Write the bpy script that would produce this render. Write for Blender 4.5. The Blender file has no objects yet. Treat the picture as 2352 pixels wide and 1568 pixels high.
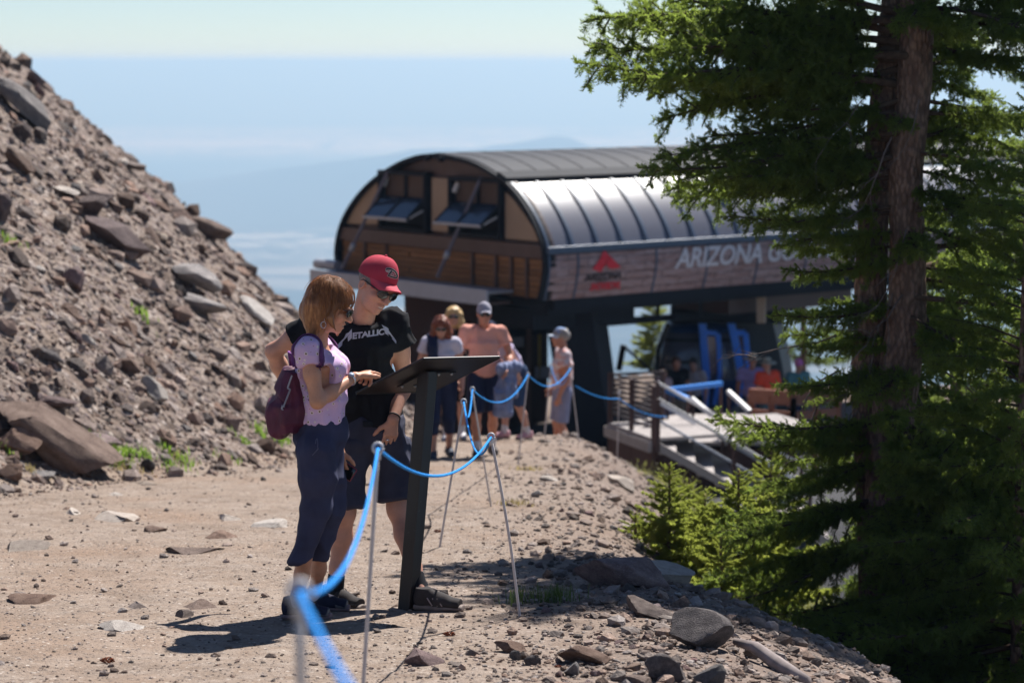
import bpy, bmesh, math, random
import numpy as np
from mathutils import Vector, Matrix
from mathutils.bvhtree import BVHTree

SC = bpy.context.scene
COL = SC.collection
rng = np.random.default_rng(7)
random.seed(7)

# ------------------------------------------------------------------ camera, sky, sun, exposure
FPX = 5553.0                       # focal length in pixels of a 2352 px wide picture (85 mm on 36 mm)
CAMZ = 1.6
PITCH = math.radians(6.6)
cam_d = bpy.data.cameras.new('camera')
cam = bpy.data.objects.new('camera', cam_d)
COL.objects.link(cam)
cam.location = (0, 0, CAMZ)
cam.rotation_euler = (math.radians(90) - PITCH, 0, 0)
cam_d.lens = 85.0
cam_d.sensor_width = 36.0
cam_d.clip_start = 0.05
cam_d.clip_end = 80000
cam_d.dof.use_dof = True
cam_d.dof.focus_distance = 12.5
cam_d.dof.aperture_fstop = 2.8
SC.camera = cam

SUN = Vector((0.37, 0.64, 1.0)).normalized()      # direction towards the sun
SUN_EL = math.asin(SUN.z)
SUN_AZ = math.atan2(SUN.x, SUN.y)
world = bpy.data.worlds.new('World')
SC.world = world
world.use_nodes = True
wn = world.node_tree
bg = wn.nodes['Background']
sky = wn.nodes.new('ShaderNodeTexSky')
sky.sky_type = 'NISHITA'
sky.sun_disc = False
sky.sun_elevation = SUN_EL
sky.sun_rotation = SUN_AZ
sky.altitude = 3000
sky.air_density = 1.0
sky.dust_density = 1.1
sky.ozone_density = 3.4
wn.links.new(sky.outputs[0], bg.inputs[0])
bg.inputs[1].default_value = 0.054
sun_d = bpy.data.lights.new('sun', 'SUN')
sun_d.energy = 4.6
sun_d.angle = math.radians(0.53)
sun_d.color = (1.0, 0.955, 0.90)
sun = bpy.data.objects.new('sun', sun_d)
COL.objects.link(sun)
sun.rotation_euler = (-SUN).to_track_quat('-Z', 'Y').to_euler()
sun.location = (20, 25, 60)
SC.view_settings.view_transform = 'Standard'
SC.view_settings.look = 'None'
SC.view_settings.gamma = 1
SC.view_settings.use_curve_mapping = False
SC.view_settings.exposure = 0.95
SC.cycles.use_denoising = True
SC.cycles.max_bounces = 8
SC.cycles.diffuse_bounces = 3
SC.cycles.glossy_bounces = 3
SC.cycles.transmission_bounces = 4
SC.cycles.transparent_max_bounces = 6
SC.cycles.volume_bounces = 0
SC.cycles.caustics_reflective = False
SC.cycles.caustics_refractive = False
SC.cycles.sample_clamp_indirect = 6

# ------------------------------------------------------------------ placing helpers
cP, sP = math.cos(PITCH), math.sin(PITCH)
def P(vx, vy, d):
    """world point that stands at depth d (metres along +Y) on the sight line through (vx, vy)"""
    cx = (vx - 1176) / FPX
    cy = -(vy - 784) / FPX
    dx, dy, dz = cx, cy * sP + cP, cy * cP - sP
    t = d / dy
    return np.array((dx * t, d, CAMZ + dz * t))

def sstep(a, b, x):
    t = np.clip((x - a) / (b - a), 0, 1)
    return t * t * (3 - 2 * t)

def _hash(ix, iy, iz=0, s=0):
    n = (ix.astype(np.int64) * 374761393 + iy.astype(np.int64) * 668265263 + (iz if np.isscalar(iz) else iz.astype(np.int64)) * 2147483647 + s * 974634777) & 0xffffffff
    n = ((n ^ (n >> 13)) * 1274126177) & 0xffffffff
    n = ((n ^ (n >> 16)) * 2246822519) & 0xffffffff
    return ((n ^ (n >> 15)) & 0xffffff) / float(0xffffff)

def vnoise(x, y, s=0):
    x = np.asarray(x, float); y = np.asarray(y, float)
    ix, iy = np.floor(x), np.floor(y)
    fx, fy = x - ix, y - iy
    fx = fx * fx * (3 - 2 * fx); fy = fy * fy * (3 - 2 * fy)
    a = _hash(ix, iy, 0, s); b = _hash(ix + 1, iy, 0, s); c = _hash(ix, iy + 1, 0, s); d = _hash(ix + 1, iy + 1, 0, s)
    return (a * (1 - fx) + b * fx) * (1 - fy) + (c * (1 - fx) + d * fx) * fy

def fbm(x, y, o=4, s=0):
    v, a, t = 0, 1, 0
    for i in range(o):
        v = v + a * vnoise(x * 2 ** i, y * 2 ** i, s + i); t += a; a *= .5
    return v / t

def vnoise3(p, s=0):
    i = np.floor(p); f = p - i
    f = f * f * (3 - 2 * f)
    r = 0
    for dx in (0, 1):
        for dy in (0, 1):
            for dz in (0, 1):
                w = (f[..., 0] if dx else 1 - f[..., 0]) * (f[..., 1] if dy else 1 - f[..., 1]) * (f[..., 2] if dz else 1 - f[..., 2])
                r = r + w * _hash(i[..., 0] + dx, i[..., 1] + dy, i[..., 2] + dz, s)
    return r

# ground height -----------------------------------------------------------------
HC = (-41.45, 38.5); HR = 41.0
def hill_d(x, y):
    """metres inside the foot of the scree cone (negative outside)"""
    w = 0.5 * (vnoise(x * .5 + 3, y * .5, 11) - .5)
    return HR - np.hypot(x - HC[0], y - HC[1]) + w

def edge_x(y):
    return 0.75 + 0.018 * y

def ground_h(x, y, detail=True):
    x = np.asarray(x, float); y = np.asarray(y, float)
    z = -0.103 * y
    # crest of the trail, then the bank down to the station
    c = np.maximum(0, y - 30.5)
    z = z - 1.55 * sstep(30.8, 36.5, y) - 0.0 * c
    z = z + 0.075 * np.maximum(0, y - 38)
    # bank falling to the right of the trail
    e = x - edge_x(y) + .35
    r = np.maximum(0, e)
    near = 1 - sstep(33, 39, y)
    fr = sstep(12.5, 17, y); sl = .42 + .26 * fr; q = .5 - .36 * fr; r = np.maximum(0, e + .30 * fr)
    z = z - near * sl * (np.sqrt(r * r + q) - np.sqrt(q)) - near * .10 * np.maximum(0, e - 1.2)
    # mound behind the station
    z = z + 0.55 * np.exp(-((x - 2.9) / 1.8) ** 2 - ((y - 53) / 3.0) ** 2)
    # mountain flank beyond
    z = z - 0.62 * np.maximum(0, y - 57)
    d = hill_d(x, y)
    s = np.maximum(0, d + .35)
    h = 0.90 * (np.sqrt(s * s + .30) - .5477)
    h = np.where(d > -.35, h, 0)
    h = np.where(h > 11, 11 + (h - 11) * .15, h)
    z = z + h
    if detail:
        k = sstep(-.6, .8, d)
        z = z + k * (0.30 * (fbm(x * .9, y * .9, 4, 20) - .5) + .10 * (vnoise(x * 5, y * 5, 24) - .5))
        z = z + (1 - k) * (0.07 * (fbm(x * .8, y * .8, 3, 30) - .5) + 0.022 * (fbm(x * 5, y * 5, 3, 33) - .5))
        kr = sstep(-.3, 1.2, x - edge_x(y))
        z = z + kr * (1 - k) * 0.16 * (fbm(x * 2.2, y * 2.2, 3, 40) - .5)
    return z

def gz(x, y):
    return float(ground_h(np.array([x]), np.array([y]))[0])

def onground(vx, vy, d0=8.0, d1=56.0):
    """first hit of the sight line with the ground"""
    ds = np.linspace(d0, d1, 2400)
    p = np.array([P(vx, vy, d) for d in (d0, d1)])
    t = (ds - d0) / (d1 - d0)
    q = p[0][None] * (1 - t[:, None]) + p[1][None] * t[:, None]
    f = q[:, 2] - ground_h(q[:, 0], q[:, 1])
    i = np.argmax(f < 0)
    if f[i] >= 0: i = len(ds) - 1
    return q[i].copy()

# ------------------------------------------------------------------ object helpers
def tag(o, label=None, cat=None, group=None, kind=None):
    if label: o['label'] = label
    if cat: o['category'] = cat
    if group: o['group'] = group
    if kind: o['kind'] = kind
    return o

def empty(name, loc=(0, 0, 0), label=None, cat=None, group=None, rz=0.0):
    o = bpy.data.objects.new(name, None)
    o.empty_display_size = .2
    COL.objects.link(o)
    o.location = Vector(loc); o.rotation_euler = (0, 0, rz)
    return tag(o, label, cat, group)

def mesh_np(name, v, f, smooth=True):
    """mesh from arrays: f is (n,3)/(n,4) array or a list of polygons"""
    me = bpy.data.meshes.new(name)
    v = np.asarray(v, np.float32)
    if isinstance(f, np.ndarray) and f.ndim == 2:
        n, k = f.shape
        me.vertices.add(len(v)); me.vertices.foreach_set('co', v.ravel())
        me.loops.add(n * k); me.loops.foreach_set('vertex_index', f.astype(np.int32).ravel())
        me.polygons.add(n)
        me.polygons.foreach_set('loop_start', np.arange(0, n * k, k, dtype=np.int32))
        try: me.polygons.foreach_set('loop_total', np.full(n, k, np.int32))
        except Exception: pass
        me.update(calc_edges=True)
    else:
        me.from_pydata([tuple(map(float, q)) for q in v], [], [tuple(int(i) for i in p) for p in f])
        me.update()
    me.polygons.foreach_set('use_smooth', np.full(len(me.polygons), smooth, bool))
    return me

def link(name, me, mat=None, parent=None, loc=None):
    o = bpy.data.objects.new(name, me)
    COL.objects.link(o)
    if mat is not None and hasattr(me, 'materials') and len(me.materials) == 0:
        for m in (mat if isinstance(mat, (list, tuple)) else [mat]): me.materials.append(m)
    if parent is not None: o.parent = parent
    if loc is not None: o.location = Vector(loc)
    return o

def copy_tree(o, parent=None):
    c = o.copy(); COL.objects.link(c)
    if parent is not None: c.parent = parent
    for ch in list(o.children): copy_tree(ch, c)
    return c

def unit(a):
    a = np.asarray(a, float)
    return a / max(1e-9, np.linalg.norm(a))

def frame(d, hint=(0, 0, 1)):
    d = unit(d); h = np.asarray(hint, float)
    if abs(np.dot(d, unit(h))) > .98: h = np.array((1., 0, 0)) if abs(d[0]) < .9 else np.array((0, 1., 0))
    a = unit(np.cross(h, d)); b = np.cross(d, a)
    return a, b, d

class MB:
    """collects simple shapes into one mesh"""
    def __init__(s): s.v = []; s.f = []; s.n = 0
    def add(s, v, f):
        v = [np.asarray(q, float) for q in v]
        s.f += [tuple(i + s.n for i in p) for p in f]; s.v += v; s.n += len(v)
        return s
    def box(s, c, size, ax=None, bev=0.0):
        c = np.asarray(c, float); A = np.eye(3) if ax is None else np.array([unit(a) for a in ax])
        h = np.asarray(size, float) / 2
        if bev <= 0:
            pts = [c + A[0] * i * h[0] + A[1] * j * h[1] + A[2] * k * h[2] for i in (-1, 1) for j in (-1, 1) for k in (-1, 1)]
            return s.add(pts, [(0, 1, 3, 2), (4, 6, 7, 5), (0, 4, 5, 1), (2, 3, 7, 6), (0, 2, 6, 4), (1, 5, 7, 3)])
        bm = bmesh.new(); bmesh.ops.create_cube(bm, size=1)
        for v in bm.verts: v.co = Vector((v.co.x * size[0], v.co.y * size[1], v.co.z * size[2]))
        bmesh.ops.bevel(bm, geom=list(bm.edges), offset=bev, segments=2, affect='EDGES', profile=.5)
        bm.verts.index_update()
        pts = [c + A[0] * v.co.x + A[1] * v.co.y + A[2] * v.co.z for v in bm.verts]
        fs = [tuple(v.index for v in f.verts) for f in bm.faces]; bm.free()
        return s.add(pts, fs)
    def bar(s, a, b, w, h=None, hint=(0, 0, 1), bev=0.0):
        a = np.asarray(a, float); b = np.asarray(b, float); h = w if h is None else h
        x, y, z = frame(b - a, hint)
        return s.box((a + b) / 2, (w, h, np.linalg.norm(b - a)), (x, y, z), bev)
    def tube(s, pts, r, n=8, cap=True):
        pts = [np.asarray(p, float) for p in pts]
        rs = [r] * len(pts) if np.isscalar(r) else list(r)
        base = s.n; a0 = None
        for i, p in enumerate(pts):
            d = pts[min(i + 1, len(pts) - 1)] - pts[max(i - 1, 0)]
            if a0 is None: a, b, _ = frame(d)
            else:
                d = unit(d); a = unit(a0 - d * np.dot(a0, d)); b = np.cross(d, a)
            a0 = a
            for k in range(n):
                t = 2 * math.pi * k / n
                s.v.append(p + rs[i] * (a * math.cos(t) + b * math.sin(t)))
        for i in range(len(pts) - 1):
            for k in range(n):
                k2 = (k + 1) % n
                s.f.append((base + i * n + k, base + i * n + k2, base + (i + 1) * n + k2, base + (i + 1) * n + k))
        if cap:
            s.f.append(tuple(base + k for k in reversed(range(n))))
            s.f.append(tuple(base + (len(pts) - 1) * n + k for k in range(n)))
        s.n += n * len(pts)
        return s
    def ball(s, c, r, u=10, w=7, ax=None):
        c = np.asarray(c, float); r = np.array([r] * 3 if np.isscalar(r) else r, float)
        A = np.eye(3) if ax is None else np.array([unit(a) for a in ax])
        v = [c + A[2] * r[2]]; f = []
        for j in range(1, w):
            ph = math.pi * j / w
            for i in range(u):
                t = 2 * math.pi * i / u
                v.append(c + A[0] * r[0] * math.sin(ph) * math.cos(t) + A[1] * r[1] * math.sin(ph) * math.sin(t) + A[2] * r[2] * math.cos(ph))
        v.append(c - A[2] * r[2]); L = len(v) - 1
        for i in range(u):
            f.append((0, 1 + i, 1 + (i + 1) % u)); f.append((L, L - u + (i + 1) % u, L - u + i))
            for j in range(w - 2): f.append((1 + j * u + i, 1 + (j + 1) * u + i, 1 + (j + 1) * u + (i + 1) % u, 1 + j * u + (i + 1) % u))
        return s.add(v, f)
    def prism(s, poly, d):
        """closed polygon (3-D points, planar) pushed along vector d"""
        n = len(poly); d = np.asarray(d, float)
        v = [np.asarray(p, float) for p in poly] + [np.asarray(p, float) + d for p in poly]
        return s.add(v, [tuple(reversed(range(n))), tuple(range(n, 2 * n))] + [(i, (i + 1) % n, n + (i + 1) % n, n + i) for i in range(n)])
    def grid(s, rows):
        """rows of points -> quad sheet"""
        m = len(rows[0]); base = s.n
        for r in rows: s.v += [np.asarray(p, float) for p in r]
        for i in range(len(rows) - 1):
            for j in range(m - 1):
                s.f.append((base + i * m + j, base + i * m + j + 1, base + (i + 1) * m + j + 1, base + (i + 1) * m + j))
        s.n += m * len(rows)
        return s
    def build(s, name, mat, parent=None, smooth=False, loc=None):
        me = mesh_np(name, s.v, s.f, smooth)
        bm = bmesh.new(); bm.from_mesh(me); bmesh.ops.recalc_face_normals(bm, faces=bm.faces); bm.to_mesh(me); bm.free()
        return link(name, me, mat, parent, loc)

# ------------------------------------------------------------------ materials
class NT:
    def __init__(s, name):
        s.m = bpy.data.materials.new(name); s.m.use_nodes = True
        s.t = s.m.node_tree; s.b = s.t.nodes['Principled BSDF']; s.out = s.t.nodes['Material Output']
    def n(s, t, **kw):
        q = s.t.nodes.new(t)
        for k, v in kw.items():
            if k in q.inputs.keys() if isinstance(k, str) else False: q.inputs[k].default_value = v
            else: setattr(q, k, v)
        return q
    def l(s, a, b): s.t.links.new(a, b)
    def coord(s, kind='Object', scale=None):
        c = s.n('ShaderNodeTexCoord'); o = c.outputs[kind]
        if scale is not None:
            m = s.n('ShaderNodeMapping'); s.l(o, m.inputs[0]); m.inputs['Scale'].default_value = scale; o = m.outputs[0]
        return o
    def pos(s, scale=None):
        o = s.n('ShaderNodeNewGeometry').outputs['Position']
        if scale is not None:
            m = s.n('ShaderNodeMapping'); s.l(o, m.inputs[0]); m.inputs['Scale'].default_value = scale; o = m.outputs[0]
        return o
    def noise(s, vec, scale, detail=4, rough=.55, dist=0.0):
        q = s.n('ShaderNodeTexNoise'); s.l(vec, q.inputs['Vector'])
        q.inputs['Scale'].default_value = scale; q.inputs['Detail'].default_value = detail
        q.inputs['Roughness'].default_value = rough; q.inputs['Distortion'].default_value = dist
        return q.outputs['Fac']
    def voro(s, vec, scale, feature='F1', out='Distance'):
        q = s.n('ShaderNodeTexVoronoi'); q.feature = feature; s.l(vec, q.inputs['Vector']); q.inputs['Scale'].default_value = scale
        return q.outputs[out]
    def ramp(s, fac, stops):
        q = s.n('ShaderNodeValToRGB'); s.l(fac, q.inputs[0])
        e = q.color_ramp.elements
        while len(e) < len(stops): e.new(.5)
        for i, (p, c) in enumerate(stops):
            e[i].position = p; e[i].color = (*c, 1) if not np.isscalar(c) else (c, c, c, 1)
        return q.outputs[0]
    def mix(s, fac, a, b, mode='MIX'):
        q = s.n('ShaderNodeMix'); q.data_type = 'RGBA'; q.blend_type = mode
        for i, x in ((0, fac), (6, a), (7, b)):
            if hasattr(x, 'links'): s.l(x, q.inputs[i])
            else: q.inputs[i].default_value = x if np.isscalar(x) else (*x, 1)
        return q.outputs[2]
    def math(s, op, a, b=0.0, c=None):
        q = s.n('ShaderNodeMath'); q.operation = op
        for i, x in enumerate((a, b) if c is None else (a, b, c)):
            if hasattr(x, 'links'): s.l(x, q.inputs[i])
            else: q.inputs[i].default_value = x
        return q.outputs[0]
    def map(s, x, a, b, c=0.0, d=1.0):
        q = s.n('ShaderNodeMapRange'); s.l(x, q.inputs[0])
        for i, v in enumerate((a, b, c, d)): q.inputs[i + 1].default_value = v
        return q.outputs[0]
    def sep(s, vec):
        q = s.n('ShaderNodeSeparateXYZ'); s.l(vec, q.inputs[0]); return q.outputs
    def bump(s, h, strength=.3, dist=.01, normal=None):
        q = s.n('ShaderNodeBump'); s.l(h, q.inputs['Height']); q.inputs['Strength'].default_value = strength; q.inputs['Distance'].default_value = dist
        if normal is not None: s.l(normal, q.inputs['Normal'])
        return q.outputs[0]
    def set(s, color=None, rough=None, metal=None, spec=None, normal=None, **kw):
        for k, x in (('Base Color', color), ('Roughness', rough), ('Metallic', metal), ('Specular IOR Level', spec), ('Normal', normal), *((a.replace('_', ' '), b) for a, b in kw.items())):
            if x is None: continue
            if hasattr(x, 'links'): s.l(x, s.b.inputs[k])
            else: s.b.inputs[k].default_value = (*x, 1) if k == 'Base Color' else x
        return s.m

def plain(name, color, rough=.6, metal=0.0, spec=.4, var=.12, scale=30, bump=.0, bscale=200):
    n = NT(name); c = n.coord()
    nz = n.noise(c, scale, 3)
    col = n.mix(n.map(nz, .3, .7), [x * (1 - var) for x in color], [min(1, x * (1 + var)) for x in color])
    nm = None
    if bump > 0: nm = n.bump(n.noise(c, bscale, 2), bump, .004)
    return n.set(col, rough, metal, spec, nm)
# ------------------------------------------------------------------ terrain
def ground_material():
    n = NT('dirt'); p = n.pos()
    x, y, z = n.sep(p)[:3]
    n1 = n.noise(p, .9, 5, .6); n2 = n.noise(p, 7, 5, .65); n3 = n.noise(p, 55, 3, .6)
    base = n.ramp(n1, [(.3, (.178, .130, .098)), (.52, (.242, .182, .140)), (.72, (.275, .215, .170))])
    col = n.mix(n.map(n2, .35, .7), base, (.305, .250, .210))
    red = n.mix(n.map(n.noise(p, .55, 4), .52, .68), col, (.255, .182, .135))
    peb = n.voro(p, 42, 'F1', 'Color'); pv = n.sep(peb)[0]
    pd = n.voro(p, 42)
    spot = n.math('MULTIPLY', n.map(pv, .72, .78), n.map(pd, .5, .3))
    col = n.mix(spot, red, (.20, .16, .14))
    spot2 = n.math('MULTIPLY', n.map(n.sep(peb)[1], .86, .9), n.map(pd, .45, .25))
    col = n.mix(spot2, col, (.47, .41, .36))
    col = n.mix(n.math('MULTIPLY', n.map(n3, .55, .8), .45), col, (.13, .10, .08))
    col = n.mix(n.math('MULTIPLY', n.map(n.noise(p, 2.6, 6, .7, .4), .50, .66), .55), col, (.175, .13, .10))
    # loose darker gravel to the right of the trail
    e = n.math('SUBTRACT', x, n.math('MULTIPLY_ADD', y, .018, -0.35))
    e = n.math('ADD', e, n.math('MULTIPLY', n.math('SUBTRACT', n1, .5), 1.6))
    gr = n.mix(n.map(n2, .3, .7), (.125, .095, .082), (.235, .182, .155))
    col = n.mix(n.math('MULTIPLY', n.map(e, -.2, 1.2), .75), col, gr)
    # meadow growing low on the bank
    g = n.math('SUBTRACT', x, n.math('MULTIPLY_ADD', y, .03, 1.0))
    g = n.math('ADD', g, n.math('MULTIPLY', n.math('SUBTRACT', n.noise(p, 1.3, 4), .5), 2.2))
    grass = n.ramp(n.noise(p, 3.5, 4), [(.3, (.06, .06, .035)), (.5, (.10, .10, .045)), (.7, (.17, .145, .095))])
    gm = n.math('MULTIPLY', n.map(g, .0, .6), n.math('MULTIPLY', n.map(y, 13.5, 17), n.map(y, 36, 33)))
    col = n.mix(gm, col, grass)
    # dark grey ground round the station, its shade put into the colour
    st = n.math('MULTIPLY', n.map(n.math('ADD', y, n.math('MULTIPLY', n1, 3)), 34.5, 36.5), n.map(y, 50, 48.5))
    st = n.math('MULTIPLY', st, n.map(x, -4, -2))
    col = n.mix(st, col, (.075, .075, .08))
    bh = n.math('ADD', n.math('MULTIPLY', n2, .6), n.math('ADD', n.math('MULTIPLY', n3, .35), n.math('MULTIPLY', spot, .3)))
    nm = n.bump(bh, .95, .045)
    nm = n.bump(n.noise(p, 160, 2), .45, .006, nm)
    return n.set(col, .95, 0, .15, nm)

def scree_material():
    n = NT('scree'); p = n.pos()
    n1 = n.noise(p, .8, 5, .6); n2 = n.noise(p, 6, 5, .65); n3 = n.noise(p, 30, 3)
    col = n.ramp(n1, [(.3, (.112, .082, .067)), (.5, (.158, .119, .097)), (.7, (.215, .164, .130))])
    col = n.mix(n.map(n2, .4, .7), col, (.27, .22, .19))
    c = n.voro(p, 11, 'F1', 'Color'); d = n.voro(p, 11)
    v = n.sep(c)
    col = n.mix(n.math('MULTIPLY', n.map(v[0], .55, .6), n.map(d, .6, .4)), col, (.14, .11, .105))
    col = n.mix(n.math('MULTIPLY', n.map(v[1], .75, .8), n.map(d, .5, .3)), col, (.33, .28, .25))
    nm = n.bump(n.math('ADD', n2, n.math('MULTIPLY', d, -.8)), .8, .06)
    nm = n.bump(n3, .6, .02, nm)
    return n.set(col, .95, 0, .15, nm)

M_DIRT = ground_material(); M_SCREE = scree_material()

def build_terrain():
    ys = np.concatenate([np.geomspace(2.0, 9.0, 50)[:-1], np.linspace(9.0, 34, 520)[:-1], np.geomspace(34, 110, 150), np.array([150, 250, 500, 900, 1500.])])
    u = np.linspace(-1, 1, 400)
    u = np.sign(u) * (np.abs(u) ** 1.15)
    Y, U = np.meshgrid(ys, u, indexing='ij')
    X = U * (2.2 + .30 * Y)
    X = np.where(X < -16, -16 - (np.abs(X) - 16) * 1.0, X)
    Z = ground_h(X, Y)
    deep = sstep(70, 110, Y)
    Z = Z * (1 - deep) + deep * (-5.2 - .62 * np.maximum(0, Y - 57))
    Z = np.maximum(Z, -640)
    D = hill_d(X, Y)
    V = np.stack([X, Y, Z], -1).reshape(-1, 3)
    nr, nc = Y.shape
    idx = np.arange(nr * nc).reshape(nr, nc)
    F = np.stack([idx[:-1, :-1], idx[:-1, 1:], idx[1:, 1:], idx[1:, :-1]], -1).reshape(-1, 4)
    hill = (D.reshape(-1)[F].mean(1) > 0.05) & (Y.reshape(-1)[F].max(1) < 115)
    for nm, sel, mt in (('ground', ~hill, M_DIRT), ('scree_hill', hill, M_SCREE)):
        f = F[sel]; used, inv = np.unique(f, return_inverse=True)
        o = link(nm, mesh_np(nm, V[used], inv.reshape(-1, 4)), mt)
        tag(o, kind='structure')
        if nm == 'ground': tag(o, 'pale brown gravelly trail ground sloping away downhill')
        else: tag(o, 'steep hill of loose brown scree rising beside the trail')
build_terrain()

def plain_material():
    n = NT('valley_land'); p = n.pos()
    a = n.noise(p, .00022, 6, .6); b = n.noise(n.pos((.0006, .003, .001)), 1.0, 5, .6)
    col = n.ramp(a, [(.38, (.02, .03, .02)), (.52, (.05, .052, .04)), (.64, (.11, .10, .075))])
    col = n.mix(n.map(b, .56, .70), col, (.30, .26, .22))
    y = n.sep(p)[1]
    band = n.math('MULTIPLY', n.map(y, 15500, 18500), n.map(y, 24500, 22500))
    col = n.mix(n.math('MULTIPLY', band, n.map(n.noise(n.pos((.00006, .0004, 1)), 1.0, 4), .38, .55)), col, (.80, .64, .52))
    band2 = n.math('MULTIPLY', n.map(y, 7600, 8300), n.map(y, 9400, 8800))
    col = n.mix(n.math('MULTIPLY', band2, n.map(n.noise(n.pos((.0012, .004, 1)), 1.0, 3), .50, .60)), col, (.50, .46, .42))
    return n.set(col, 1.0, 0, 0)
M_PLAIN = plain_material()

def build_far():
    # valley floor
    ys = np.concatenate([np.linspace(900, 14000, 120), np.linspace(14500, 33000, 60)])
    u = np.linspace(-1, 1, 140)
    Y, U = np.meshgrid(ys, u, indexing='ij')
    X = U * (2500 + .33 * Y)
    Z = -640 + 26 * (fbm(X / 900, Y / 900, 4, 60) - .3) * sstep(900, 4000, Y)
    nr, nc = Y.shape; idx = np.arange(nr * nc).reshape(nr, nc)
    F = np.stack([idx[:-1, :-1], idx[:-1, 1:], idx[1:, 1:], idx[1:, :-1]], -1).reshape(-1, 4)
    tag(link('valley_plain', mesh_np('valley_plain', np.stack([X, Y, Z], -1).reshape(-1, 3), F), M_PLAIN), 'hazy blue valley plain far below the mountain', kind='structure')
    # table land on the horizon
    ys = np.linspace(24500, 33500, 50); u = np.linspace(-1, 1, 220)
    Y, U = np.meshgrid(ys, u, indexing='ij'); X = U * 12500
    t = sstep(25000, 31000, Y)
    top = -28 + 60 * (fbm(X / 2600 + 5, Y / 9000, 4, 71) - .5) + 40 * np.exp(-((X + 3300) / 1800) ** 2)
    Z = -660 + t * (660 + top) + t * 60 * (fbm(X / 1400, Y / 1400, 4, 75) - .5)
    nr, nc = Y.shape; idx = np.arange(nr * nc).reshape(nr, nc)
    F = np.stack([idx[:-1, :-1], idx[:-1, 1:], idx[1:, 1:], idx[1:, :-1]], -1).reshape(-1, 4)
    m = NT('far_land'); a = m.noise(m.pos(), .0005, 5); mt = m.set(m.ramp(a, [(.35, (.05, .06, .05)), (.65, (.12, .11, .09))]), 1, 0, 0)
    tag(link('far_hills', mesh_np('far_hills', np.stack([X, Y, Z], -1).reshape(-1, 3), F), mt), 'blue grey tableland on the far horizon', kind='structure')
    # lone mountain beyond the station roof
    xs = np.linspace(-3000, 3300, 150); ys = np.linspace(9300, 12500, 50)
    Y, X = np.meshgrid(ys, xs, indexing='ij')
    s = 10500 / FPX
    px_ = [-400, 300, 560, 800, 900, 1000, 1070, 1130, 1200, 1250, 1283, 1320, 1370, 1440, 1560, 1750, 2700]
    py_ = [470, 430, 398, 366, 352, 336, 342, 334, 324, 316, 309, 322, 344, 372, 400, 425, 470]
    vx_ = X / s + 1176; sm = sum(np.interp(vx_ + o, px_, py_) for o in np.linspace(-22, 22, 7)) / 7
    prof = (650 + CAMZ) - (sm - 141) * s
    Z = -650 + prof * np.exp(-((Y - 10500) / 800) ** 2) * (1 + .14 * (fbm(X / 260, Y / 260, 4, 81) - .5))
    nr, nc = Y.shape; idx = np.arange(nr * nc).reshape(nr, nc)
    F = np.stack([idx[:-1, :-1], idx[:-1, 1:], idx[1:, 1:], idx[1:, :-1]], -1).reshape(-1, 4)
    tag(link('distant_mountain', mesh_np('distant_mountain', np.stack([X, Y, Z], -1).reshape(-1, 3), F), mt), 'small blue peak rising from the hazy plain', kind='structure')
build_far()

def build_haze():
    b = MB(); b.box((0, 16950, -320), (27000, 34100, 672))
    m = bpy.data.materials.new('haze'); m.use_nodes = True; t = m.node_tree
    t.nodes.clear(); o = t.nodes.new('ShaderNodeOutputMaterial'); v = t.nodes.new('ShaderNodeVolumePrincipled')
    v.inputs['Color'].default_value = (.33, .525, .77, 1)
    v.inputs['Density'].default_value = 2.4e-4
    v.inputs['Absorption Color'].default_value = (.4, .4, .4, 1)
    v.inputs['Anisotropy'].default_value = 0.25
    t.links.new(v.outputs[0], o.inputs['Volume'])
    tag(b.build('haze', m), 'pale blue haze filling the air over the valley', kind='stuff')
build_haze()
# ------------------------------------------------------------------ lift station
UU = np.array((math.sin(math.radians(51)), math.cos(math.radians(51)), 0.0))
WW = np.array((-UU[1], UU[0], 0.0))
ZZ = np.array((0, 0, 1.0))
C0 = P(1255, 690, 42.0); C0z = C0[2]
C0 = np.array((C0[0], C0[1], 0.0))
def S(u, w, z): return C0 + UU * u + WW * w + ZZ * z
def face_tz(vx, vy, u=0.0):
    """(w, z) of the point of the end face seen at (vx, vy)"""
    t = 0.0
    for _ in range(40):
        p = S(u, t, 0); q = P(vx, vy, p[1])
        t += (p[0] - q[0]) / 0.75
    return t, float(P(vx, vy, S(u, t, 0)[1])[2])

def wood_mat(name, c0, c1, scale=(2, 2, 14), rough=.7):
    n = NT(name); c = n.coord('Object', scale)
    a = n.noise(c, 2.0, 6, .65, .6)
    r = n.n('ShaderNodeObjectInfo').outputs['Random']
    col = n.mix(n.map(a, .3, .7), c0, c1)
    col = n.mix(n.map(r, 0, 1, 0, .45), col, [x * .55 for x in c0])
    return n.set(col, rough, 0, .3, n.bump(a, .3, .01))

M_BROWN = plain('dark_brown_metal', (.085, .052, .048), .5, 0, .4, .12, 3)
M_TAN = plain('tan_panel', (.36, .265, .19), .7, 0, .3, .08, 2)
M_PLANK = wood_mat('stained_plank', (.17, .085, .038), (.32, .165, .075))
M_ROOFM = plain('grey_roof_metal', (.040, .043, .052), .7, .0, .2, .08, 1.5)
M_BLUEG = plain('blue_grey_trim', (.045, .075, .13), .45, 0, .5, .08, 3)
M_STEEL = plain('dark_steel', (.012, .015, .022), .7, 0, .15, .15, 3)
M_CONC = plain('pale_concrete', (.36, .35, .35), .85, 0, .2, .1, 3)
M_GALV = plain('galvanised_metal', (.33, .36, .42), .45, .3, .5, .08, 4)
M_WHITE = plain('white_paint', (.72, .71, .70), .5, 0, .4, .05, 5)
M_GREYW = plain('pale_grey_paint', (.40, .43, .50), .6, 0, .3, .06, 5)
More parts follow.
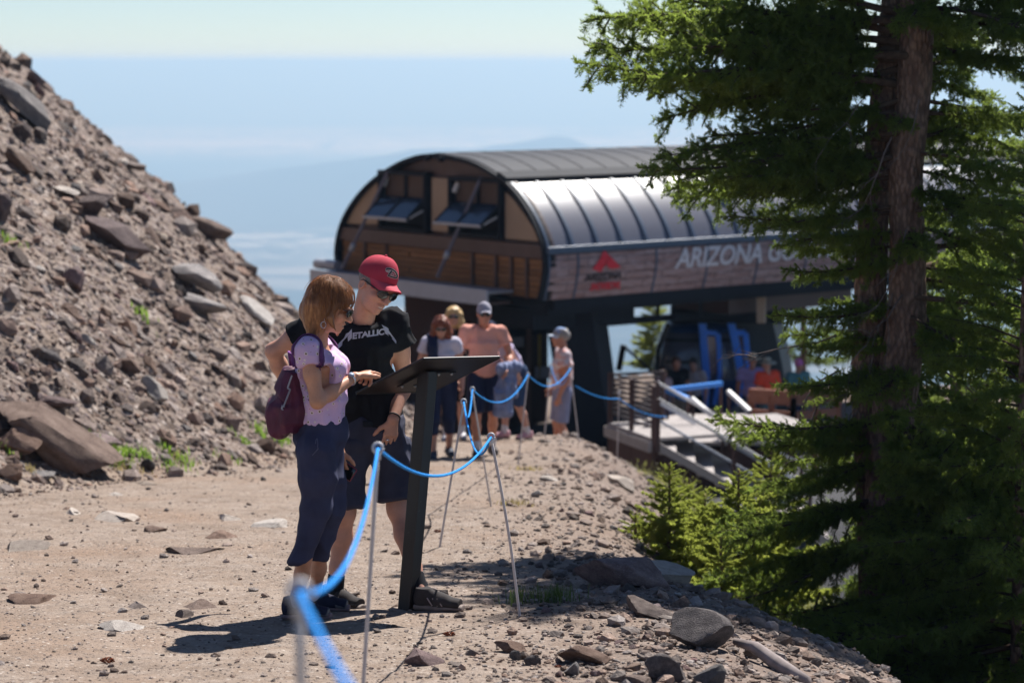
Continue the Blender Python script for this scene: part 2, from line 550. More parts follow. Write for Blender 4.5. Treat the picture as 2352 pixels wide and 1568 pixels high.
def fascia_mat():
    n = NT('plank_print'); g = n.n('ShaderNodeTexCoord').outputs['UV']
    m = n.n('ShaderNodeMapping'); n.l(g, m.inputs[0]); m.inputs['Scale'].default_value = (1, 7, 1)
    br = n.n('ShaderNodeTexBrick'); n.l(g, br.inputs['Vector'])
    br.inputs['Scale'].default_value = 1.0; br.inputs['Brick Width'].default_value = .9; br.inputs['Row Height'].default_value = .145
    br.inputs['Mortar Size'].default_value = .012; br.inputs['Color1'].default_value = (.25, .135, .12, 1); br.inputs['Color2'].default_value = (.36, .235, .22, 1)
    br.inputs['Mortar'].default_value = (.05, .03, .03, 1); br.inputs['Bias'].default_value = 0
    a = n.noise(m.outputs[0], 2.2, 6, .7)
    col = n.mix(n.map(a, .42, .68), br.outputs['Color'], (.42, .32, .33))
    col = n.mix(n.map(n.noise(m.outputs[0], 5, 3), .55, .75), col, (.09, .055, .05))
    return n.set(col, .55, 0, .3)
M_FASC = fascia_mat()
def gloss_mat():
    n = NT('smoked_polycarbonate'); c = n.coord()
    a = n.noise(c, .8, 3)
    return n.set(n.mix(a, (.10, .10, .125), (.135, .135, .165)), .33, 0, .85)
M_GLOSS = gloss_mat()
def window_mat():
    n = NT('tinted_window'); a = n.noise(n.coord(), 2, 2)
    return n.set(n.mix(a, (.02, .03, .05), (.03, .045, .075)), .12, 0, .9)
M_WIN = window_mat()
M_DARK = plain('interior_shade_black', (.012, .011, .012), .8, 0, .1)

def build_station():
    st = empty('lift_station', S(5, 3, -5.4), 'long barrel roofed gondola lift station with dark brown rounded end wall', 'station')
    inv = lambda o: setattr(o, 'parent', st) or o.__setattr__('matrix_parent_inverse', Matrix.Translation(st.location).inverted()) or o
    def B(mb, name, mat, smooth=False):
        o = inv(mb.build(name, mat, None, smooth))
        if smooth: o.data.set_sharp_from_angle(angle=math.radians(35))
        return o
    L = 14.6
    outline_px = [(1250, 690), (1258, 650), (1262, 610), (1259, 572), (1245, 530), (1220, 480), (1183, 430), (1140, 396), (1085, 368), (1010, 353),
                  (950, 361), (895, 388), (845, 428), (806, 478), (785, 525), (777, 570), (779, 612), (788, 645)]
    prof = [face_tz(*p) for p in outline_px]
    zb = prof[0][1]; prof[-1] = (prof[-1][0], zb + .02)
    def ring(u, k=1.0):
        c = np.array((3.1, -1.4))
        return [S(u, c[0] + (t - c[0]) * k, c[1] + (z - c[1]) * k) for t, z in prof]
    # smooth resample of a stretch of the profile
    def arc(i0, i1, n):
        p = np.array(prof[i0:i1 + 1]); s = np.r_[0, np.cumsum(np.hypot(*np.diff(p, axis=0).T))]
        q = np.linspace(0, s[-1], n)
        # Catmull-Rom through the points
        out = []
        P4 = np.vstack([2 * p[0] - p[1], p, 2 * p[-1] - p[-2]])
        for x in q:
            i = min(np.searchsorted(s, x, side='right') - 1, len(p) - 2); t = (x - s[i]) / max(1e-6, s[i + 1] - s[i])
            a, b, c, d = P4[i:i + 4]
            out.append(.5 * ((2 * b) + (-a + c) * t + (2 * a - 5 * b + 4 * c - d) * t * t + (-a + 3 * b - 3 * c + d) * t ** 3))
        return out
    def skin(pr, u0, u1, off, thick):
        """curved sheet following profile points pr, from u0 to u1"""
        pr = np.array(pr); d = np.gradient(pr, axis=0); nrm = np.stack([d[:, 1], -d[:, 0]], 1); nrm /= np.linalg.norm(nrm, axis=1)[:, None]
        cen = np.array((3.1, -1.4))
        if np.mean(((pr - cen) * nrm).sum(1)) < 0: nrm = -nrm
        o = pr + nrm * off; i_ = pr + nrm * (off - thick)
        mb = MB(); n = len(pr); v = []
        for u in (u0, u1):
            v += [S(u, *q) for q in o] + [S(u, *q) for q in i_]
        f = []
        for k in range(n - 1):
            f += [(k, k + 1, 2 * n + k + 1, 2 * n + k), (n + k, 3 * n + k, 3 * n + k + 1, n + k + 1)]
            f += [(k, n + k, n + k + 1, k + 1), (2 * n + k, 2 * n + k + 1, 3 * n + k + 1, 3 * n + k)]
        f += [(0, 2 * n, 3 * n, n), (n - 1, 2 * n - 1, 4 * n - 1, 3 * n - 1)]
        return mb.add(v, f)
    # roof shell: top sheet with standing seams, rear sheet
    AA = arc(3, 9, 80); zs = face_tz(1168, 417)[1]; A_low = [q for q in AA if q[1] <= zs][::3]; A_top = [q for q in AA if q[1] >= zs][::3] + [AA[-1]]
    top = B(skin(A_top, -.02, L, .02, .06), 'roof', M_ROOFM, True)
    for k in range(26):
        u = .35 + k * .56
        s = skin(A_top[::2], u - .010, u + .010, .032, .02).build('seam', M_ROOFM, top)
    B(skin(arc(9, 17, 26), -.02, L, .02, .06), 'rear_roof', M_ROOFM, True)
    B(skin(A_top[:3], -.05, L, .055, .05), 'roof_joint', M_STEEL)
    # glossy panels with ribs
    a2 = A_low
    nP = 25; w = L / nP
    for k in range(nP):
        B(skin(a2, k * w + .035, (k + 1) * w - .035, -.01, .03), 'roof_panel', M_GLOSS, True)
    for k in range(nP + 1):
        B(skin(a2, max(-.02, k * w - .034), k * w + .034, .022, .055), 'roof_rib', M_BLUEG, True)
    # eave trim
    t3, z3 = prof[3]
    e = MB(); e.box(S(L / 2, t3 - .03, z3 - .03), (L + .1, .10, .13), (UU, WW, ZZ), .02); B(e, 'eave_trim', M_BLUEG)
    # fascia panels with plank print
    fp = np.array(arc(0, 3, 9)); fp = fp[:-1]
    cuts = [0.0, .66, 2.52, 3.80, 5.1, 6.4, 7.7, 9.0, 10.3, 11.6, 12.9, L]
    for a, b in zip(cuts[:-1], cuts[1:]):
        o = B(skin(fp, a + .02, b - .02, 0, .04), 'fascia_panel', M_FASC, True)
        me = o.data; uv = me.uv_layers.new(name='UVMap')
        for lp in me.loops:
            q = np.array(me.vertices[lp.vertex_index].co) - C0
            uv.data[lp.index].uv = (float(np.dot(q, UU)), float(q[2] + 3))
    for c in cuts[:-1]:
        B(skin(fp, c - .02, c + .02, .012, .05), 'fascia_joint', M_BLUEG)
    # ---- end wall
    oc = arc(0, 17, 60)
    back = MB(); back.prism([S(.10, *q) for q in oc], UU * .06); B(back, 'end_wall', M_BROWN)
    def cap(pr, u0, u1, inset):
        mb = MB(); n = len(pr); c = np.array((3.1, -1.4)); pr = np.array(pr)
        inn = c + (pr - c) * (1 - inset / np.linalg.norm(pr - c, axis=1))[:, None]
        v = [S(u0, *q) for q in pr] + [S(u0, *q) for q in inn] + [S(u1, *q) for q in pr] + [S(u1, *q) for q in inn]
        f = []
        for k in range(n - 1):
            f += [(k, k + 1, n + k + 1, n + k), (2 * n + k, 3 * n + k, 3 * n + k + 1, 2 * n + k + 1), (n + k, n + k + 1, 3 * n + k + 1, 3 * n + k), (k, 2 * n + k, 2 * n + k + 1, k + 1)]
        return mb.add(v, f)
    B(cap(oc, -.10, .12, .085), 'end_frame', M_STEEL)
    crop = lambda x, y: face_tz((780 + x / 3.36) * .91875, (340 + y / 3.36) * .91875)
    def panel(pts, u0, u1, name, mat):
        mb = MB(); mb.prism([S(u0, *crop(*p)) for p in pts], UU * (u1 - u0)); return B(mb, name, mat)
    panel([(282, 735), (300, 690), (345, 600), (410, 500), (490, 410), (548, 365), (548, 740)], .02, .098, 'tan_panel', M_TAN)
    panel([(998, 350), (1145, 360), (1145, 805), (998, 795)], .02, .098, 'tan_panel', M_TAN)
    panel([(1615, 470), (1690, 545), (1790, 680), (1860, 790), (1895, 885), (1615, 860)], .02, .098, 'tan_panel', M_TAN)
    # belt
    t0, z0 = crop(240, 740); t1, z1 = crop(1955, 905); zbelt = (z0 + z1) / 2
    tl = max(q[0] for q in prof)
    b = MB(); b.box(S(.02, tl / 2, zbelt - .16), (.14, tl - .16, .25), (UU, WW, ZZ), .01); B(b, 'belt_beam', M_BROWN)
    # planks of the lower wall between uprights
    ups = [.06, .55, .98, 1.42, 2.1, 4.05, 4.75, 5.45, tl - .1]
    zt = zbelt - .30; nrow = 7; hz = (zt - zb - .02) / nrow
    for r in range(nrow):
        for a, c in ((ups[0], ups[2]), (ups[2], ups[4]), (ups[4], ups[5]), (ups[5], ups[7]), (ups[7], ups[8])):
            m = MB(); z = zb + .02 + hz * (r + .5)
            m.box(S(.055 + .008 * ((r * 7 + int(a * 10)) % 3), (a + c) / 2, z), (.05, c - a - .012, hz - .014), (UU, WW, ZZ)); B(m, 'plank', M_PLANK)
    for q in (.55, 1.42, 2.1, 4.75, 5.45, .98):
        m = MB(); m.box(S(.012, q, (zb + zt) / 2), (.06, .05, zt - zb), (UU, WW, ZZ)); B(m, 'upright', M_BROWN)
    # windows with tilted panes
    for (x0, y0, x1, y1, px0, px1, py0, py1) in ((590, 300, 975, 800, 520, 930, 530, 690), (1180, 355, 1600, 850, 1085, 1500, 590, 745)):
        ta, za = crop(x0, y0); tb, zb2 = crop(x1, y1)
        tm, zm, wd, hd = (ta + tb) / 2, (za + zb2) / 2, abs(ta - tb), abs(za - zb2)
        f = MB()
        for s in (-1, 1):
            f.box(S(.0, tm + s * wd / 2, zm), (.18, .07, hd + .07), (UU, WW, ZZ)); f.box(S(.0, tm, zm + s * hd / 2), (.18, wd - .07, .07), (UU, WW, ZZ))
        win = B(f, 'window', M_STEEL)
        def sub(mb, nm, mt):
            return mb.build(nm, mt, win)
        g = MB(); g.box(S(.07, tm, zm), (.02, wd - .08, hd - .08), (UU, WW, ZZ)); sub(g, 'window_shade_board', M_DARK)  # near-black board stands in for the shade inside the opening
        g = MB(); g.box(S(.05, tm, zm + hd * .27), (.015, wd - .10, hd * .40), (UU, WW, ZZ)); sub(g, 'upper_pane', plain('brown_blind', (.075, .045, .035), .6))
        g = MB(); g.box(S(.02, tm, zm + hd * .25), (.05, .05, hd * .5), (UU, WW, ZZ)); sub(g, 'mullion', M_STEEL)
        # awning panes, hinged high and pushed out at the foot
        for s in (-1, 1):
            tp = tm + s * wd * .235
            a0 = S(-.03, tp, zm + hd * .06); a1 = S(-.46, tp, zm - hd * .29)
            m = MB(); n_ = unit(np.cross(WW, a1 - a0))
            m.box((a0 + a1) / 2, (wd * .44, .03, np.linalg.norm(a1 - a0)), (WW, n_, unit(a1 - a0))); sub(m, 'awning_pane', M_WIN)
            for q in (-1, 1):
                mm = MB(); off = WW * wd * .225 * q
                mm.bar(a0 + off, a1 + off, .045, .05, WW); sub(mm, 'awning_frame', M_STEEL)
            mm = MB(); mm.bar(a1 - WW * wd * .24, a1 + WW * wd * .24, .05); sub(mm, 'awning_rail', M_GALV)
        mm = MB(); mm.bar(S(.03, tm - wd * .45, zm - hd * .1), S(-.40, tm - wd * .47, zm - hd * .26), .03); sub(mm, 'stay', M_WHITE)
        mm = MB(); mm.bar(S(.03, tm + wd * .42, zm + hd * .42), S(-.05, tm + wd * .42, zm + hd * .25), .06); sub(mm, 'bracket', M_WHITE)
    # walkway below the end wall and its guy rods
    m = MB(); m.box(S(-.30, 3.62, zb + .10), (.62, 5.4, .05), (UU, WW, ZZ), .015); wk = B(m, 'walkway', M_GALV)
    m = MB(); m.box(S(-.62, 3.62, zb + .02), (.05, 5.5, .28), (UU, WW, ZZ), .01); o = B(m, 'walkway_edge', M_GREYW)
    m = MB(); m.box(S(-.30, 3.62, zb - .10), (.58, 5.3, .05), (UU, WW, ZZ)); B(m, 'walkway_soffit', M_BROWN)
    m = MB(); m.tube([S(-.45, 5.7, zb + .26), S(-.45, 6.40, zb + .26)], .10, 10); B(m, 'roller', M_GALV)
    M_ROD = plain('rod_steel', (.12, .12, .17), .4, .3)
    for a, c in (((670, 270), (250, 1120)), ((1440, 350), (1050, 1185))):
        ta, za = crop(*a); 
        p0 = S(-.05, ta, za); pe = (780 + c[0] / 3.36) * .91875, (340 + c[1] / 3.36) * .91875
        tq, zq = face_tz(*pe, u=-.55); p1 = S(-.55, tq, zq)
        m = MB(); m.tube([p0, p1], .035, 8); rod = B(m, 'guy_rod', M_ROD, True)
        m = MB(); q = p0 + (p1 - p0) * .74; m.tube([q, q + (p1 - p0) * .07], .055, 8)
        m.build('turnbuckle', M_GALV, rod, True)
    m = MB()
    for c in ((1010, 175), (1130, 185)):
        t, z = crop(*c); m.box(S(-.12, t, z - .02), (.10, .10, .10), (UU, WW, ZZ), .02)
    B(m, 'ridge_lamp', M_STEEL)
    # underside and steelwork
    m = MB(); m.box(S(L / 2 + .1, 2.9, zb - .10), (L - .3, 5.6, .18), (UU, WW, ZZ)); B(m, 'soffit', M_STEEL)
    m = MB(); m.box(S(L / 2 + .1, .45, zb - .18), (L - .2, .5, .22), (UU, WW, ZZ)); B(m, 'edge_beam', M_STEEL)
    m = MB(); m.box(S(1.4, 1.2, zb - .40), (2.4, 1.2, .36), (UU, WW, ZZ)); B(m, 'drive_housing', M_STEEL)
    m = MB(); m.box(S(6.9, 1.6, zb - .42), (3.4, 1.6, .45), (UU, WW, ZZ)); B(m, 'drive_housing', M_BROWN)
    def pier(px, d, th, name, mat):
        mb = MB(); mb.prism([P(x, y, d) for x, y in px], np.array((.25, 1.0, 0)) * th); return B(mb, name, mat)
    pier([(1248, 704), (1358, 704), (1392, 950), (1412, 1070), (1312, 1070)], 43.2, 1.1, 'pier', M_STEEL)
    pier([(1676, 672), (1760, 672), (1797, 838), (1822, 1000), (1716, 1000)], 48.0, 1.2, 'pier', plain('grey_pier', (.045, .052, .058), .6))
    pier([(1354, 704), (1377, 704), (1377, 900), (1354, 900)], 46.5, .3, 'tan_post', M_TAN)
    pier([(1738, 682), (1756, 682), (1756, 742), (1738, 742)], 46.0, .2, 'tan_post', M_TAN)
    # cabin guide rail and its hangers
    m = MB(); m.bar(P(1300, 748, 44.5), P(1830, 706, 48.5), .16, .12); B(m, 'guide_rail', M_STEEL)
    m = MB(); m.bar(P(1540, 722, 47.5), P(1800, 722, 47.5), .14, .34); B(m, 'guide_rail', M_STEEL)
    for x in (1511, 1547, 1609):
        m = MB(); m.bar(P(x, 690, 46.2), P(x, 738, 46.2), .07); B(m, 'hanger', M_STEEL)
    # lettering on the fascia, one flat object each
    def on_fascia(verts2, faces, name, mat, u0, zc, off=.022):
        pr = np.array(arc(0, 3, 40)); pr = pr[np.argsort(pr[:, 1])]
        v = []
        for x, y in verts2:
            z = zc + y; t = np.interp(z, pr[:, 1], pr[:, 0])
            v.append(S(u0 + x, t - off, z))
        o = link(name, mesh_np(name, np.array(v), faces, False), mat); inv(o); return o
    def text2(body, size, shear=0.0, bold=.0, space=1.0):
        cu = bpy.data.curves.new('t', 'FONT'); cu.body = body; cu.size = size; cu.offset = bold; cu.shear = shear; cu.space_character = space; cu.resolution_u = 3
        ob = bpy.data.objects.new('t', cu); COL.objects.link(ob)
        me = bpy.data.meshes.new_from_object(ob.evaluated_get(bpy.context.evaluated_depsgraph_get()))
        bm = bmesh.new(); bm.from_mesh(me); bmesh.ops.triangulate(bm, faces=bm.faces)
        for _ in range(2):
            le = [e_ for e_ in bm.edges if e_.calc_length() > size * .35]
            bmesh.ops.subdivide_edges(bm, edges=le, cuts=1); bmesh.ops.triangulate(bm, faces=bm.faces)
        v = [(q.co.x, q.co.y) for q in bm.verts]; bm.verts.index_update(); f = [tuple(q.index for q in g.verts) for g in bm.faces]
        bm.free(); bpy.data.objects.remove(ob); bpy.data.curves.remove(cu); bpy.data.meshes.remove(me)
        return v, f
    globals()['text2'] = text2
    M_LET = plain('letter_white', (.60, .58, .62), .5); M_RED = plain('logo_red', (.62, .015, .035), .5); M_BLK = plain('logo_dark', (.03, .02, .025), .5)
    zc = zb
    v, f = text2('ARIZONA GONDOLA', .50, .22, .012, .95)
    xs = max(q[0] for q in v); k = 4.85 / xs
    on_fascia([(a * k, b * 1.0) for a, b in v], f, 'lettering', M_LET, 2.98, zc + .42)
    # red twin peak mark with two rows of lettering
    u0 = 1.24
    tri = [(-.30, .62), (-.12, .80), (.03, 1.0), (.16, .86), (.24, .78), (.46, .615), (.18, .60), (.10, .64), (-.06, .54), (-.14, .57)]
    fr = [(-.30, .62), (-.12, .80), (.03, 1.0), (.16, .86), (.05, .70), (-.06, .545)]
    on_fascia([(x * .88, y * .88 - .04) for x, y in fr], [tuple(range(6))], 'logo_peak', M_RED, u0, zc)
    fr = [(.05, .70), (.16, .86), (.27, .76), (.46, .615), (.20, .60), (.11, .63)]
    on_fascia([(x * .88, y * .88 - .04) for x, y in fr], [tuple(range(6))], 'logo_peak', M_RED, u0 + .012, zc)
    v, f = text2('ARIZONA', .20, .15, .008); xs = max(q[0] for q in v)
    on_fascia([(a * .86 / xs, b * .85) for a, b in v], f, 'logo_lettering', M_BLK, u0 - .40, zc + .30)
    v, f = text2('SNOWBOWL', .20, .15, .008); xs = max(q[0] for q in v)
    on_fascia([(a * .72 / xs, b * .9) for a, b in v], f, 'logo_lettering', M_RED, u0 - .24, zc + .12)
    # small weather camera on the ridge
    p = P(1700, 322, 46); m = MB(); m.tube([p + (0, 0, -.5), p], .03, 6); m.ball(p + (.02, 0, .02), (.14, .12, .12)); m.box(p + (.13, 0, -.02), (.16, .1, .1)); B(m, 'ridge_camera', M_BLUEG, True)
    return st
build_station()

def build_hut():
    b = MB(); x0, x1 = P(930, 900, 47.5)[0], P(1262, 900, 47.5)[0]
    g = gz((x0 + x1) / 2, 47.5)
    h = empty('operator_hut', ((x0 + x1) / 2, 47.5, g), 'dark brown operator hut below the station end', 'hut')
    inv = lambda o: o.__setattr__('matrix_parent_inverse', Matrix.Translation(h.location).inverted()) or o
    zt = P(1000, 672, 47.5)[2]
    xm = P(1130, 900, 47.5)[0]
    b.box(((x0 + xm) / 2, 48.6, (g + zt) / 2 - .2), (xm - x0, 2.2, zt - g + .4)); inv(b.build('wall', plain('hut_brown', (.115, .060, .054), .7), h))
    b = MB(); b.box(((xm + x1) / 2, 49.4, (g + zt) / 2 - .2), (x1 - xm - .02, .2, zt - g + .4)); inv(b.build('rear_wall', plain('hut_brown_shaded', (.05, .032, .032), .7), h))  # darker brown puts the shade of the hut interior into this wall
    for px, py, w, hh, nm, mt in ((1110, 735, .22, .40, 'window', M_GREYW), (1172, 728, .34, .22, 'window', M_GALV), (1187, 785, .26, .20, 'notice', M_GREYW), (1235, 724, .14, .35, 'notice', M_GREYW), (1239, 812, .06, 1.0, 'yellow_post', plain('yellow_paint', (.42, .30, .05), .6)), (1248, 855, .34, .24, 'notice', M_GREYW)):
        d = 47.35 if px < 1135 else 48.9
        p = P(px, py, d); m = MB(); m.box(p, (w, .05, hh), None, .01); inv(m.build(nm, mt, h))
    for y in (690, 745, 765):
        m = MB(); m.bar(P(1135, y, 48.8), P(1300, y - 8, 48.8), .12); inv(m.build('rail', M_STEEL, h))
    for x in (1085, 1150, 1215):
        m = MB(); m.bar(P(x, 672, 47.3), (P(x, 672, 47.3)[0], 47.3, g - .1), .09); inv(m.build('post', M_BROWN, h))
build_hut()
# ------------------------------------------------------------------ sculpting field (smooth unions of tapered limbs, meshed by surface nets)
class Field:
    def __init__(s, pts, pad, h):
        pts = np.array(pts); s.h = h
        s.lo = pts.min(0) - pad; s.n = np.ceil((pts.max(0) + pad - s.lo) / h).astype(int) + 1
        s.a = np.full(s.n, .06, np.float32)
        s.ax = [(s.lo[i] + h * np.arange(s.n[i])).astype(np.float32) for i in range(3)]
    def _w(s, lo, hi, m):
        sl = []; co = []
        for i in range(3):
            a = max(0, int((lo[i] - m - s.lo[i]) / s.h)); b = min(s.n[i], int((hi[i] + m - s.lo[i]) / s.h) + 2)
            if b <= a: return None, None
            sl.append(slice(a, b)); co.append(s.ax[i][a:b])
        return tuple(sl), (co[0][:, None, None], co[1][None, :, None], co[2][None, None, :])
    def _u(s, w, d, k, sub=False):
        a = s.a[w]
        if sub:
            d = -d
            if k > 0:
                q = np.maximum(k - np.abs(a - d), 0) / k; s.a[w] = np.maximum(a, d) + q * q * k * .25
            else: s.a[w] = np.maximum(a, d)
            return
        if k > 0:
            q = np.maximum(k - np.abs(a - d), 0) / k; s.a[w] = np.minimum(a, d) - q * q * k * .25
        else: s.a[w] = np.minimum(a, d)
    def cone(s, a, b, ra, rb, k=.02, sub=False):
        a = np.asarray(a, float); b = np.asarray(b, float); m = max(ra, rb) + k + 3 * s.h
        w, c = s._w(np.minimum(a, b), np.maximum(a, b), m)
        if w is None: return s
        ba = b - a; L = max(1e-9, float(ba @ ba))
        x, y, z = c[0] - a[0], c[1] - a[1], c[2] - a[2]
        t = np.clip((x * ba[0] + y * ba[1] + z * ba[2]) / L, 0, 1)
        d = np.sqrt((x - t * ba[0]) ** 2 + (y - t * ba[1]) ** 2 + (z - t * ba[2]) ** 2) - (ra + (rb - ra) * t)
        s._u(w, d.astype(np.float32), k, sub); return s
    def chain(s, pts, rs, k=.02):
        for i in range(len(pts) - 1): s.cone(pts[i], pts[i + 1], rs[i], rs[i + 1], k)
        return s
    def ell(s, c, r, ax=None, k=.02, sub=False):
        c = np.asarray(c, float); r = np.asarray(r, float); A = np.eye(3) if ax is None else np.array([unit(q) for q in ax])
        ext = np.sqrt(((A * r[:, None]) ** 2).sum(0))
        w, g = s._w(c - ext, c + ext, k + 3 * s.h)
        if w is None: return s
        x, y, z = g[0] - c[0], g[1] - c[1], g[2] - c[2]
        q = [(A[i][0] * x + A[i][1] * y + A[i][2] * z) / r[i] for i in range(3)]
        k0 = np.sqrt(q[0] ** 2 + q[1] ** 2 + q[2] ** 2); k1 = np.sqrt((q[0] / r[0]) ** 2 + (q[1] / r[1]) ** 2 + (q[2] / r[2]) ** 2)
        s._u(w, (k0 * (k0 - 1) / np.maximum(k1, 1e-6)).astype(np.float32), k, sub); return s
    def econe(s, a, b, wa, da, wb, db, side, k=.03):
        """tapered limb of elliptic section: half width along side, half depth across"""
        a = np.asarray(a, float); b = np.asarray(b, float); ba = b - a; ln = np.linalg.norm(ba); zd = ba / ln
        sd = unit(np.asarray(side, float) - zd * np.dot(side, zd)); dd = np.cross(zd, sd)
        m = max(wa, da, wb, db) + k + 3 * s.h
        w, g = s._w(np.minimum(a, b), np.maximum(a, b), m)
        if w is None: return s
        x, y, z = g[0] - a[0], g[1] - a[1], g[2] - a[2]
        t = (x * zd[0] + y * zd[1] + z * zd[2]) / ln; tc = np.clip(t, 0, 1)
        u = x * sd[0] + y * sd[1] + z * sd[2]; v = x * dd[0] + y * dd[1] + z * dd[2]
        W = wa + (wb - wa) * tc; D = da + (db - da) * tc
        k0 = np.sqrt((u / W) ** 2 + (v / D) ** 2); k1 = np.sqrt((u / W ** 2) ** 2 + (v / D ** 2) ** 2)
        dl = k0 * (k0 - 1) / np.maximum(k1, 1e-6); e = np.maximum(-t, t - 1) * ln
        d = np.where(e > 0, np.hypot(np.maximum(dl, 0), e), np.maximum(dl, e))
        s._u(w, d.astype(np.float32), k); return s
    def cut(s, p, n, wave=None):
        """keep the side against n"""
        n = unit(n); p = np.asarray(p, float)
        x, y, z = s.ax[0][:, None, None], s.ax[1][None, :, None], s.ax[2][None, None, :]
        d = (x - p[0]) * n[0] + (y - p[1]) * n[1] + (z - p[2]) * n[2]
        if wave is not None: d = d + wave(x, y, z)
        s.a = np.maximum(s.a, d.astype(np.float32)); return s
    def cut_near(s, p, n, c, r):
        """cut by a plane but only within radius r of c"""
        n = unit(n); p = np.asarray(p, float); c = np.asarray(c, float)
        w, g = s._w(c, c, r)
        d = (g[0] - p[0]) * n[0] + (g[1] - p[1]) * n[1] + (g[2] - p[2]) * n[2]
        far = np.sqrt((g[0] - c[0]) ** 2 + (g[1] - c[1]) ** 2 + (g[2] - c[2]) ** 2) - r
        d = np.where(far < 0, d, -1)
        s.a[w] = np.maximum(s.a[w], d.astype(np.float32)); return s
    def mesh(s):
        a = s.a; ins = a < 0
        nx, ny, nz = a.shape
        cnt = np.zeros((nx - 1, ny - 1, nz - 1), np.int8)
        for dx in (0, 1):
            for dy in (0, 1):
                for dz in (0, 1): cnt += ins[dx:nx - 1 + dx, dy:ny - 1 + dy, dz:nz - 1 + dz]
        act = (cnt > 0) & (cnt < 8)
        ci = np.argwhere(act); idx = np.full(act.shape, -1, np.int32); idx[act] = np.arange(len(ci))
        acc = np.zeros((len(ci), 3)); num = np.zeros(len(ci))
        C = [(0, 0, 0), (1, 0, 0), (0, 1, 0), (1, 1, 0), (0, 0, 1), (1, 0, 1), (0, 1, 1), (1, 1, 1)]
        vals = [a[ci[:, 0] + c[0], ci[:, 1] + c[1], ci[:, 2] + c[2]] for c in C]
        for i in range(8):
            for j in range(i + 1, 8):
                df = [abs(C[i][q] - C[j][q]) for q in range(3)]
                if sum(df) != 1: continue
                m = (vals[i] < 0) != (vals[j] < 0)
                t = np.where(m, vals[i] / np.where(m, vals[i] - vals[j], 1), 0)
                for q in range(3): acc[:, q] += np.where(m, C[i][q] + t * (C[j][q] - C[i][q]), 0)
                num += m
        v = (ci + acc / num[:, None]) * s.h + s.lo
        F = []
        for q in range(3):
            sl0 = [slice(None)] * 3; sl1 = [slice(None)] * 3
            sl0[q] = slice(0, -1); sl1[q] = slice(1, None)
            A, B = ins[tuple(sl0)], ins[tuple(sl1)]
            e = np.argwhere(A != B); r1, r2 = (q + 1) % 3, (q + 2) % 3
            ok = (e[:, r1] > 0) & (e[:, r2] > 0) & (e[:, r1] < a.shape[r1] - 1) & (e[:, r2] < a.shape[r2] - 1)
            e = e[ok]; fl = A[e[:, 0], e[:, 1], e[:, 2]]
            def cell(o1, o2):
                g = e.copy(); g[:, r1] += o1; g[:, r2] += o2; return idx[g[:, 0], g[:, 1], g[:, 2]]
            qd = np.stack([cell(-1, -1), cell(0, -1), cell(0, 0), cell(-1, 0)], 1)
            qd[~fl] = qd[~fl][:, ::-1]; F.append(qd)
        return v, np.vstack(F)

def relax(v, f, it=2, lam=.5):
    for _ in range(it):
        acc = np.zeros_like(v); n = np.zeros(len(v))
        for a, b in ((0, 1), (1, 2), (2, 3), (3, 0)):
            np.add.at(acc, f[:, a], v[f[:, b]]); np.add.at(acc, f[:, b], v[f[:, a]]); np.add.at(n, f[:, a], 1); np.add.at(n, f[:, b], 1)
        v = v + lam * (acc / np.maximum(n, 1)[:, None] - v)
    return v

def vnorm(v, f):
    fn = np.cross(v[f[:, 2]] - v[f[:, 0]], v[f[:, 3]] - v[f[:, 1]]); o = np.zeros_like(v)
    for i in range(4): np.add.at(o, f[:, i], fn)
    return o / np.maximum(np.linalg.norm(o, axis=1), 1e-9)[:, None]

def fobj(F, name, mat, parent, it=2, disp=None, smooth=True, name_bvh=False):
    """field -> mesh object in the frame of its parent (parent is an Empty without rotation)"""
    v, f = F.mesh(); v = relax(v, f, it)
    if disp is not None: v = v + vnorm(v, f) * disp(v)[:, None]
    bvh = BVHTree.FromPolygons([tuple(q) for q in v], [tuple(int(i) for i in q) for q in f]) if name_bvh else None
    o = link(name, mesh_np(name, v - np.array(parent_loc(parent)), f, smooth), mat, parent)
    return (o, bvh) if name_bvh else o

def parent_loc(p):
    l = np.zeros(3)
    while p is not None: l = l + np.array(p.location); p = p.parent
    return l

def mobj(mb, name, mat, parent, smooth=True):
    """world-space shape collection -> part under a (possibly nested) parent"""
    L = parent_loc(parent); mb.v = [q - L for q in mb.v]
    return mb.build(name, mat, parent, smooth)

# ------------------------------------------------------------------ head, hand, shoe
class HeadF:
    def __init__(s, c, f, u, sc=1.0):
        s.c = np.asarray(c, float); s.f = unit(f); s.u = unit(np.asarray(u, float) - s.f * np.dot(u, s.f)); s.s = np.cross(s.f, s.u); s.k = sc
        s.ax = (s.s, s.f, s.u)
    def __call__(s, x, y, z): return s.c + s.k * (s.s * x + s.f * y + s.u * z)

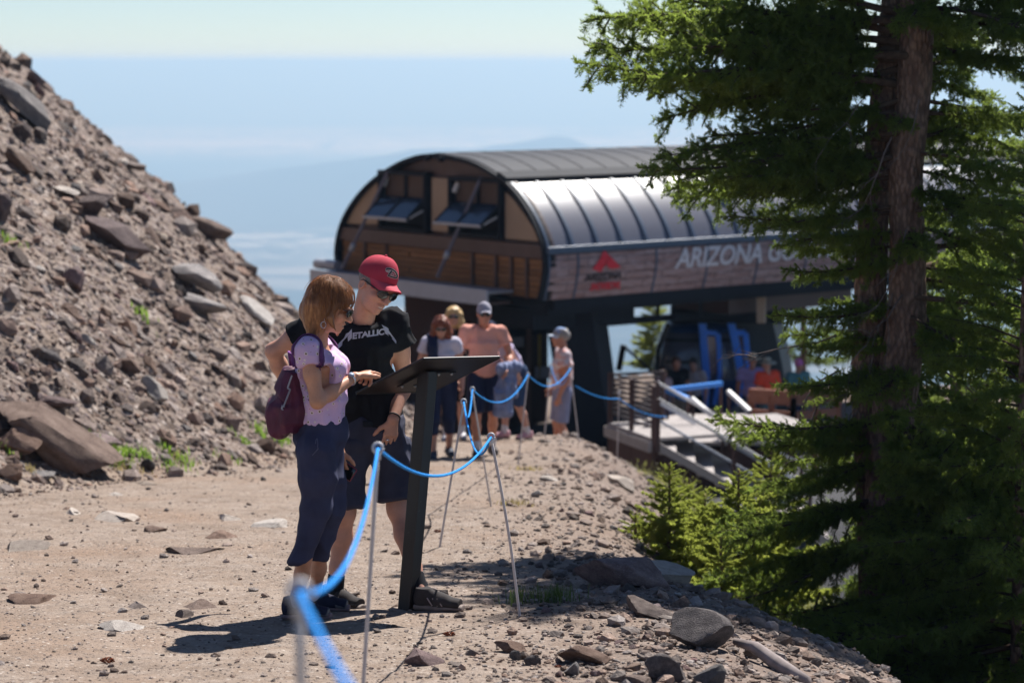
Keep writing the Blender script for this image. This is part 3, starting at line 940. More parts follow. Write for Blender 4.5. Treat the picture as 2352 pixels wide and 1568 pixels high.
def sculpt_head(F, H, male=True, mouth=True):
    k = H.k; A = H.ax
    F.ell(H(0, -.018, .032), np.array((.077, .097, .086)) * k, A, .02)
    F.ell(H(0, .030, -.030), np.array((.064 if male else .060, .062, .080)) * k, A, .03)
    F.ell(H(0, .034, -.082), np.array((.050 if male else .044, .046, .036)) * k, A, .025)
    F.ell(H(0, .074, -.103), np.array((.021, .017, .016)) * k, A, .02)
    for q in (-1, 1):
        F.ell(H(q * .040, .066, -.030), np.array((.022, .020, .018)) * k, A, .02)
        F.ell(H(q * .032, .090, .016), np.array((.026, .012, .009)) * k, A, .014)
        F.ell(H(q * .031, .099, -.004), np.array((.015, .012, .011)) * k, A, .012, sub=True)
    F.chain([H(0, .090, .006), H(0, .106, -.022), H(0, .114, -.036)], [.008 * k, .0095 * k, .0125 * k], .010)
    for q in (-1, 1):
        F.ell(H(q * .012, .100, -.038), np.array((.009, .011, .008)) * k, A, .007)
        F.ell(H(q * .078, -.012, -.012), np.array((.010, .022, .034)) * k, A, .006)
        F.ell(H(q * .084, -.008, -.010), np.array((.006, .012, .020)) * k, A, .004, sub=True)
    F.ell(H(0, .088, -.064), np.array((.024, .013, .007)) * k, A, .010)
    F.ell(H(0, .085, -.082), np.array((.021, .013, .008)) * k, A, .010)
    if mouth: F.ell(H(0, .100, -.0725), np.array((.021, .016, .0052)) * k, A, .003, sub=True)

def teeth(H, mat, parent):
    m = MB(); m.ball(H(0, .0825, -.0715), np.array((.019, .012, .0042)) * H.k, 12, 6, H.ax); return mobj(m, 'teeth', mat, parent)

def hand(F, W, d, n, thumb, curl=(.25, .3, .35, .4), spread=.10, sc=1.0, k=.010, thumb_out=.8, fl=None):
    """W wrist, d towards the knuckles, n out of the palm, thumb = +1/-1 side of the palm"""
    W = np.asarray(W, float); d = unit(d); n = unit(np.asarray(n, float) - d * np.dot(n, d)); t = np.cross(d, n) * thumb
    F.econe(W - d * .01 * sc, W + d * .088 * sc, .028 * sc, .017 * sc, .040 * sc, .0125 * sc, t, .014)
    K = W + d * .082 * sc
    off = (.029, .0095, -.0100, -.0285); ln = (.073, .081, .075, .058); r0 = (.0088, .0090, .0086, .0076)
    for i in range(4):
        p = K + t * off[i] * sc - d * (.006 if i == 3 else 0); dr = unit(d + t * spread * (1.5 - i) * .6); rr = r0[i] * sc
        L = ln[i] * sc; nn = unit(n - dr * np.dot(n, dr))
        for j, (fr, q) in enumerate(((.45, 1.0), (.31, .9), (.24, .84))):
            cl = curl[i] if np.isscalar(curl[i]) else curl[i][j]
            dr, nn = unit(dr * math.cos(cl) + nn * math.sin(cl)), unit(nn * math.cos(cl) - dr * math.sin(cl))
            e = p + dr * L * fr
            F.cone(p, e, rr * q * 1.02, rr * q * .93, .005 if j else k)
            p = e
    b = W + d * .028 * sc + t * .022 * sc + n * .004
    td = unit(d * .75 + t * thumb_out + n * .25)
    e1 = b + td * .042 * sc; td2 = unit(td + d * .5 + n * .15); e2 = e1 + td2 * .030 * sc; e3 = e2 + unit(td2 + d * .2) * .022 * sc
    F.chain([b, e1, e2, e3], [.0145 * sc, .0115 * sc, .0100 * sc, .0080 * sc], .010)

def shoe(parent, foot, f, h, m_up, m_sole, sc=1.0, lace=None):
    """foot = point on the ground under the ankle, f = heading"""
    foot = np.asarray(foot, float); f = unit((f[0], f[1], f[2] if len(f) > 2 else 0)); s_ = unit(np.cross(f, ZZ)); u = np.cross(s_, f)
    q = lambda a, b, c: foot + sc * (f * a + s_ * b + u * c)
    F = Field([q(-.08, 0, 0), q(.22, 0, .12)], .07, h)
    F.cone(q(-.032, 0, .062), q(-.028, 0, .105), .040 * sc, .040 * sc, .02)
    F.econe(q(-.06, 0, .045), q(.07, 0, .052), .034 * sc, .036 * sc, .044 * sc, .034 * sc, s_, .03)
    F.econe(q(.05, 0, .048), q(.178, 0, .040), .044 * sc, .036 * sc, .042 * sc, .030 * sc, s_, .03)
    F.cone(q(-.01, 0, .085), q(.09, 0, .062), .032 * sc, .026 * sc, .03)
    F.cut(q(0, 0, .024), -u); F.cut(q(-.03, 0, .118), u)
    o = fobj(F, 'shoe', m_up, parent, 1)
    G = Field([q(-.08, 0, 0), q(.22, 0, .05)], .06, h)
    G.econe(q(-.07, 0, .020), q(.06, 0, .018), .038 * sc, .026 * sc, .045 * sc, .022 * sc, s_, .02)
    G.econe(q(.05, 0, .018), q(.195, 0, .024), .046 * sc, .022 * sc, .036 * sc, .016 * sc, s_, .02)
    G.cut(q(0, 0, .001), -u); G.cut(q(0, 0, .034), u + f * -.05)
    fobj(G, 'sole', m_sole, o, 1)
    if lace is not None:
        m = MB()
        for i in range(4):
            c = .045 + .022 * i; z = .093 - .0105 * i
            m.tube([q(c, -.022, z - .012), q(c + .004, 0, z), q(c, .022, z - .012)], .0035 * sc, 5)
        m.tube([q(.03, .0, .108), q(.05, .03, .085), q(.07, .045, .06)], .003, 5); m.tube([q(.03, .0, .108), q(.06, -.02, .105), q(.075, -.035, .07)], .003, 5)
        mobj(m, 'lace', lace, o)
    return o

def cap_parts(H, parent, m_crown, m_brim, dz=.030, tilt=.10, brim_len=.072):
    k = H.k
    fu = unit(H.f * math.cos(tilt) + H.u * math.sin(tilt)); uu = unit(H.u * math.cos(tilt) - H.f * math.sin(tilt))
    q = lambda x, y, z: H.c + k * (H.s * x + fu * y + uu * z)
    m = MB(); rows = []
    for j in range(13):
        ph = math.radians(-6 + 96 * j / 12)
        row = []
        for i in range(41):
            t = 2 * math.pi * i / 40; cr = math.cos(ph) if ph > 0 else 1.0
            seam = 1 - .008 * max(0, math.cos(3 * t + math.pi / 2) ** 40)
            y = math.sin(t); front = max(0, y)
            hgt = .100 + .014 * front * math.sin(2 * max(ph, 0))
            row.append(q(.0865 * cr * math.cos(t) * seam, (-.016 + .107 * cr * math.sin(t)) * 1.0, dz + hgt * math.sin(ph) ** .94 if ph > 0 else dz + .10 * math.sin(ph)))
        rows.append(row)
    m.grid(rows); cap = mobj(m, 'cap', m_crown, parent)
    m = MB(); T = []; Bm = []
    for i in range(19):
        t = math.radians(90 - 66 + 132 * i / 18)
        a, b = [], []
        for j in range(7):
            r = j / 6; lx = .0875 * math.cos(t); ly = -.016 + .108 * math.sin(t)
            sx = lx * (1 - .10 * r); fy = ly + brim_len * r * max(.0, math.sin(t)) ** 1.2
            drop = -.022 * (lx / .05) ** 2 * r * .55 - .010 * r
            a.append(q(sx, fy, dz - .006 + drop)); b.append(q(sx, fy, dz - .0105 + drop))
        T.append(a); Bm.append(b)
    m.grid(T); m.grid([r[::-1] for r in Bm])
    for i in range(18): m.add([T[i][6], T[i + 1][6], Bm[i + 1][6], Bm[i][6]], [(0, 1, 2, 3)])
    mobj(m, 'brim', m_brim, cap)
    m = MB(); m.ball(q(0, -.014, dz + .102), .0075 * k); mobj(m, 'cap_button', m_crown, cap)
    return cap, q

def glasses(H, parent, m_lens, m_frame, tilt=0.0):
    k = H.k; m = MB()
    g = empty('sunglasses', (0, 0, 0)); g.parent = parent
    for q in (-1, 1):
        m2 = MB(); ax = (unit(H.s - H.f * q * .28), unit(H.f + H.s * q * .28), H.u)
        m2.ball(H(q * .034, .101, -.004), np.array((.029, .0055, .0205)) * k, 16, 10, ax); mobj(m2, 'lens', m_lens, g)
        m.tube([H(q * .062, .090, .008), H(q * .078, .055, .010), H(q * .083, -.01, .008), H(q * .082, -.03, -.006)], .0034 * k, 6)
        m.tube([H(q * .006, .108, .006), H(q * .020, .107, .017), H(q * .045, .101, .017), H(q * .063, .091, .008)], .0034 * k, 6)
    m.tube([H(-.010, .1085, .004), H(0, .1115, .006), H(.010, .1085, .004)], .004 * k, 6)
    mobj(m, 'frame', m_frame, g)
    return g

def skin_mat(name, c, spots=.25):
    n = NT(name); p = n.coord()
    a = n.noise(p, 14, 4, .6); b = n.noise(p, 120, 2)
    col = n.mix(n.map(a, .3, .7), [x * .86 for x in c], [min(1, x * 1.10) for x in c])
    col = n.mix(n.math('MULTIPLY', n.map(b, .58, .68), spots), col, (c[0] * .55, c[1] * .42, c[2] * .38))
    return n.set(col, .5, 0, .35, n.bump(n.noise(p, 220, 2), .15, .002), Subsurface_Weight=.12, Subsurface_Radius=(.012, .005, .003), Subsurface_Scale=.6)

def cloth_mat(name, c, rough=.85, var=.12, weave=420, sheen=.1):
    n = NT(name); p = n.coord()
    a = n.noise(p, 9, 4, .6); w = n.noise(p, weave, 1)
    col = n.mix(n.map(a, .3, .7), [x * (1 - var) for x in c], [min(1, x * (1 + var)) for x in c])
    nm = n.bump(a, .25, .012); nm = n.bump(w, .2, .002, nm)
    return n.set(col, rough, 0, .2, nm)

def folds(amp, freq, seed=0, stretch=(1, 1, .45), ridge=True):
    def f(v):
        p = v * np.array(stretch) * freq
        a = vnoise3(p, seed); b = vnoise3(p * 2.1 + 7, seed + 3)
        if ridge: a = 1 - np.abs(2 * a - 1); b = 1 - np.abs(2 * b - 1)
        return amp * ((a - .5) + .5 * (b - .5))
    return f

def ribbon_on(bvh, pts, width, off, mat, name, parent, n=40, side=None, thick=.004):
    """flat strap laid on a surface along pts"""
    pts = [np.asarray(p, float) for p in pts]
    s = np.r_[0, np.cumsum([np.linalg.norm(pts[i + 1] - pts[i]) for i in range(len(pts) - 1)])]
    P_ = [np.array([np.interp(t, s, [p[i] for p in pts]) for i in range(3)]) for t in np.linspace(0, s[-1], n)]
    L, R, Q = [], [], []
    for i, p in enumerate(P_):
        loc, nr, _, _ = bvh.find_nearest(Vector(p)); nr = np.array(nr)
        Q.append((np.array(loc) + nr * off, nr))
    for i in range(n):
        d = Q[min(i + 1, n - 1)][0] - Q[max(i - 1, 0)][0]
        sd = unit(np.cross(d, Q[i][1])); c, nr = Q[i]
        L.append((c + sd * width / 2, c + sd * width / 2 + nr * thick)); R.append((c - sd * width / 2, c - sd * width / 2 + nr * thick))
    m = MB(); m.grid([(L[i][0], L[i][1], R[i][1], R[i][0], L[i][0]) for i in range(n)])
    return mobj(m, name, mat, parent)

def decal(bvh, pts3, faces, ray, off, name, mat, parent):
    """flat print: points are thrown along ray onto the surface"""
    v = []
    for p in pts3:
        h = bvh.ray_cast(Vector(p - np.asarray(ray) * .5), Vector(ray))
        q = np.array(h[0]) + np.array(h[1]) * off if h[0] is not None else np.asarray(p)
        v.append(q)
    m = MB(); m.add(v, faces)
    L = parent_loc(parent); m.v = [q - L for q in m.v]
    o = link(name, mesh_np(name, m.v, m.f, True), mat, parent)
    return o
# ------------------------------------------------------------------ the couple at the sign
M_LENS = NT('dark_lens').set((.012, .012, .014), .08, 0, .9)
M_FRAME = plain('black_frame', (.012, .011, .011), .3, 0, .6)
M_TEETH = plain('teeth', (.75, .70, .62), .3, 0, .5, .03)

def build_sign():
    base = onground(936, 1402); d0 = base[1]
    top = P(981, 872, d0 + .03)
    sg = empty('information_sign', base, 'black metal information sign on a leaning square post beside the rope', 'sign')
    n = NT('black_powder_coat'); c = n.coord(); a = n.noise(c, 60, 3); b_ = n.noise(c, 5, 4)
    chips = n.math('MULTIPLY', n.map(a, .68, .72), n.map(b_, .45, .6))
    blk = n.set(n.mix(chips, (.020, .017, .017), (.20, .18, .16)), .42, 0, .5, n.bump(n.noise(c, 300, 2), .1, .001))
    ax = unit(top - base); x1 = unit(np.array((.78, -.62, 0)) - ax * np.dot((.78, -.62, 0), ax)); x2 = np.cross(ax, x1)
    m = MB(); L = np.linalg.norm(top - base) + .25
    m.box(base - ax * .2 + ax * L / 2, (.078, .078, L), (x1, x2, ax), .006); mobj(m, 'post', blk, sg, False)
    # panel: low edge towards the readers, high edge towards the trail
    D = [(818, 900, d0 + .06), (972, 822, d0 - .12), (1146, 818, d0 + .10), (978, 893, d0 + .28)]
    q = [P(*w) for w in D]; q[3] = q[0] + q[2] - q[1]
    nrm = unit(np.cross(q[1] - q[0], q[3] - q[0])); nrm = nrm if nrm[2] > 0 else -nrm
    cen = sum(q) / 4; e1 = q[1] - q[0]; e2 = q[3] - q[0]
    m = MB(); bm = bmesh.new()
    m.prism(q, -nrm * .012); 
    for k in range(4): 
        a, b = q[k], q[(k + 1) % 4]
        m.tube([a - nrm * .006, b - nrm * .006], .0085, 8)
    mobj(m, 'panel', blk, sg, False)
    M_PR = NT('printed_panel'); cc = M_PR.coord(); mt = M_PR.set(M_PR.mix(M_PR.map(M_PR.noise(cc, 4, 3), .4, .6), (.30, .36, .33), (.45, .40, .30)), .3)
    m = MB(); ins = [cen + (p - cen) * .93 + nrm * .003 for p in q]; m.add(ins, [(0, 1, 2, 3)]); mobj(m, 'panel_face', mt, sg, False)
    c2 = cen - nrm * .02 - e1 * .03; m = MB(); k1, k2 = e1 * .42, e2 * .40
    m.prism([c2 - k1 / 2 - k2 / 2, c2 + k1 / 2 - k2 / 2, c2 + k1 / 2 + k2 / 2, c2 - k1 / 2 + k2 / 2], -nrm * .008); br = mobj(m, 'bracket_plate', blk, sg, False)
    steel = plain('bolt_steel', (.35, .34, .33), .35, .8)
    for i in (-1, 1):
        for j in (-1, 0, 1):
            m = MB(); m.ball(c2 + k1 * .42 * i + k2 * .42 * j - nrm * .011, .009, 8, 5); mobj(m, 'bolt', steel, br)
    m = MB(); m.box(base + (0, 0, -.02), (.16, .15, .06), (x1, x2, ax), .012); mobj(m, 'footing', plain('footing_concrete', (.25, .20, .165), .9), sg)
    return sg, q, nrm
SIGN, SQ, SNRM = build_sign()

def build_man():
    D = 12.86
    gR = onground(768, 1394); gL = onground(983, 1400)
    root = empty('person', ((gR + gL) / 2), 'man in a black t-shirt, red cap and sunglasses leaning over the sign', 'person')
    skin = skin_mat('tanned_skin', (.58, .30, .21), .12)
    q = lambda x, y, o=0.0: P(x, y, D + o)
    hdc = q(866, 655, -.12); H = HeadF(hdc, (.55, -.72, -.40), (.44, -.16, .80), 1.13)
    nb = q(830, 738, .0); shR = q(716, 756, .0); shL = q(908, 742, .07)
    elR = q(628, 806, .06); wrR = q(668, 905, .24); elL = q(930, 868, .10); wrL = q(903, 962, -.10)
    pel = q(850, 1000, .02); wst = q(838, 905, .02); chs = q(826, 805, .03)
    hiR = q(806, 1015, -.02); hiL = q(896, 1012, .06)
    knR = q(792, 1175, -.06); knL = q(914, 1168, .0)
    anR = gR + (0, 0, .085); anL = gL + (-.04, .03, .085)
    sx = unit(shL - shR)
    pts = [hdc + (0, 0, .2), hdc - (0, 0, .2), elR, wrR, elL, wrL, gR, gL, knL, knR]
    F = Field(pts, .16, .0046)
    F.ell(pel, (.165, .115, .13), (sx, np.cross(ZZ, sx), ZZ), .04)
    F.econe(pel, chs, .155, .110, .165, .115, sx, .05); F.econe(chs, nb - (0, 0, .05), .165, .112, .12, .075, sx, .05)
    F.cone(shR, shL, .055, .055, .05)
    F.chain([nb - (0, 0, .03), H(0, -.028, -.055)], [.064, .058], .03)
    F.chain([shR, (shR + elR) / 2 + (0, 0, .005), elR, (elR * .68 + wrR * .32), wrR], [.060, .050, .041, .043, .029], .03)
    F.chain([shL, (shL + elL) / 2, elL, elL * .68 + wrL * .32 + (.004, 0, 0), wrL], [.060, .050, .041, .042, .028], .03)
    for hi, kn, an, sgn in ((hiR, knR, anR, -1), (hiL, knL, anL, 1)):
        F.cone(hi, kn, .088, .056, .04)
        F.ell(kn + (0, -.012, .0), (.052, .054, .062), None, .03)
        ca = kn * .68 + an * .32 + (0, .018, 0)
        F.chain([kn, ca, kn * .30 + an * .70, an], [.050, .056, .040, .036], .03)
    for g, f in ((gR, (.82, -.58, 0)), (gL, (.95, -.30, 0))):
        f = unit(f); F.cone(g + (0, 0, .06), g + f * .09 + (0, 0, .036), .026, .018, .03)
    sculpt_head(F, H, True)
    hand(F, wrL, (-.16, -.06, -1.0), (-.35, .95, 0), -1, ((.22, .3, .25), (.25, .35, .3), (.3, .4, .3), (.35, .45, .3)), .10, 1.04, .01, .95)
    hand(F, wrR, (.5, .25, -.8), (.3, -.9, .1), 1, (.5, .5, .5, .5))
    fobj(F, 'body', skin, root, 2)
    teeth(H, M_TEETH, root)
    # short grey hair at the sides under the cap
    G = Field([H(0, -.02, .05)], .15, .004)
    G.ell(H(0, -.020, .030), np.array((.083, .101, .082)) * H.k, H.ax, .0); G.cut(H(0, .050, 0), H.f + H.u * .0); G.cut(H(0, 0, -.045 + .02), -H.u - H.f * -.5)
    fobj(G, 'hair', plain('grey_hair', (.22, .19, .17), .7, 0, .3, .35, 120, .6, 300), root, 1)
    # t-shirt
    T = Field([shR, shL, elR, elL, pel, nb], .22, .0052)
    T.econe(pel + (0, 0, .02), wst, .178, .130, .172, .128, sx, .05)
    T.econe(wst, chs + (0, 0, .02), .172, .128, .190, .134, sx, .06); T.econe(chs + (0, 0, .02), nb - (0, 0, .045), .190, .134, .145, .098, sx, .06)
    T.cone(shR + sx * .03, shL - sx * .03, .066, .066, .05); T.ell(nb - (0, 0, .035), (.115, .09, .045), None, .05); T.cone(nb - (0, 0, .02), shL, .055, .060, .05); T.cone(nb - (0, 0, .02), shR, .055, .060, .05)
    sR = shR + (elR - shR) * .52; sL = shL + (elL - shL) * .46 + (.014, 0, .008)
    T.econe(shR, sR, .070, .072, .080, .080, sx, .04); T.econe(shL, sL, .068, .070, .090, .086, sx, .04)
    T.cut(q(848, 972, 0), (-.02, 0, -1), lambda x, y, z: .006 * np.sin(28 * x + 9 * y))
    T.cut_near(sR - unit(elR - shR) * .02, elR - shR, sR + unit(elR - shR) * .05, .13); T.cut_near(sL - unit(elL - shL) * .01, elL - shL, sL + unit(elL - shL) * .05, .13)
    T.cone(nb - (0, 0, .005), H(0, -.028, -.05), .074, .070, .012, True); T.ell(nb + (.012, -.075, .01), (.062, .06, .035), None, .012, True)
    black = cloth_mat('black_cotton', (.009, .009, .012), .9, .2)
    sh, bvh = fobj(T, 't_shirt', black, root, 2, folds(.030, 8, 3, (1.2, 1.2, .8)), True, True)
    m = MB(); c0 = nb + (.008, -.02, -.012)
    # logo print : first and last letters drawn out into barbed strokes
    zoom = lambda x, y: ((830 + x / 12.379) * .91875, (780 + y / 12.379) * .91875)
    def pr(poly): return [P(*zoom(*p), D - .12) for p in poly]
    ray = unit(P(850, 770, 20) - P(850, 770, 10))
    M_LOGO = plain('shirt_print', (.42, .42, .50), .8, 0, .2, .05)
    shapes = [
        [(612, 520), (600, 600), (560, 660), (330, 920), (240, 1040), (320, 1035), (200, 1138), (160, 1080), (215, 975), (430, 745), (470, 690), (420, 700), (440, 668), (520, 628)],
        [(612, 520), (618, 600), (610, 640), (520, 830), (495, 900), (485, 770), (560, 660)],
        [(618, 600), (612, 805), (495, 908), (520, 800), (570, 690)],
        [(1530, 385), (1690, 470), (1745, 512), (1700, 515), (1740, 600), (1700, 640), (1640, 560), (1590, 470)],
        [(1590, 480), (1650, 560), (1700, 640), (1720, 690), (1745, 742), (1660, 670), (1620, 560)],
        [(1700, 515), (1815, 650), (1805, 680), (1760, 690), (1690, 640), (1660, 550)],
        [(1815, 650), (1930, 790), (2000, 900), (1990, 985), (1930, 930), (1840, 835), (1890, 850), (1880, 810), (1790, 690)],
    ]
    def tri(poly3):
        bm = bmesh.new(); vs = [bm.verts.new(p) for p in poly3]; bm.faces.new(vs); bmesh.ops.triangulate(bm, faces=bm.faces)
        for _ in range(3):
            bmesh.ops.subdivide_edges(bm, edges=[e for e in bm.edges if e.calc_length() > .018], cuts=1); bmesh.ops.triangulate(bm, faces=bm.faces)
        bm.verts.index_update(); r = [np.array(v.co) for v in bm.verts], [tuple(v.index for v in f.verts) for f in bm.faces]; bm.free(); return r
    V, Fc = [], []
    for s_ in shapes:
        v, f = tri(pr(s_)); Fc += [tuple(i + len(V) for i in p) for p in f]; V += v
    decal(bvh, V, Fc, ray, .0035, 'shirt_lettering', M_LOGO, sh)
    v, f = text2('ETALLIC', 1.0, 0, .045, .92); xs = max(p[0] for p in v); ym = max(p[1] for p in v)
    V = []
    for a, b in v:
        t = a / xs; bx, by = 628 + (1625 - 628) * t, 826 + (688 - 826) * t
        hgt = 195 + 25 * math.sin(math.pi * t) * -.6 + 8 * t
        V.append(P(*zoom(bx + b / ym * 5, by - b / ym * hgt), D - .12))
    decal(bvh, V, f, ray, .0035, 'shirt_lettering', M_LOGO, sh)
    # shorts
    G = Field([hiR, hiL, knR, knL, pel], .20, .0055)
    G.ell(pel, (.178, .135, .125), (sx, np.cross(ZZ, sx), ZZ), .05); G.econe(pel + (0, 0, .10), pel - (0, 0, .03), .168, .122, .180, .132, sx, .04)
    for hi, kn in ((hiR, knR), (hiL, knL)):
        e = kn + (kn - hi) * .05
        G.econe(hi, e, .106, .112, .096, .100, sx, .04)
    G.cut(q(800, 1150, -.05), (-.10, 0, -1), lambda x, y, z: .004 * np.sin(30 * x)) if False else None
    for hi, kn, yy in ((hiR, knR, 1154), (hiL, knL, 1143)):
        p = q(float(1176 + (kn[0] / kn[1]) * FPX), yy, 0); G.cut_near(p, unit(kn - hi) + np.array((0, .0, -.2)), p - (0, 0, .08), .20)
    navy = cloth_mat('navy_short_cloth', (.046, .047, .075), .8, .18)
    so = fobj(G, 'shorts', navy, root, 2, folds(.034, 8, 9, (1, 1, .6)))
    # socks and shoes
    M_SOCK = cloth_mat('black_sock', (.012, .012, .016)); M_UP = cloth_mat('grey_mesh_shoe', (.040, .034, .034), .8, .35, 500); M_SOLE = plain('grey_sole', (.20, .155, .135), .7)
    for an, kn, g, f in ((anR, knR, gR, (.82, -.58, 0)), (anL, knL, gL, (.95, -.30, 0))):
        K = Field([an, an + (kn - an) * .26], .08, .005); K.cone(an - (0, 0, .03), an + (kn - an) * .24, .048, .046, .0); K.cut(an + (kn - an) * .22, kn - an)
        fobj(K, 'sock', M_SOCK, root, 1)
        so_ = shoe(root, g, f, .005, M_UP, M_SOLE, 1.02, plain('grey_lace', (.10, .085, .085), .8) if g is gR else plain('grey_lace', (.10, .085, .085), .8))
        fo = unit(f); sd = unit(np.cross(fo, ZZ)); mk = MB()
        for o in (.0, .03, .055):
            mk.tube([g + fo * (.01 + o) + sd * .043 + (0, 0, .075), g + fo * (.04 + o) + sd * .047 + (0, 0, .035)], .0035, 5)
        mobj(mk, 'shoe_stripe', plain('stripe_pale', (.35, .28, .27), .6), so_)
    # cap with its badge, sunglasses, wristband, ring
    red = cloth_mat('red_twill', (.42, .042, .068), .85, .06, 600); red2 = cloth_mat('red_brim_twill', (.54, .075, .105), .8, .05, 600)
    cap, cq = cap_parts(H, root, red, red2, .040, .16)
    glasses(H, root, M_LENS, M_FRAME)
    bm_ = cap.data; L = np.array(parent_loc(root)); cb = BVHTree.FromPolygons([tuple(np.array(v.co) + L) for v in bm_.vertices], [tuple(p.vertices) for p in bm_.polygons])
    zc = lambda x, y: P((880 + x / 9.8) * .91875, (600 + y / 9.8) * .91875, D - .4)
    ring = lambda cx, cy, rx, ry, a0, a1, rot, n=22: [(cx + rx * math.cos(a) * math.cos(rot) - ry * math.sin(a) * math.sin(rot), cy + rx * math.cos(a) * math.sin(rot) + ry * math.sin(a) * math.cos(rot)) for a in np.linspace(a0, a1, n)]
    def stroke(line, w, col, off):
        line = [np.array(p, float) for p in line]; a, b = [], []
        for i, p in enumerate(line):
            d = line[min(i + 1, len(line) - 1)] - line[max(i - 1, 0)]; d = d / max(1e-6, np.hypot(*d)); nn = np.array((-d[1], d[0])) * w / 2
            a.append(p + nn); b.append(p - nn)
        n = len(line); V = [zc(*p) for p in a] + [zc(*p) for p in b]
        decal(cb, V, [(i, i + 1, n + i + 1, n + i) for i in range(n - 1)], ray, off, 'cap_emblem', col, cap)
    C_B = plain('emblem_black', (.012, .010, .014), .7); C_W = plain('emblem_edge', (.55, .47, .42), .7)
    tail = [(838, 705), (870, 678), (930, 680), (1000, 700), (1060, 745), (1100, 800), (1115, 855), (1095, 900), (1040, 895), (960, 875), (890, 850), (930, 800), (965, 750), (985, 735)]
    stroke(tail, 62, C_W, .0012); stroke(tail, 34, C_B, .0022)
    stroke([(838, 705), (850, 735), (885, 755), (960, 735), (985, 735)], 40, C_W, .0012); stroke([(990, 790), (1040, 825), (1010, 850), (960, 835), (990, 795)], 16, C_W, .0024)
    m = MB(); wd = unit(wrL - elL); a, b, _ = frame(wd); c = wrL - wd * .015
    m.tube([c + .033 * (a * math.cos(t) + b * math.sin(t)) for t in np.linspace(0, 2 * math.pi, 25)], .0045, 6); mobj(m, 'wristband', C_B, root)
    m = MB(); p = q(890, 1010, -.13); m.ball(p, .0, 4, 3) if False else m.ball(p, (.009, .006, .006)); mobj(m, 'finger_ring', plain('silver', (.6, .6, .6), .25, 1), root)
    m = MB(); m.box(q(845, 973, -.135), (.05, .012, .035), None, .004); mobj(m, 'belt_buckle', M_STEEL, root)
    return root
build_man()

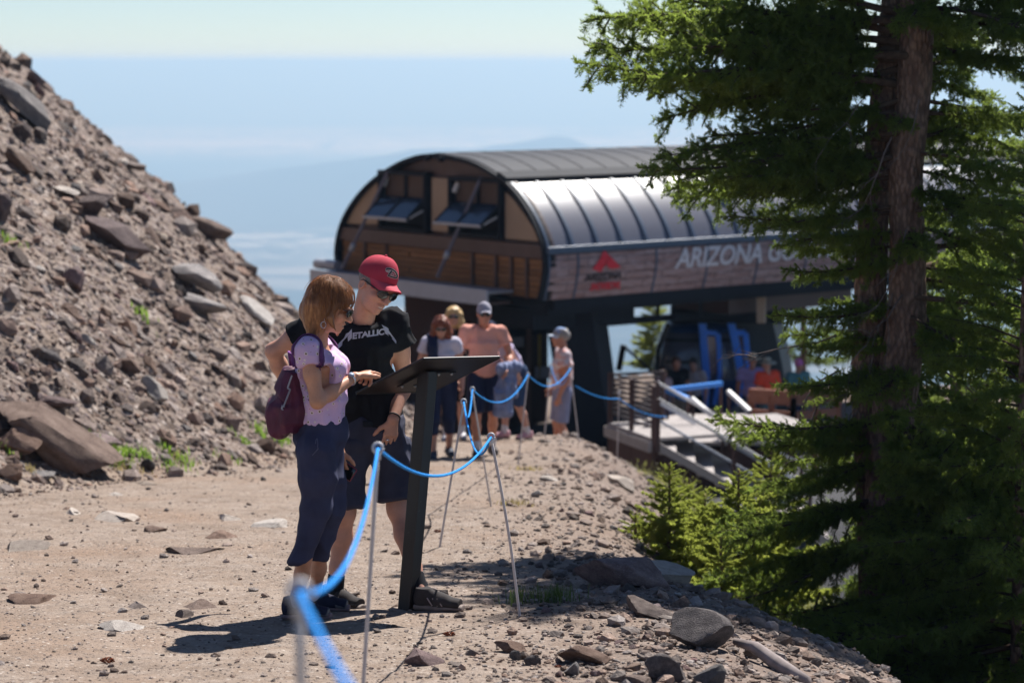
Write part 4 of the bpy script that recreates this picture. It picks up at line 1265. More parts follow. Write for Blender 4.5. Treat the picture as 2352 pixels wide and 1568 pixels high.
def build_woman():
    D = 12.22
    gN = onground(679, 1421); gF = onground(722, 1403)
    root = empty('person', ((gN + gF) / 2), 'woman in a lilac flowered top and navy trousers pointing at the sign', 'person')
    skin = skin_mat('freckled_skin', (.55, .275, .170), .28)
    q = lambda x, y, o=0.0: P(x, y, D + o)
    hdc = q(761, 701, .0); H = HeadF(hdc, (.93, -.10, -.36), (.36, .02, .93), 1.04)
    nb = q(727, 786, .02); shN = q(706, 800, -.14); shF = q(740, 798, .19)
    elN = q(729, 922, -.20); wrN = q(815, 865, .02); elF = q(748, 925, .24); wrF = q(779, 1030, .20)
    pel = q(738, 1005, .02); wst = q(742, 918, .02); chs = q(737, 842, .02)
    hiN = q(733, 1035, -.08); hiF = q(742, 1035, .12)
    knN = q(729, 1165, -.09); knF = q(757, 1160, .10)
    anN = gN + (0, 0, .085); anF = gF + (0, 0, .085)
    sd = unit(shN - shF)
    pts = [hdc + (0, 0, .2), hdc - (0, 0, .2), elN, wrN + (.2, .2, 0), elF, wrF - (0, 0, .12), gN, gF, knN, knF]
    F = Field(pts, .16, .0044)
    F.ell(pel, (.150, .105, .12), (sd, np.cross(ZZ, sd), ZZ), .04)
    F.econe(pel, wst, .140, .100, .118, .085, sd, .05); F.econe(wst, chs, .118, .085, .135, .100, sd, .05); F.econe(chs, nb - (0, 0, .05), .135, .095, .10, .06, sd, .05)
    F.cone(shN, shF, .042, .042, .05)
    F.chain([nb - (0, 0, .04), H(0, -.030, -.055)], [.052, .047], .03)
    F.chain([shN, (shN + elN) / 2, elN, elN * .66 + wrN * .34, wrN], [.046, .041, .0345, .037, .0245], .025)
    F.chain([shF, (shF + elF) / 2, elF, elF * .66 + wrF * .34, wrF], [.046, .041, .0345, .036, .024], .025)
    for hi, kn, an in ((hiN, knN, anN), (hiF, knF, anF)):
        F.cone(hi, kn, .080, .052, .04)
        ca = kn * .66 + an * .34 + (-.016, 0, 0)
        F.chain([kn, ca, kn * .3 + an * .7, an], [.046, .050, .037, .032], .03)
    for g in (gN, gF): F.cone(g + (0, 0, .06), g + (.08, -.01, .036), .024, .017, .03)
    sculpt_head(F, H, False)
    tip = P(891, 858, SQ[0][1] * .52 + SQ[1][1] * .48 + .0)
    hd = unit(P(860, 850, D + .18) - wrN)
    hand(F, wrN, hd, (.30, .05, -.95), -1, ((.26, .10, .05), (.85, 1.15, .7), (1.0, 1.3, .8), (1.1, 1.35, .8)), .05, 1.13, .01, .35)
    hand(F, wrF, (.10, -.03, -1), (.5, .8, 0), 1, ((.35, .6, .5), (.4, .6, .5), (.45, .6, .5), (.5, .6, .5)), .06, .92)
    fobj(F, 'body', skin, root, 2)
    teeth(H, M_TEETH, root)
    # hair : a layered bob with loose strands
    G = Field([H(0, -.02, 0)], .24, .0045)
    hk = H.k
    G.ell(H(0, -.024, .040), np.array((.092, .114, .092)) * hk, H.ax, .02)
    G.ell(H(0, -.045, -.035), np.array((.092, .092, .10)) * hk, H.ax, .04)
    G.cone(q(722, 700, -.06), q(722, 762, -.06), .05, .034, .04); G.cone(q(722, 700, .08), q(722, 762, .08), .05, .034, .04)
    G.cone(q(718, 720, .01), q(724, 765, .01), .055, .04, .04)
    G.chain([H(.080, .030, .02), H(.086, .030, -.05), q(772, 762, -.10)], [.020, .016, .006], .02); G.chain([H(-.080, .030, .02), H(-.086, .030, -.05), q(774, 766, .12)], [.020, .016, .006], .02)
    # clear the face
    G.econe(H(0, .060, -.035), H(0, .17, -.035), .066 * hk, .105 * hk, .085 * hk, .13 * hk, H.s, .01) if False else None
    G.ell(H(0, .118, -.055), np.array((.082, .075, .105)) * hk, H.ax, .012, True)
    nh = NT('auburn_hair'); c = nh.coord('Object', (60, 60, 9)); a = nh.noise(c, 1.6, 5, .7); b = nh.noise(nh.coord(), 12, 3)
    col = nh.ramp(a, [(.30, (.080, .025, .008)), (.48, (.26, .092, .027)), (.62, (.46, .195, .065)), (.8, (.68, .42, .19))])
    hairm = nh.set(nh.mix(nh.map(b, .4, .7), col, (.22, .09, .032)), .38, 0, .5, nh.bump(a, .6, .006))
    v, f = G.mesh(); v = relax(v, f, 2); nv = vnorm(v, f)
    grooves = vnoise3((v - hdc) * np.array((60, 60, 10)), 4); locks = vnoise3((v - hdc) * np.array((26, 26, 5)), 8); low = np.clip((hdc[2] + .02 - v[:, 2]) / .12, 0, 1); v = v + nv * (.006 * (grooves - .5) + (.010 + .016 * low) * (locks - .5))[:, None]; v[:, 2] += .030 * low ** 2 * (vnoise3((v - hdc) * np.array((38, 38, 0)), 9) - .5)
    L = np.array(parent_loc(root)); hair = link('hair', mesh_np('hair', v - L, f, True), hairm, root)
    hb = BVHTree.FromPolygons([tuple(p) for p in v], [tuple(int(i) for i in p) for p in f])
    r = np.random.default_rng(5); m = MB()
    part = H(.015, .03, .132)
    for i in range(760):
        a = r.uniform(-2.6, 2.6); st = H(r.normal(.012, .012), r.uniform(-.09, .075), .135)
        sidev = 1 if r.random() < .62 else -1
        p = st; d = unit(H.s * sidev * r.uniform(.5, 1) + H.f * r.normal(-.15, .55) + H.u * .1); line = []
        g = np.array((0, 0, -1.0)); n = r.integers(7, 13); fly = r.random() < .26
        for j in range(n):
            loc, nr, _, _ = hb.find_nearest(Vector(p)); loc = np.array(loc); nr = np.array(nr)
            line.append(loc + nr * (.0022 + (.004 + .0018 * j if fly else .0015 * r.random())))
            d = unit(d * .75 + g * .38 + r.normal(0, .12, 3)); d = unit(d - nr * np.dot(d, nr) * (.9 if not fly else .5)); p = loc + d * .020
        w = r.uniform(.0010, .0019) * (.7 if fly else 1)
        m.tube(line, [w * .7] + [w] * (n - 2) + [w * .25], 3, False)
    mobj(m, 'hair_strand', hairm, hair)
    bpy.data.objects[-1] if False else None
    # top
    T = Field([shN, shF, elN, elF, pel, nb], .2, .005)
    T.econe(pel + (0, 0, .03), wst, .140, .118, .132, .106, sd, .05); T.econe(wst, chs, .132, .106, .150, .128, sd, .05); T.econe(chs, nb - (0, 0, .05), .150, .122, .115, .080, sd, .05)
    for o in (-.07, .07): T.ell(q(763, 848, o), (.055, .058, .060), None, .07)
    T.cone(shN, shF, .055, .055, .05)
    sN = shN + (elN - shN) * .40; sF = shF + (elF - shF) * .40
    T.econe(shN, sN, .053, .053, .060, .060, (1, 0, 0), .06); T.econe(shF, sF, .056, .056, .064, .064, (1, 0, 0), .05)
    T.cut_near(sN - unit(elN - shN) * .022, elN - shN + np.array((-.02, 0, .0)), sN + unit(elN - shN) * .05, .12); T.cut_near(sF - unit(elF - shF) * .02, elF - shF, sF + unit(elF - shF) * .05, .11)
    T.cut(q(750, 966, 0), (0, 0, -1), lambda x, y, z: .006 * np.sin(x * 95 + y * 70) + .004 * np.sin(x * 170 - y * 120))
    T.cone(nb + (.012, 0, -.005), H(0, -.028, -.05), .066, .062, .01, True); T.ell(q(756, 788, .02), (.05, .075, .036), None, .012, True)
    n = NT('lilac_flower_print'); c = n.coord(); vd = n.voro(c, 30); vc = n.sep(n.voro(c, 30, 'F1', 'Color'))
    w = n.noise(c, 60, 2); dd = n.math('ADD', vd, n.math('MULTIPLY', n.math('SUBTRACT', w, .5), .22))
    base = n.mix(n.map(n.noise(c, 6, 3), .3, .7), (.54, .37, .59), (.62, .44, .65))
    col = n.mix(n.math('MULTIPLY', n.map(dd, .30, .24), n.map(vc[0], .15, .2)), base, (.72, .62, .60))
    col = n.mix(n.math('MULTIPLY', n.map(dd, .17, .12), n.map(vc[0], .15, .2)), col, (.14, .055, .045))
    col = n.mix(n.math('MULTIPLY', n.map(n.voro(n.coord('Object', (1, 1, 1.3)), 38), .14, .10), .8), col, (.30, .13, .10))
    lil = n.set(col, .85, 0, .2, n.bump(n.noise(c, 10, 3), .3, .012))
    top, tb = fobj(T, 'flowered_top', lil, root, 2, folds(.020, 9, 21, (1, 1, .6)), True, True)
    m = MB()
    for k in range(46):     # frilled sleeve edge
        pass
    # trousers
    G = Field([hiN, hiF, knN, knF, pel, gN, gF], .18, .0055)
    G.ell(pel - (0, 0, .01), (.160, .116, .115), (sd, np.cross(ZZ, sd), ZZ), .05); G.econe(pel + (0, 0, .10), pel, .142, .112, .162, .124, sd, .04)
    hN = q(688, 1300, -.10); hF = q(723, 1290, .10)
    G.chain([hiN + (-.008, 0, 0), hiN * .5 + knN * .5, knN, hN], [.099, .089, .073, .054], .03)
    G.chain([hiF, hiF * .5 + knF * .5, knF, hF], [.097, .085, .070, .051], .03)
    G.cut_near(q(684, 1288, -.1), (.22, 0, -1), hN - (0, 0, .06), .125); G.cut_near(q(718, 1279, .1), (-.12, 0, -1), hF - (0, 0, .06), .105)
    navy = cloth_mat('navy_trouser_cloth', (.036, .039, .080), .75, .18)
    tr, trb = fobj(G, 'trousers', navy, root, 2, folds(.026, 8, 31, (1, 1, .6)), True, True)
    seam = plain('seam_thread', (.10, .10, .15), .8)
    m = MB(); pts_ = [q(738, 980, -.2), q(724, 1040, -.22), q(700, 1060, -.22)]
    for ps, wd in (([q(741, 985, -.25), q(728, 1030, -.25), q(712, 1052, -.25)], .004), ([q(722, 985, -.25), q(717, 1010, -.25)], .004)):
        ribbon_on(trb, ps, wd, .001, seam, 'pocket_seam', tr, 14, None, .001)
    # socks, shoes
    M_SOCK = cloth_mat('white_sock', (.62, .60, .66)); M_UP = cloth_mat('navy_mesh_shoe', (.020, .022, .045), .8, .3, 500); M_SOLE = plain('mauve_sole', (.22, .155, .16), .7)
    for an, kn, g, f in ((anN, knN, gN, (1, -.16, 0)), (anF, knF, gF, (1, -.10, 0))):
        K = Field([an, an + (kn - an) * .2], .08, .005); K.cone(an - (0, 0, .02), an + (kn - an) * .12, .040, .037, .0); K.cut(an + (kn - an) * .115, kn - an)
        fobj(K, 'sock', M_SOCK, root, 1)
        so_ = shoe(root, g, f, .005, M_UP, M_SOLE, .98, plain('navy_lace', (.06, .06, .09), .8))
        fo = unit(f); s2 = unit(np.cross(fo, ZZ)); TP = Field([g + fo * .16], .1, .005); TP.econe(g + fo * .10 + (0, 0, .040), g + fo * .178 + (0, 0, .034), .045, .032, .040, .025, s2, .0); TP.cut(g + (0, 0, .026), -ZZ); TP.cut(g + fo * .115 + (0, 0, .04), -fo - ZZ * .5)
        fobj(TP, 'toe_cap', plain('grey_toe', (.12, .115, .125), .5), so_, 1)
    glasses(H, root, M_LENS, plain('brown_frame', (.05, .02, .015), .3, 0, .6))
    # watch, earring
    wd = unit(wrN - elN); a, b, _ = frame(wd); c = wrN - wd * .034; M_SIL = plain('silver_metal', (.55, .57, .62), .25, .9)
    m = MB(); m.tube([c + .0285 * (a * math.cos(t) + b * math.sin(t)) for t in np.linspace(0, 2 * math.pi, 25)], .0060, 6); wt = mobj(m, 'watch', M_SIL, root)
    m = MB(); fd = unit(np.array((-.2, -.9, .5))); fd = unit(fd - wd * np.dot(fd, wd)); m.tube([c + fd * .028, c + fd * .037], .0145, 14); mobj(m, 'watch_face', plain('watch_dial', (.30, .36, .45), .2), wt)
    m = MB(); e = q(743, 746, -.115); m.tube([e + .013 * (np.array((math.cos(t), .15 * math.sin(t), math.sin(t) * 1.25))) for t in np.linspace(0, 2 * math.pi, 22)], .0017, 5); m.tube([e + (0.003, 0, .016), e + (.006, 0, .034)], .0012, 4); mobj(m, 'earring', M_SIL, root)
    # ------ phone in the hanging hand
    pc = q(799, 1083, .20); ph = empty('phone', pc, 'dark phone in a maroon case held low in the woman\'s hand', 'phone')
    x, y, z = unit((.80, -.25, -.50)), None, unit((.52, 0, .85)); z = unit(z - x * np.dot(z, x)); y = np.cross(z, x)
    m = MB(); m.box(pc, (.078, .011, .075), (x, y, z), .005); mobj(m, 'case', plain('maroon_case', (.20, .015, .045), .4), ph)
    m = MB(); m.box(pc - y * .0058 * np.sign(y[1]), (.070, .002, .067), (x, y, z), .0008); mobj(m, 'screen', NT('phone_glass').set((.008, .008, .01), .1, 0, .7), ph)
    # ------ backpack
    bp = empty('backpack', q(665, 930, .02), 'burgundy day backpack worn on the woman\'s back', 'backpack')
    K = Field([q(620, 1010, -.2), q(712, 830, .2)], .08, .0055); yx = (0, 1, 0)
    K.econe(q(676, 850, .02), q(664, 960, .02), .115, .050, .150, .098, yx, .05); K.econe(q(664, 930, .02), q(662, 985, .02), .150, .098, .125, .070, yx, .05)
    K.ell(q(642, 962, .02), (.055, .12, .095), None, .04)
    K.ell(q(690, 930, .02), (.035, .13, .10), None, .03)
    fine = NT('burgundy_nylon'); c = fine.coord(); a = fine.noise(c, 10, 4); w = fine.noise(fine.coord('Object', (40, 40, 6)), 1, 3)
    burg = fine.set(fine.mix(fine.map(a, .3, .7), (.065, .012, .034), (.115, .022, .056)), .62, 0, .35, fine.bump(fine.math('ADD', a, w), .4, .015))
    bag, bb = fobj(K, 'bag_body', burg, bp, 2, folds(.030, 10, 44, (1, 1, .45)), True, True)
    lid = Field([q(620, 940, -.2), q(712, 830, .2)], .08, .0055); lid.econe(q(676, 848, .02), q(660, 925, .02), .122, .058, .152, .100, yx, .05); lid.cut(q(650, 905, .02), (-.75, 0, -.65) ); lid.cut(q(700, 880, 0), (1, 0, 0.1))
    fobj(lid, 'bag_lid', burg, bp, 2, folds(.010, 9, 47))
    zp = plain('reflective_strip', (.35, .34, .38), .5)
    for ps in ([q(646, 868, -.3), q(660, 909, -.3)], [q(631, 894, -.3), q(642, 936, -.3)]): ribbon_on(bb, ps, .008, .012, zp, 'reflective_strip', bag, 12)
    m = MB(); m.tube([q(676, 842, .0), q(670, 815, .0), q(664, 808, .02), q(668, 838, .05)], .009, 8); mobj(m, 'grab_loop', plain('purple_webbing', (.16, .045, .20), .8), bp)
    strap = plain('purple_strap', (.105, .030, .115), .75, 0, .3, .15, 40)
    ribbon_on(tb, [q(680, 850, -.16), q(684, 806, -.16), q(694, 780, -.14), q(712, 770, -.12), q(733, 783, -.14), q(745, 812, -.2), q(745, 850, -.22), q(728, 890, -.2), q(702, 922, -.17)], .032, .003, strap, 'shoulder_strap', bp, 60, None, .006)
    ribbon_on(tb, [q(690, 840, .2), q(700, 790, .18), q(722, 770, .16), q(752, 790, .18), q(775, 830, .2), q(770, 880, .2)], .038, .006, strap, 'shoulder_strap', bp, 50, None, .007)
    ribbon_on(tb, [q(700, 926, -.3), q(712, 921, -.3), q(722, 919, -.3)], .020, .004, strap, 'side_strap', bp, 12)
    return root
build_woman()
# ------------------------------------------------------------------ rocks
def rock_mat(name, stops, rnd='obj', var=.35):
    n = NT(name); p = n.coord(); 
    a = n.noise(p, 3.0, 6, .62); b = n.noise(p, 26, 4, .6); c = n.noise(p, 110, 2)
    col = n.ramp(a, stops)
    col = n.mix(n.map(b, .55, .8), col, [min(1, x * 1.35 + .02) for x in stops[-1][1]])
    col = n.mix(n.math('MULTIPLY', n.map(b, .40, .25), .6), col, [x * .5 for x in stops[0][1]])
    r = n.n('ShaderNodeObjectInfo').outputs['Random'] if rnd == 'obj' else n.n('ShaderNodeNewGeometry').outputs['Random Per Island']
    h = n.n('ShaderNodeHueSaturation'); n.l(col, h.inputs['Color']); n.l(n.map(r, 0, 1, 1 - var, 1 + var * 1.3), h.inputs['Value'])
    r2 = n.math('FRACT', n.math('MULTIPLY', r, 7.31)); n.l(n.map(r2, 0, 1, .55, 1.25), h.inputs['Saturation'])
    nm = n.bump(b, .55, .03); nm = n.bump(c, .35, .006, nm)
    return n.set(h.outputs[0], .92, 0, .2, nm)
ST_BROWN = [(.3, (.090, .062, .052)), (.5, (.158, .112, .092)), (.7, (.228, .170, .140))]
ST_PURPLE = [(.3, (.095, .060, .060)), (.5, (.175, .115, .110)), (.7, (.255, .178, .165))]
ST_PALE = [(.3, (.27, .22, .185)), (.5, (.38, .32, .275)), (.7, (.46, .40, .345))]
ST_GREY = [(.3, (.10, .092, .092)), (.5, (.175, .16, .155)), (.7, (.25, .225, .21))]
ST_DARK = [(.3, (.045, .036, .036)), (.5, (.085, .068, .066)), (.7, (.135, .11, .10))]
MR = {k: rock_mat('rock_' + k, s) for k, s in (('brown', ST_BROWN), ('purple', ST_PURPLE), ('pale', ST_PALE), ('grey', ST_GREY), ('dark', ST_DARK))}
M_SCREE_STONE = rock_mat('scree_stones', ST_BROWN, 'isl', .55)
M_GRAVEL = rock_mat('gravel_stones', [(.3, (.105, .075, .062)), (.5, (.18, .135, .112)), (.7, (.26, .205, .175))], 'isl', .5)

def rock_mesh(seed, sub=2, cuts=9, rough=.10, flat=1.0, sharp=True, fine=0.0):
    r = np.random.default_rng(seed); bm = bmesh.new(); bmesh.ops.create_icosphere(bm, subdivisions=sub, radius=1)
    v = np.array([q.co for q in bm.verts])
    for _ in range(cuts):
        n = unit(r.normal(size=3) * (1, 1, .8)); d = r.uniform(.38, .80); e = np.maximum(0, v @ n - d); v = v - e[:, None] * n[None]
    v = v * (1 + rough * 2 * (vnoise3(v * 1.7 + seed, seed) - .5) + rough * (vnoise3(v * 4 + seed, seed + 1) - .5))[:, None]
    if fine: v = v * (1 + fine * (vnoise3(v * 8 + seed, seed + 5) - .5) + fine * .5 * (vnoise3(v * 13 + seed, seed + 6) - .5))[:, None]
    v[:, 2] *= flat
    v /= np.abs(v).max(0)
    f = np.array([[q.index for q in p.verts] for p in bm.faces]); bm.free()
    me = mesh_np('rock', v, f, not sharp)
    if not sharp:
        try: me.set_sharp_from_angle(angle=math.radians(28))
        except Exception: pass
    return me

_rk = {}
def proto(seed, sub=2):
    if (seed, sub) not in _rk: _rk[(seed, sub)] = rock_mesh(seed, sub)
    return _rk[(seed, sub)]

def put_rock(name, box, mat, label, seed, tilt=0.0, depth=.8, group=None, sub=3, sink=.18, cuts=9, rough=.10, yaw=0.0, own=True):
    """box = what it covers in the photograph (x0, y0, x1, y1); it stands where its foot meets the ground"""
    x0, y0, x1, y1 = box
    foot = onground((x0 + x1) / 2, y1 - (y1 - y0) * .22)
    d = foot[1]; w = (x1 - x0) * d / FPX / 2; h = (y1 - y0) * d / FPX / 2
    me = rock_mesh(seed, sub + (1 if (x1 - x0) > 60 else 0), cuts + 5, rough * .55, 1, False, .055) if own else proto(seed, 2)
    o = link(name, me, None)
    if own: me.materials.append(MR[mat])
    else:
        if len(me.materials) == 0: me.materials.append(MR[mat])
        o.material_slots[0].link = 'OBJECT'; o.material_slots[0].material = MR[mat]
    o.location = Vector((foot[0], d + w * depth * .3, foot[2] + h * (1 - sink) - h * .25))
    ground_bank = x0 > 900
    if tilt and ground_bank: o.location.z -= h * .22
    ct, stt = abs(math.cos(tilt)), abs(math.sin(tilt))
    o.scale = (w * 1.08, w * depth, h * 1.1) if tilt == 0 else (math.hypot(w, h) * 1.02, w * depth, min(h, w) * (.80 if ground_bank else .55))
    o.rotation_euler = (0, tilt, yaw)
    return tag(o, label, 'rock', group)

BIG = [
    ((2, 183, 118, 308), 'grey', 'large pale grey wedge of rock standing near the top of the scree', .62, 3),
    ((18, 275, 70, 332), 'dark', 'dark rounded rock just below the tall pale grey wedge', 0, 4),
    ((172, 452, 244, 512), 'dark', 'dark rock at the upper end of the long curved slab on the scree', 0, 5),
    ((205, 486, 352, 606), 'purple', 'long curved purple brown slab sliding down the middle of the scree', .68, 6),
    ((362, 578, 495, 684), 'grey', 'broad pale grey slab lying on the scree near the sky line', .42, 7),
    ((412, 664, 505, 742), 'grey', 'cracked grey slab just below the broad pale slab', .3, 8),
    ((104, 422, 178, 452), 'pale', 'thin flat pale plate of stone high on the scree', .2, 9),
    ((-20, 448, 28, 524), 'purple', 'maroon rock on the left edge of the scree', 0, 10),
    ((134, 612, 192, 672), 'purple', 'squarish maroon rock in the middle of the scree', 0, 11),
    ((452, 478, 528, 576), 'brown', 'knobbly brown rock jutting from the scree sky line', .3, 12),
    ((60, 158, 104, 206), 'purple', 'small dark rock on the upper sky line of the scree', 0, 13),
    ((548, 686, 642, 758), 'pale', 'long whitish slab lying low on the scree behind the couple', .60, 14),
    ((178, 758, 222, 800), 'pale', 'whitish block on the lower scree', .3, 15),
    ((90, 792, 142, 842), 'dark', 'dark triangular rock left of the whitish block', .3, 16),
    ((262, 824, 330, 872), 'brown', 'square brown block half buried in the lower scree', 0, 17),
    ((326, 868, 392, 930), 'pale', 'pale tilted slab under the square brown block', .7, 18),
    ((-10, 905, 246, 1104), 'brown', 'huge brown boulder leaning at the foot of the scree', .60, 19),
    ((64, 896, 172, 956), 'purple', 'flat topped maroon boulder behind the huge leaning boulder', .15, 20),
    ((-14, 986, 94, 1066), 'brown', 'rounded layered boulder in front of the huge leaning boulder', 0, 21),
    ((4, 1046, 48, 1078), 'brown', 'small pointed rock under the rounded layered boulder', 0, 22),
    ((-12, 1066, 68, 1116), 'brown', 'low grey brown rock at the left edge of the trail', 0, 23),
    ((60, 1074, 124, 1106), 'grey', 'flattish rock beside the low rock at the trail edge', 0, 24),
    ((168, 978, 290, 1056), 'purple', 'blocky dark boulder behind the bright green grass tuft', .1, 25),
    ((324, 1054, 366, 1088), 'dark', 'small dark rock at the trail edge right of the grass', 0, 26),
    ((588, 1006, 636, 1050), 'brown', 'brown rock at the foot of the scree left of the woman', 0, 27),
    ((0, 320, 74, 400), 'brown', 'brown slab sloping off the left edge of the scree', .7, 28),
    ((262, 355, 330, 398), 'brown', 'rusty brown rock on the scree sky line', .2, 29),
    ((1346, 1238, 1540, 1378), 'purple', 'big reddish purple boulder on the right bank of the trail', .30, 40),
    ((1476, 1276, 1606, 1356), 'pale', 'smooth pale slab on the bank right of the red boulder', .38, 41),
    ((1440, 1356, 1560, 1436), 'brown', 'long brown rock lying below the red boulder', .38, 42),
    ((1500, 1405, 1684, 1512), 'dark', 'large blue grey boulder on the bank beside the firs', 0, 43),  # dark rock colour stands in for tree shade on this boulder
    ((1542, 1366, 1590, 1406), 'brown', 'small brown rock above the large blue grey boulder', 0, 44),
    ((1262, 1462, 1394, 1538), 'brown', 'wide flat topped brown rock in the foreground gravel', .25, 45),
    ((1136, 1466, 1220, 1508), 'brown', 'brown rock left of the wide flat topped rock', .2, 46),
    ((1170, 1492, 1202, 1522), 'grey', 'upright little grey stone below the brown foreground rock', 0, 47),
    ((1200, 1500, 1242, 1534), 'dark', 'dark rounded stone between the foreground rocks', 0, 48),
    ((1296, 1520, 1340, 1562), 'grey', 'grey stone standing below the wide flat topped rock', 0, 49),
    ((1484, 1503, 1584, 1580), 'dark', 'dark knobbly round rock at the bottom of the bank', 0, 50),
    ((1422, 1543, 1506, 1585), 'brown', 'low brown rock beside the dark knobbly rock', .1, 51),
    ((936, 1479, 1016, 1540), 'purple', 'purple lump of rock in the gravel near the rope pole', .35, 52),
    ((1594, 1520, 1666, 1590), 'grey', 'pale bluish rock at the bottom right of the bank', 0, 53),
    ((1394, 1086, 1470, 1132), 'pale', 'long pale rock on the bank below the wooden stairs', .4, 54),
    ((1486, 1098, 1526, 1132), 'dark', 'dark rock beside the young spruce on the bank', 0, 55),
    ((1430, 1040, 1502, 1068), 'brown', 'flat brown rock on the crest under the stairs', .1, 56),
    ((1530, 1098, 1600, 1150), 'grey', 'grey rock behind the young spruce', .3, 57),
    ((1232, 1085, 1280, 1110), 'pale', 'pale flake of rock far along the trail edge', .2, 58),
    ((1220, 1126, 1246, 1146), 'pale', 'small pale stone below the pale flake', 0, 59),
    ((1584, 1040, 1640, 1072), 'brown', 'tan rock at the foot of the stairs', 0, 60),
]
for i, (bx, mt, lb, tl, sd) in enumerate(BIG): put_rock('boulder' if (bx[2] - bx[0]) > 90 else 'rock', bx, mt, lb, sd, tl)

FLAT = [((298, 1096, 368, 1119), 'pale flat stone on the trail near the scree foot'), ((242, 1122, 288, 1141), 'small pale flat stone left on the trail'), ((138, 1163, 194, 1186), 'thick pale stone edge poking from the left of the trail'),
        ((198, 1169, 348, 1204), 'long white flat rock set flush in the trail'), ((327, 1206, 392, 1224), 'rounded grey hump of stone in the trail'), ((457, 1217, 545, 1241), 'brown block of stone with a dark side in the trail'),
        ((-8, 1242, 110, 1270), 'long pale ledge at the left edge of the trail'), ((361, 1250, 512, 1274), 'thin dark ridge of rock across the trail'), ((12, 1354, 152, 1386), 'rough low rock in the left foreground of the trail'),
        ((275, 1375, 352, 1402), 'stone with a dark corner in the foreground trail'), ((407, 1378, 504, 1400), 'flat brown stone left of the woman\'s shoes'), ((211, 1419, 355, 1456), 'big white speckled flat stone in the foreground'),
        ((395, 1398, 450, 1422), 'low stone above the couple\'s shadow'), ((495, 1180, 560, 1196), 'slim grey stone by the long white rock'), ((560, 1186, 660, 1214), 'narrow pale crack of rock left of the woman\'s trousers')]
for i, (bx, lb) in enumerate(FLAT):
    o = put_rock('stone', bx, 'pale' if ('pale' in lb or 'white' in lb) else 'brown', lb, 70 + i, 0, 1.0, None, 3, .2, 8, .06)
    x0, y0, x1, y1 = bx; d = o.location.y; w = (x1 - x0) * d / FPX / 2
    o.scale = (w, min(w * 1.1, (y1 - y0) * d * d / FPX / 1.62 * .55 + .03), .035 + w * .13); o.location.z = gz(o.location.x, o.location.y) - w * .03 - .004; o.rotation_euler = (0, 0, .1 * (i % 3 - 1))

# loose medium rocks, each its own object (largest in view)
MARKS = [(60, 245, 'the large pale grey wedge'), (44, 300, 'the dark rounded rock'), (208, 482, 'the dark rock above the curved slab'), (280, 546, 'the long curved slab'), (428, 630, 'the broad pale slab'), (458, 705, 'the cracked grey slab'), (140, 437, 'the thin pale plate'), (163, 642, 'the squarish maroon rock'), (490, 527, 'the knobbly sky line rock'), (595, 722, 'the long whitish slab'), (200, 780, 'the whitish block'), (116, 816, 'the dark triangular rock'), (296, 848, 'the square brown block'), (358, 900, 'the tilted pale slab'), (120, 1000, 'the huge leaning boulder'), (230, 1018, 'the blocky dark boulder'), (612, 1028, 'the rock left of the woman'), (37, 360, 'the slab at the left edge'), (296, 376, 'the rusty sky line rock')]
MARKS_R = [(1440, 1308, 'the big reddish boulder'), (1540, 1316, 'the smooth pale slab'), (1500, 1396, 'the long brown rock'), (1592, 1455, 'the large blue grey boulder'), (1328, 1500, 'the wide flat topped rock'), (1178, 1487, 'the brown foreground rock'), (1534, 1535, 'the dark knobbly rock'), (976, 1505, 'the purple lump of rock'), (1194, 1418, 'the foot of the bowed pole'), (1010, 1256, 'the foot of the leaning pole'), (1256, 1095, 'the pale flake of rock'), (1430, 1108, 'the long pale rock'), (1010, 1400, 'the foot of the sign post'), (1130, 1165, 'the foot of the far pole')]
USED = set()
def rock_label(vx, vy, col, noun, marks, w):
    o = sorted(marks, key=lambda m: (m[0] - vx) ** 2 + (m[1] - vy) ** 2)
    size = 'small' if w < 13 else ('mid sized' if w < 20 else 'larger')
    for near in o[:4]:
        dx, dy = vx - near[0], vy - near[1]
        dirn = ('right of' if dx > 0 else 'left of') if abs(dx) > abs(dy) else ('below' if dy > 0 else 'above')
        dist = 'just ' if math.hypot(dx, dy) < 60 else ('a little ' if math.hypot(dx, dy) < 110 else 'well ')
        for lb in (f'{size} {col} {noun} {dist}{dirn} {near[2]}',):
            if lb not in USED: USED.add(lb); return lb
    return f'{size} {col} {noun} {dist}{dirn} {near[2]}'
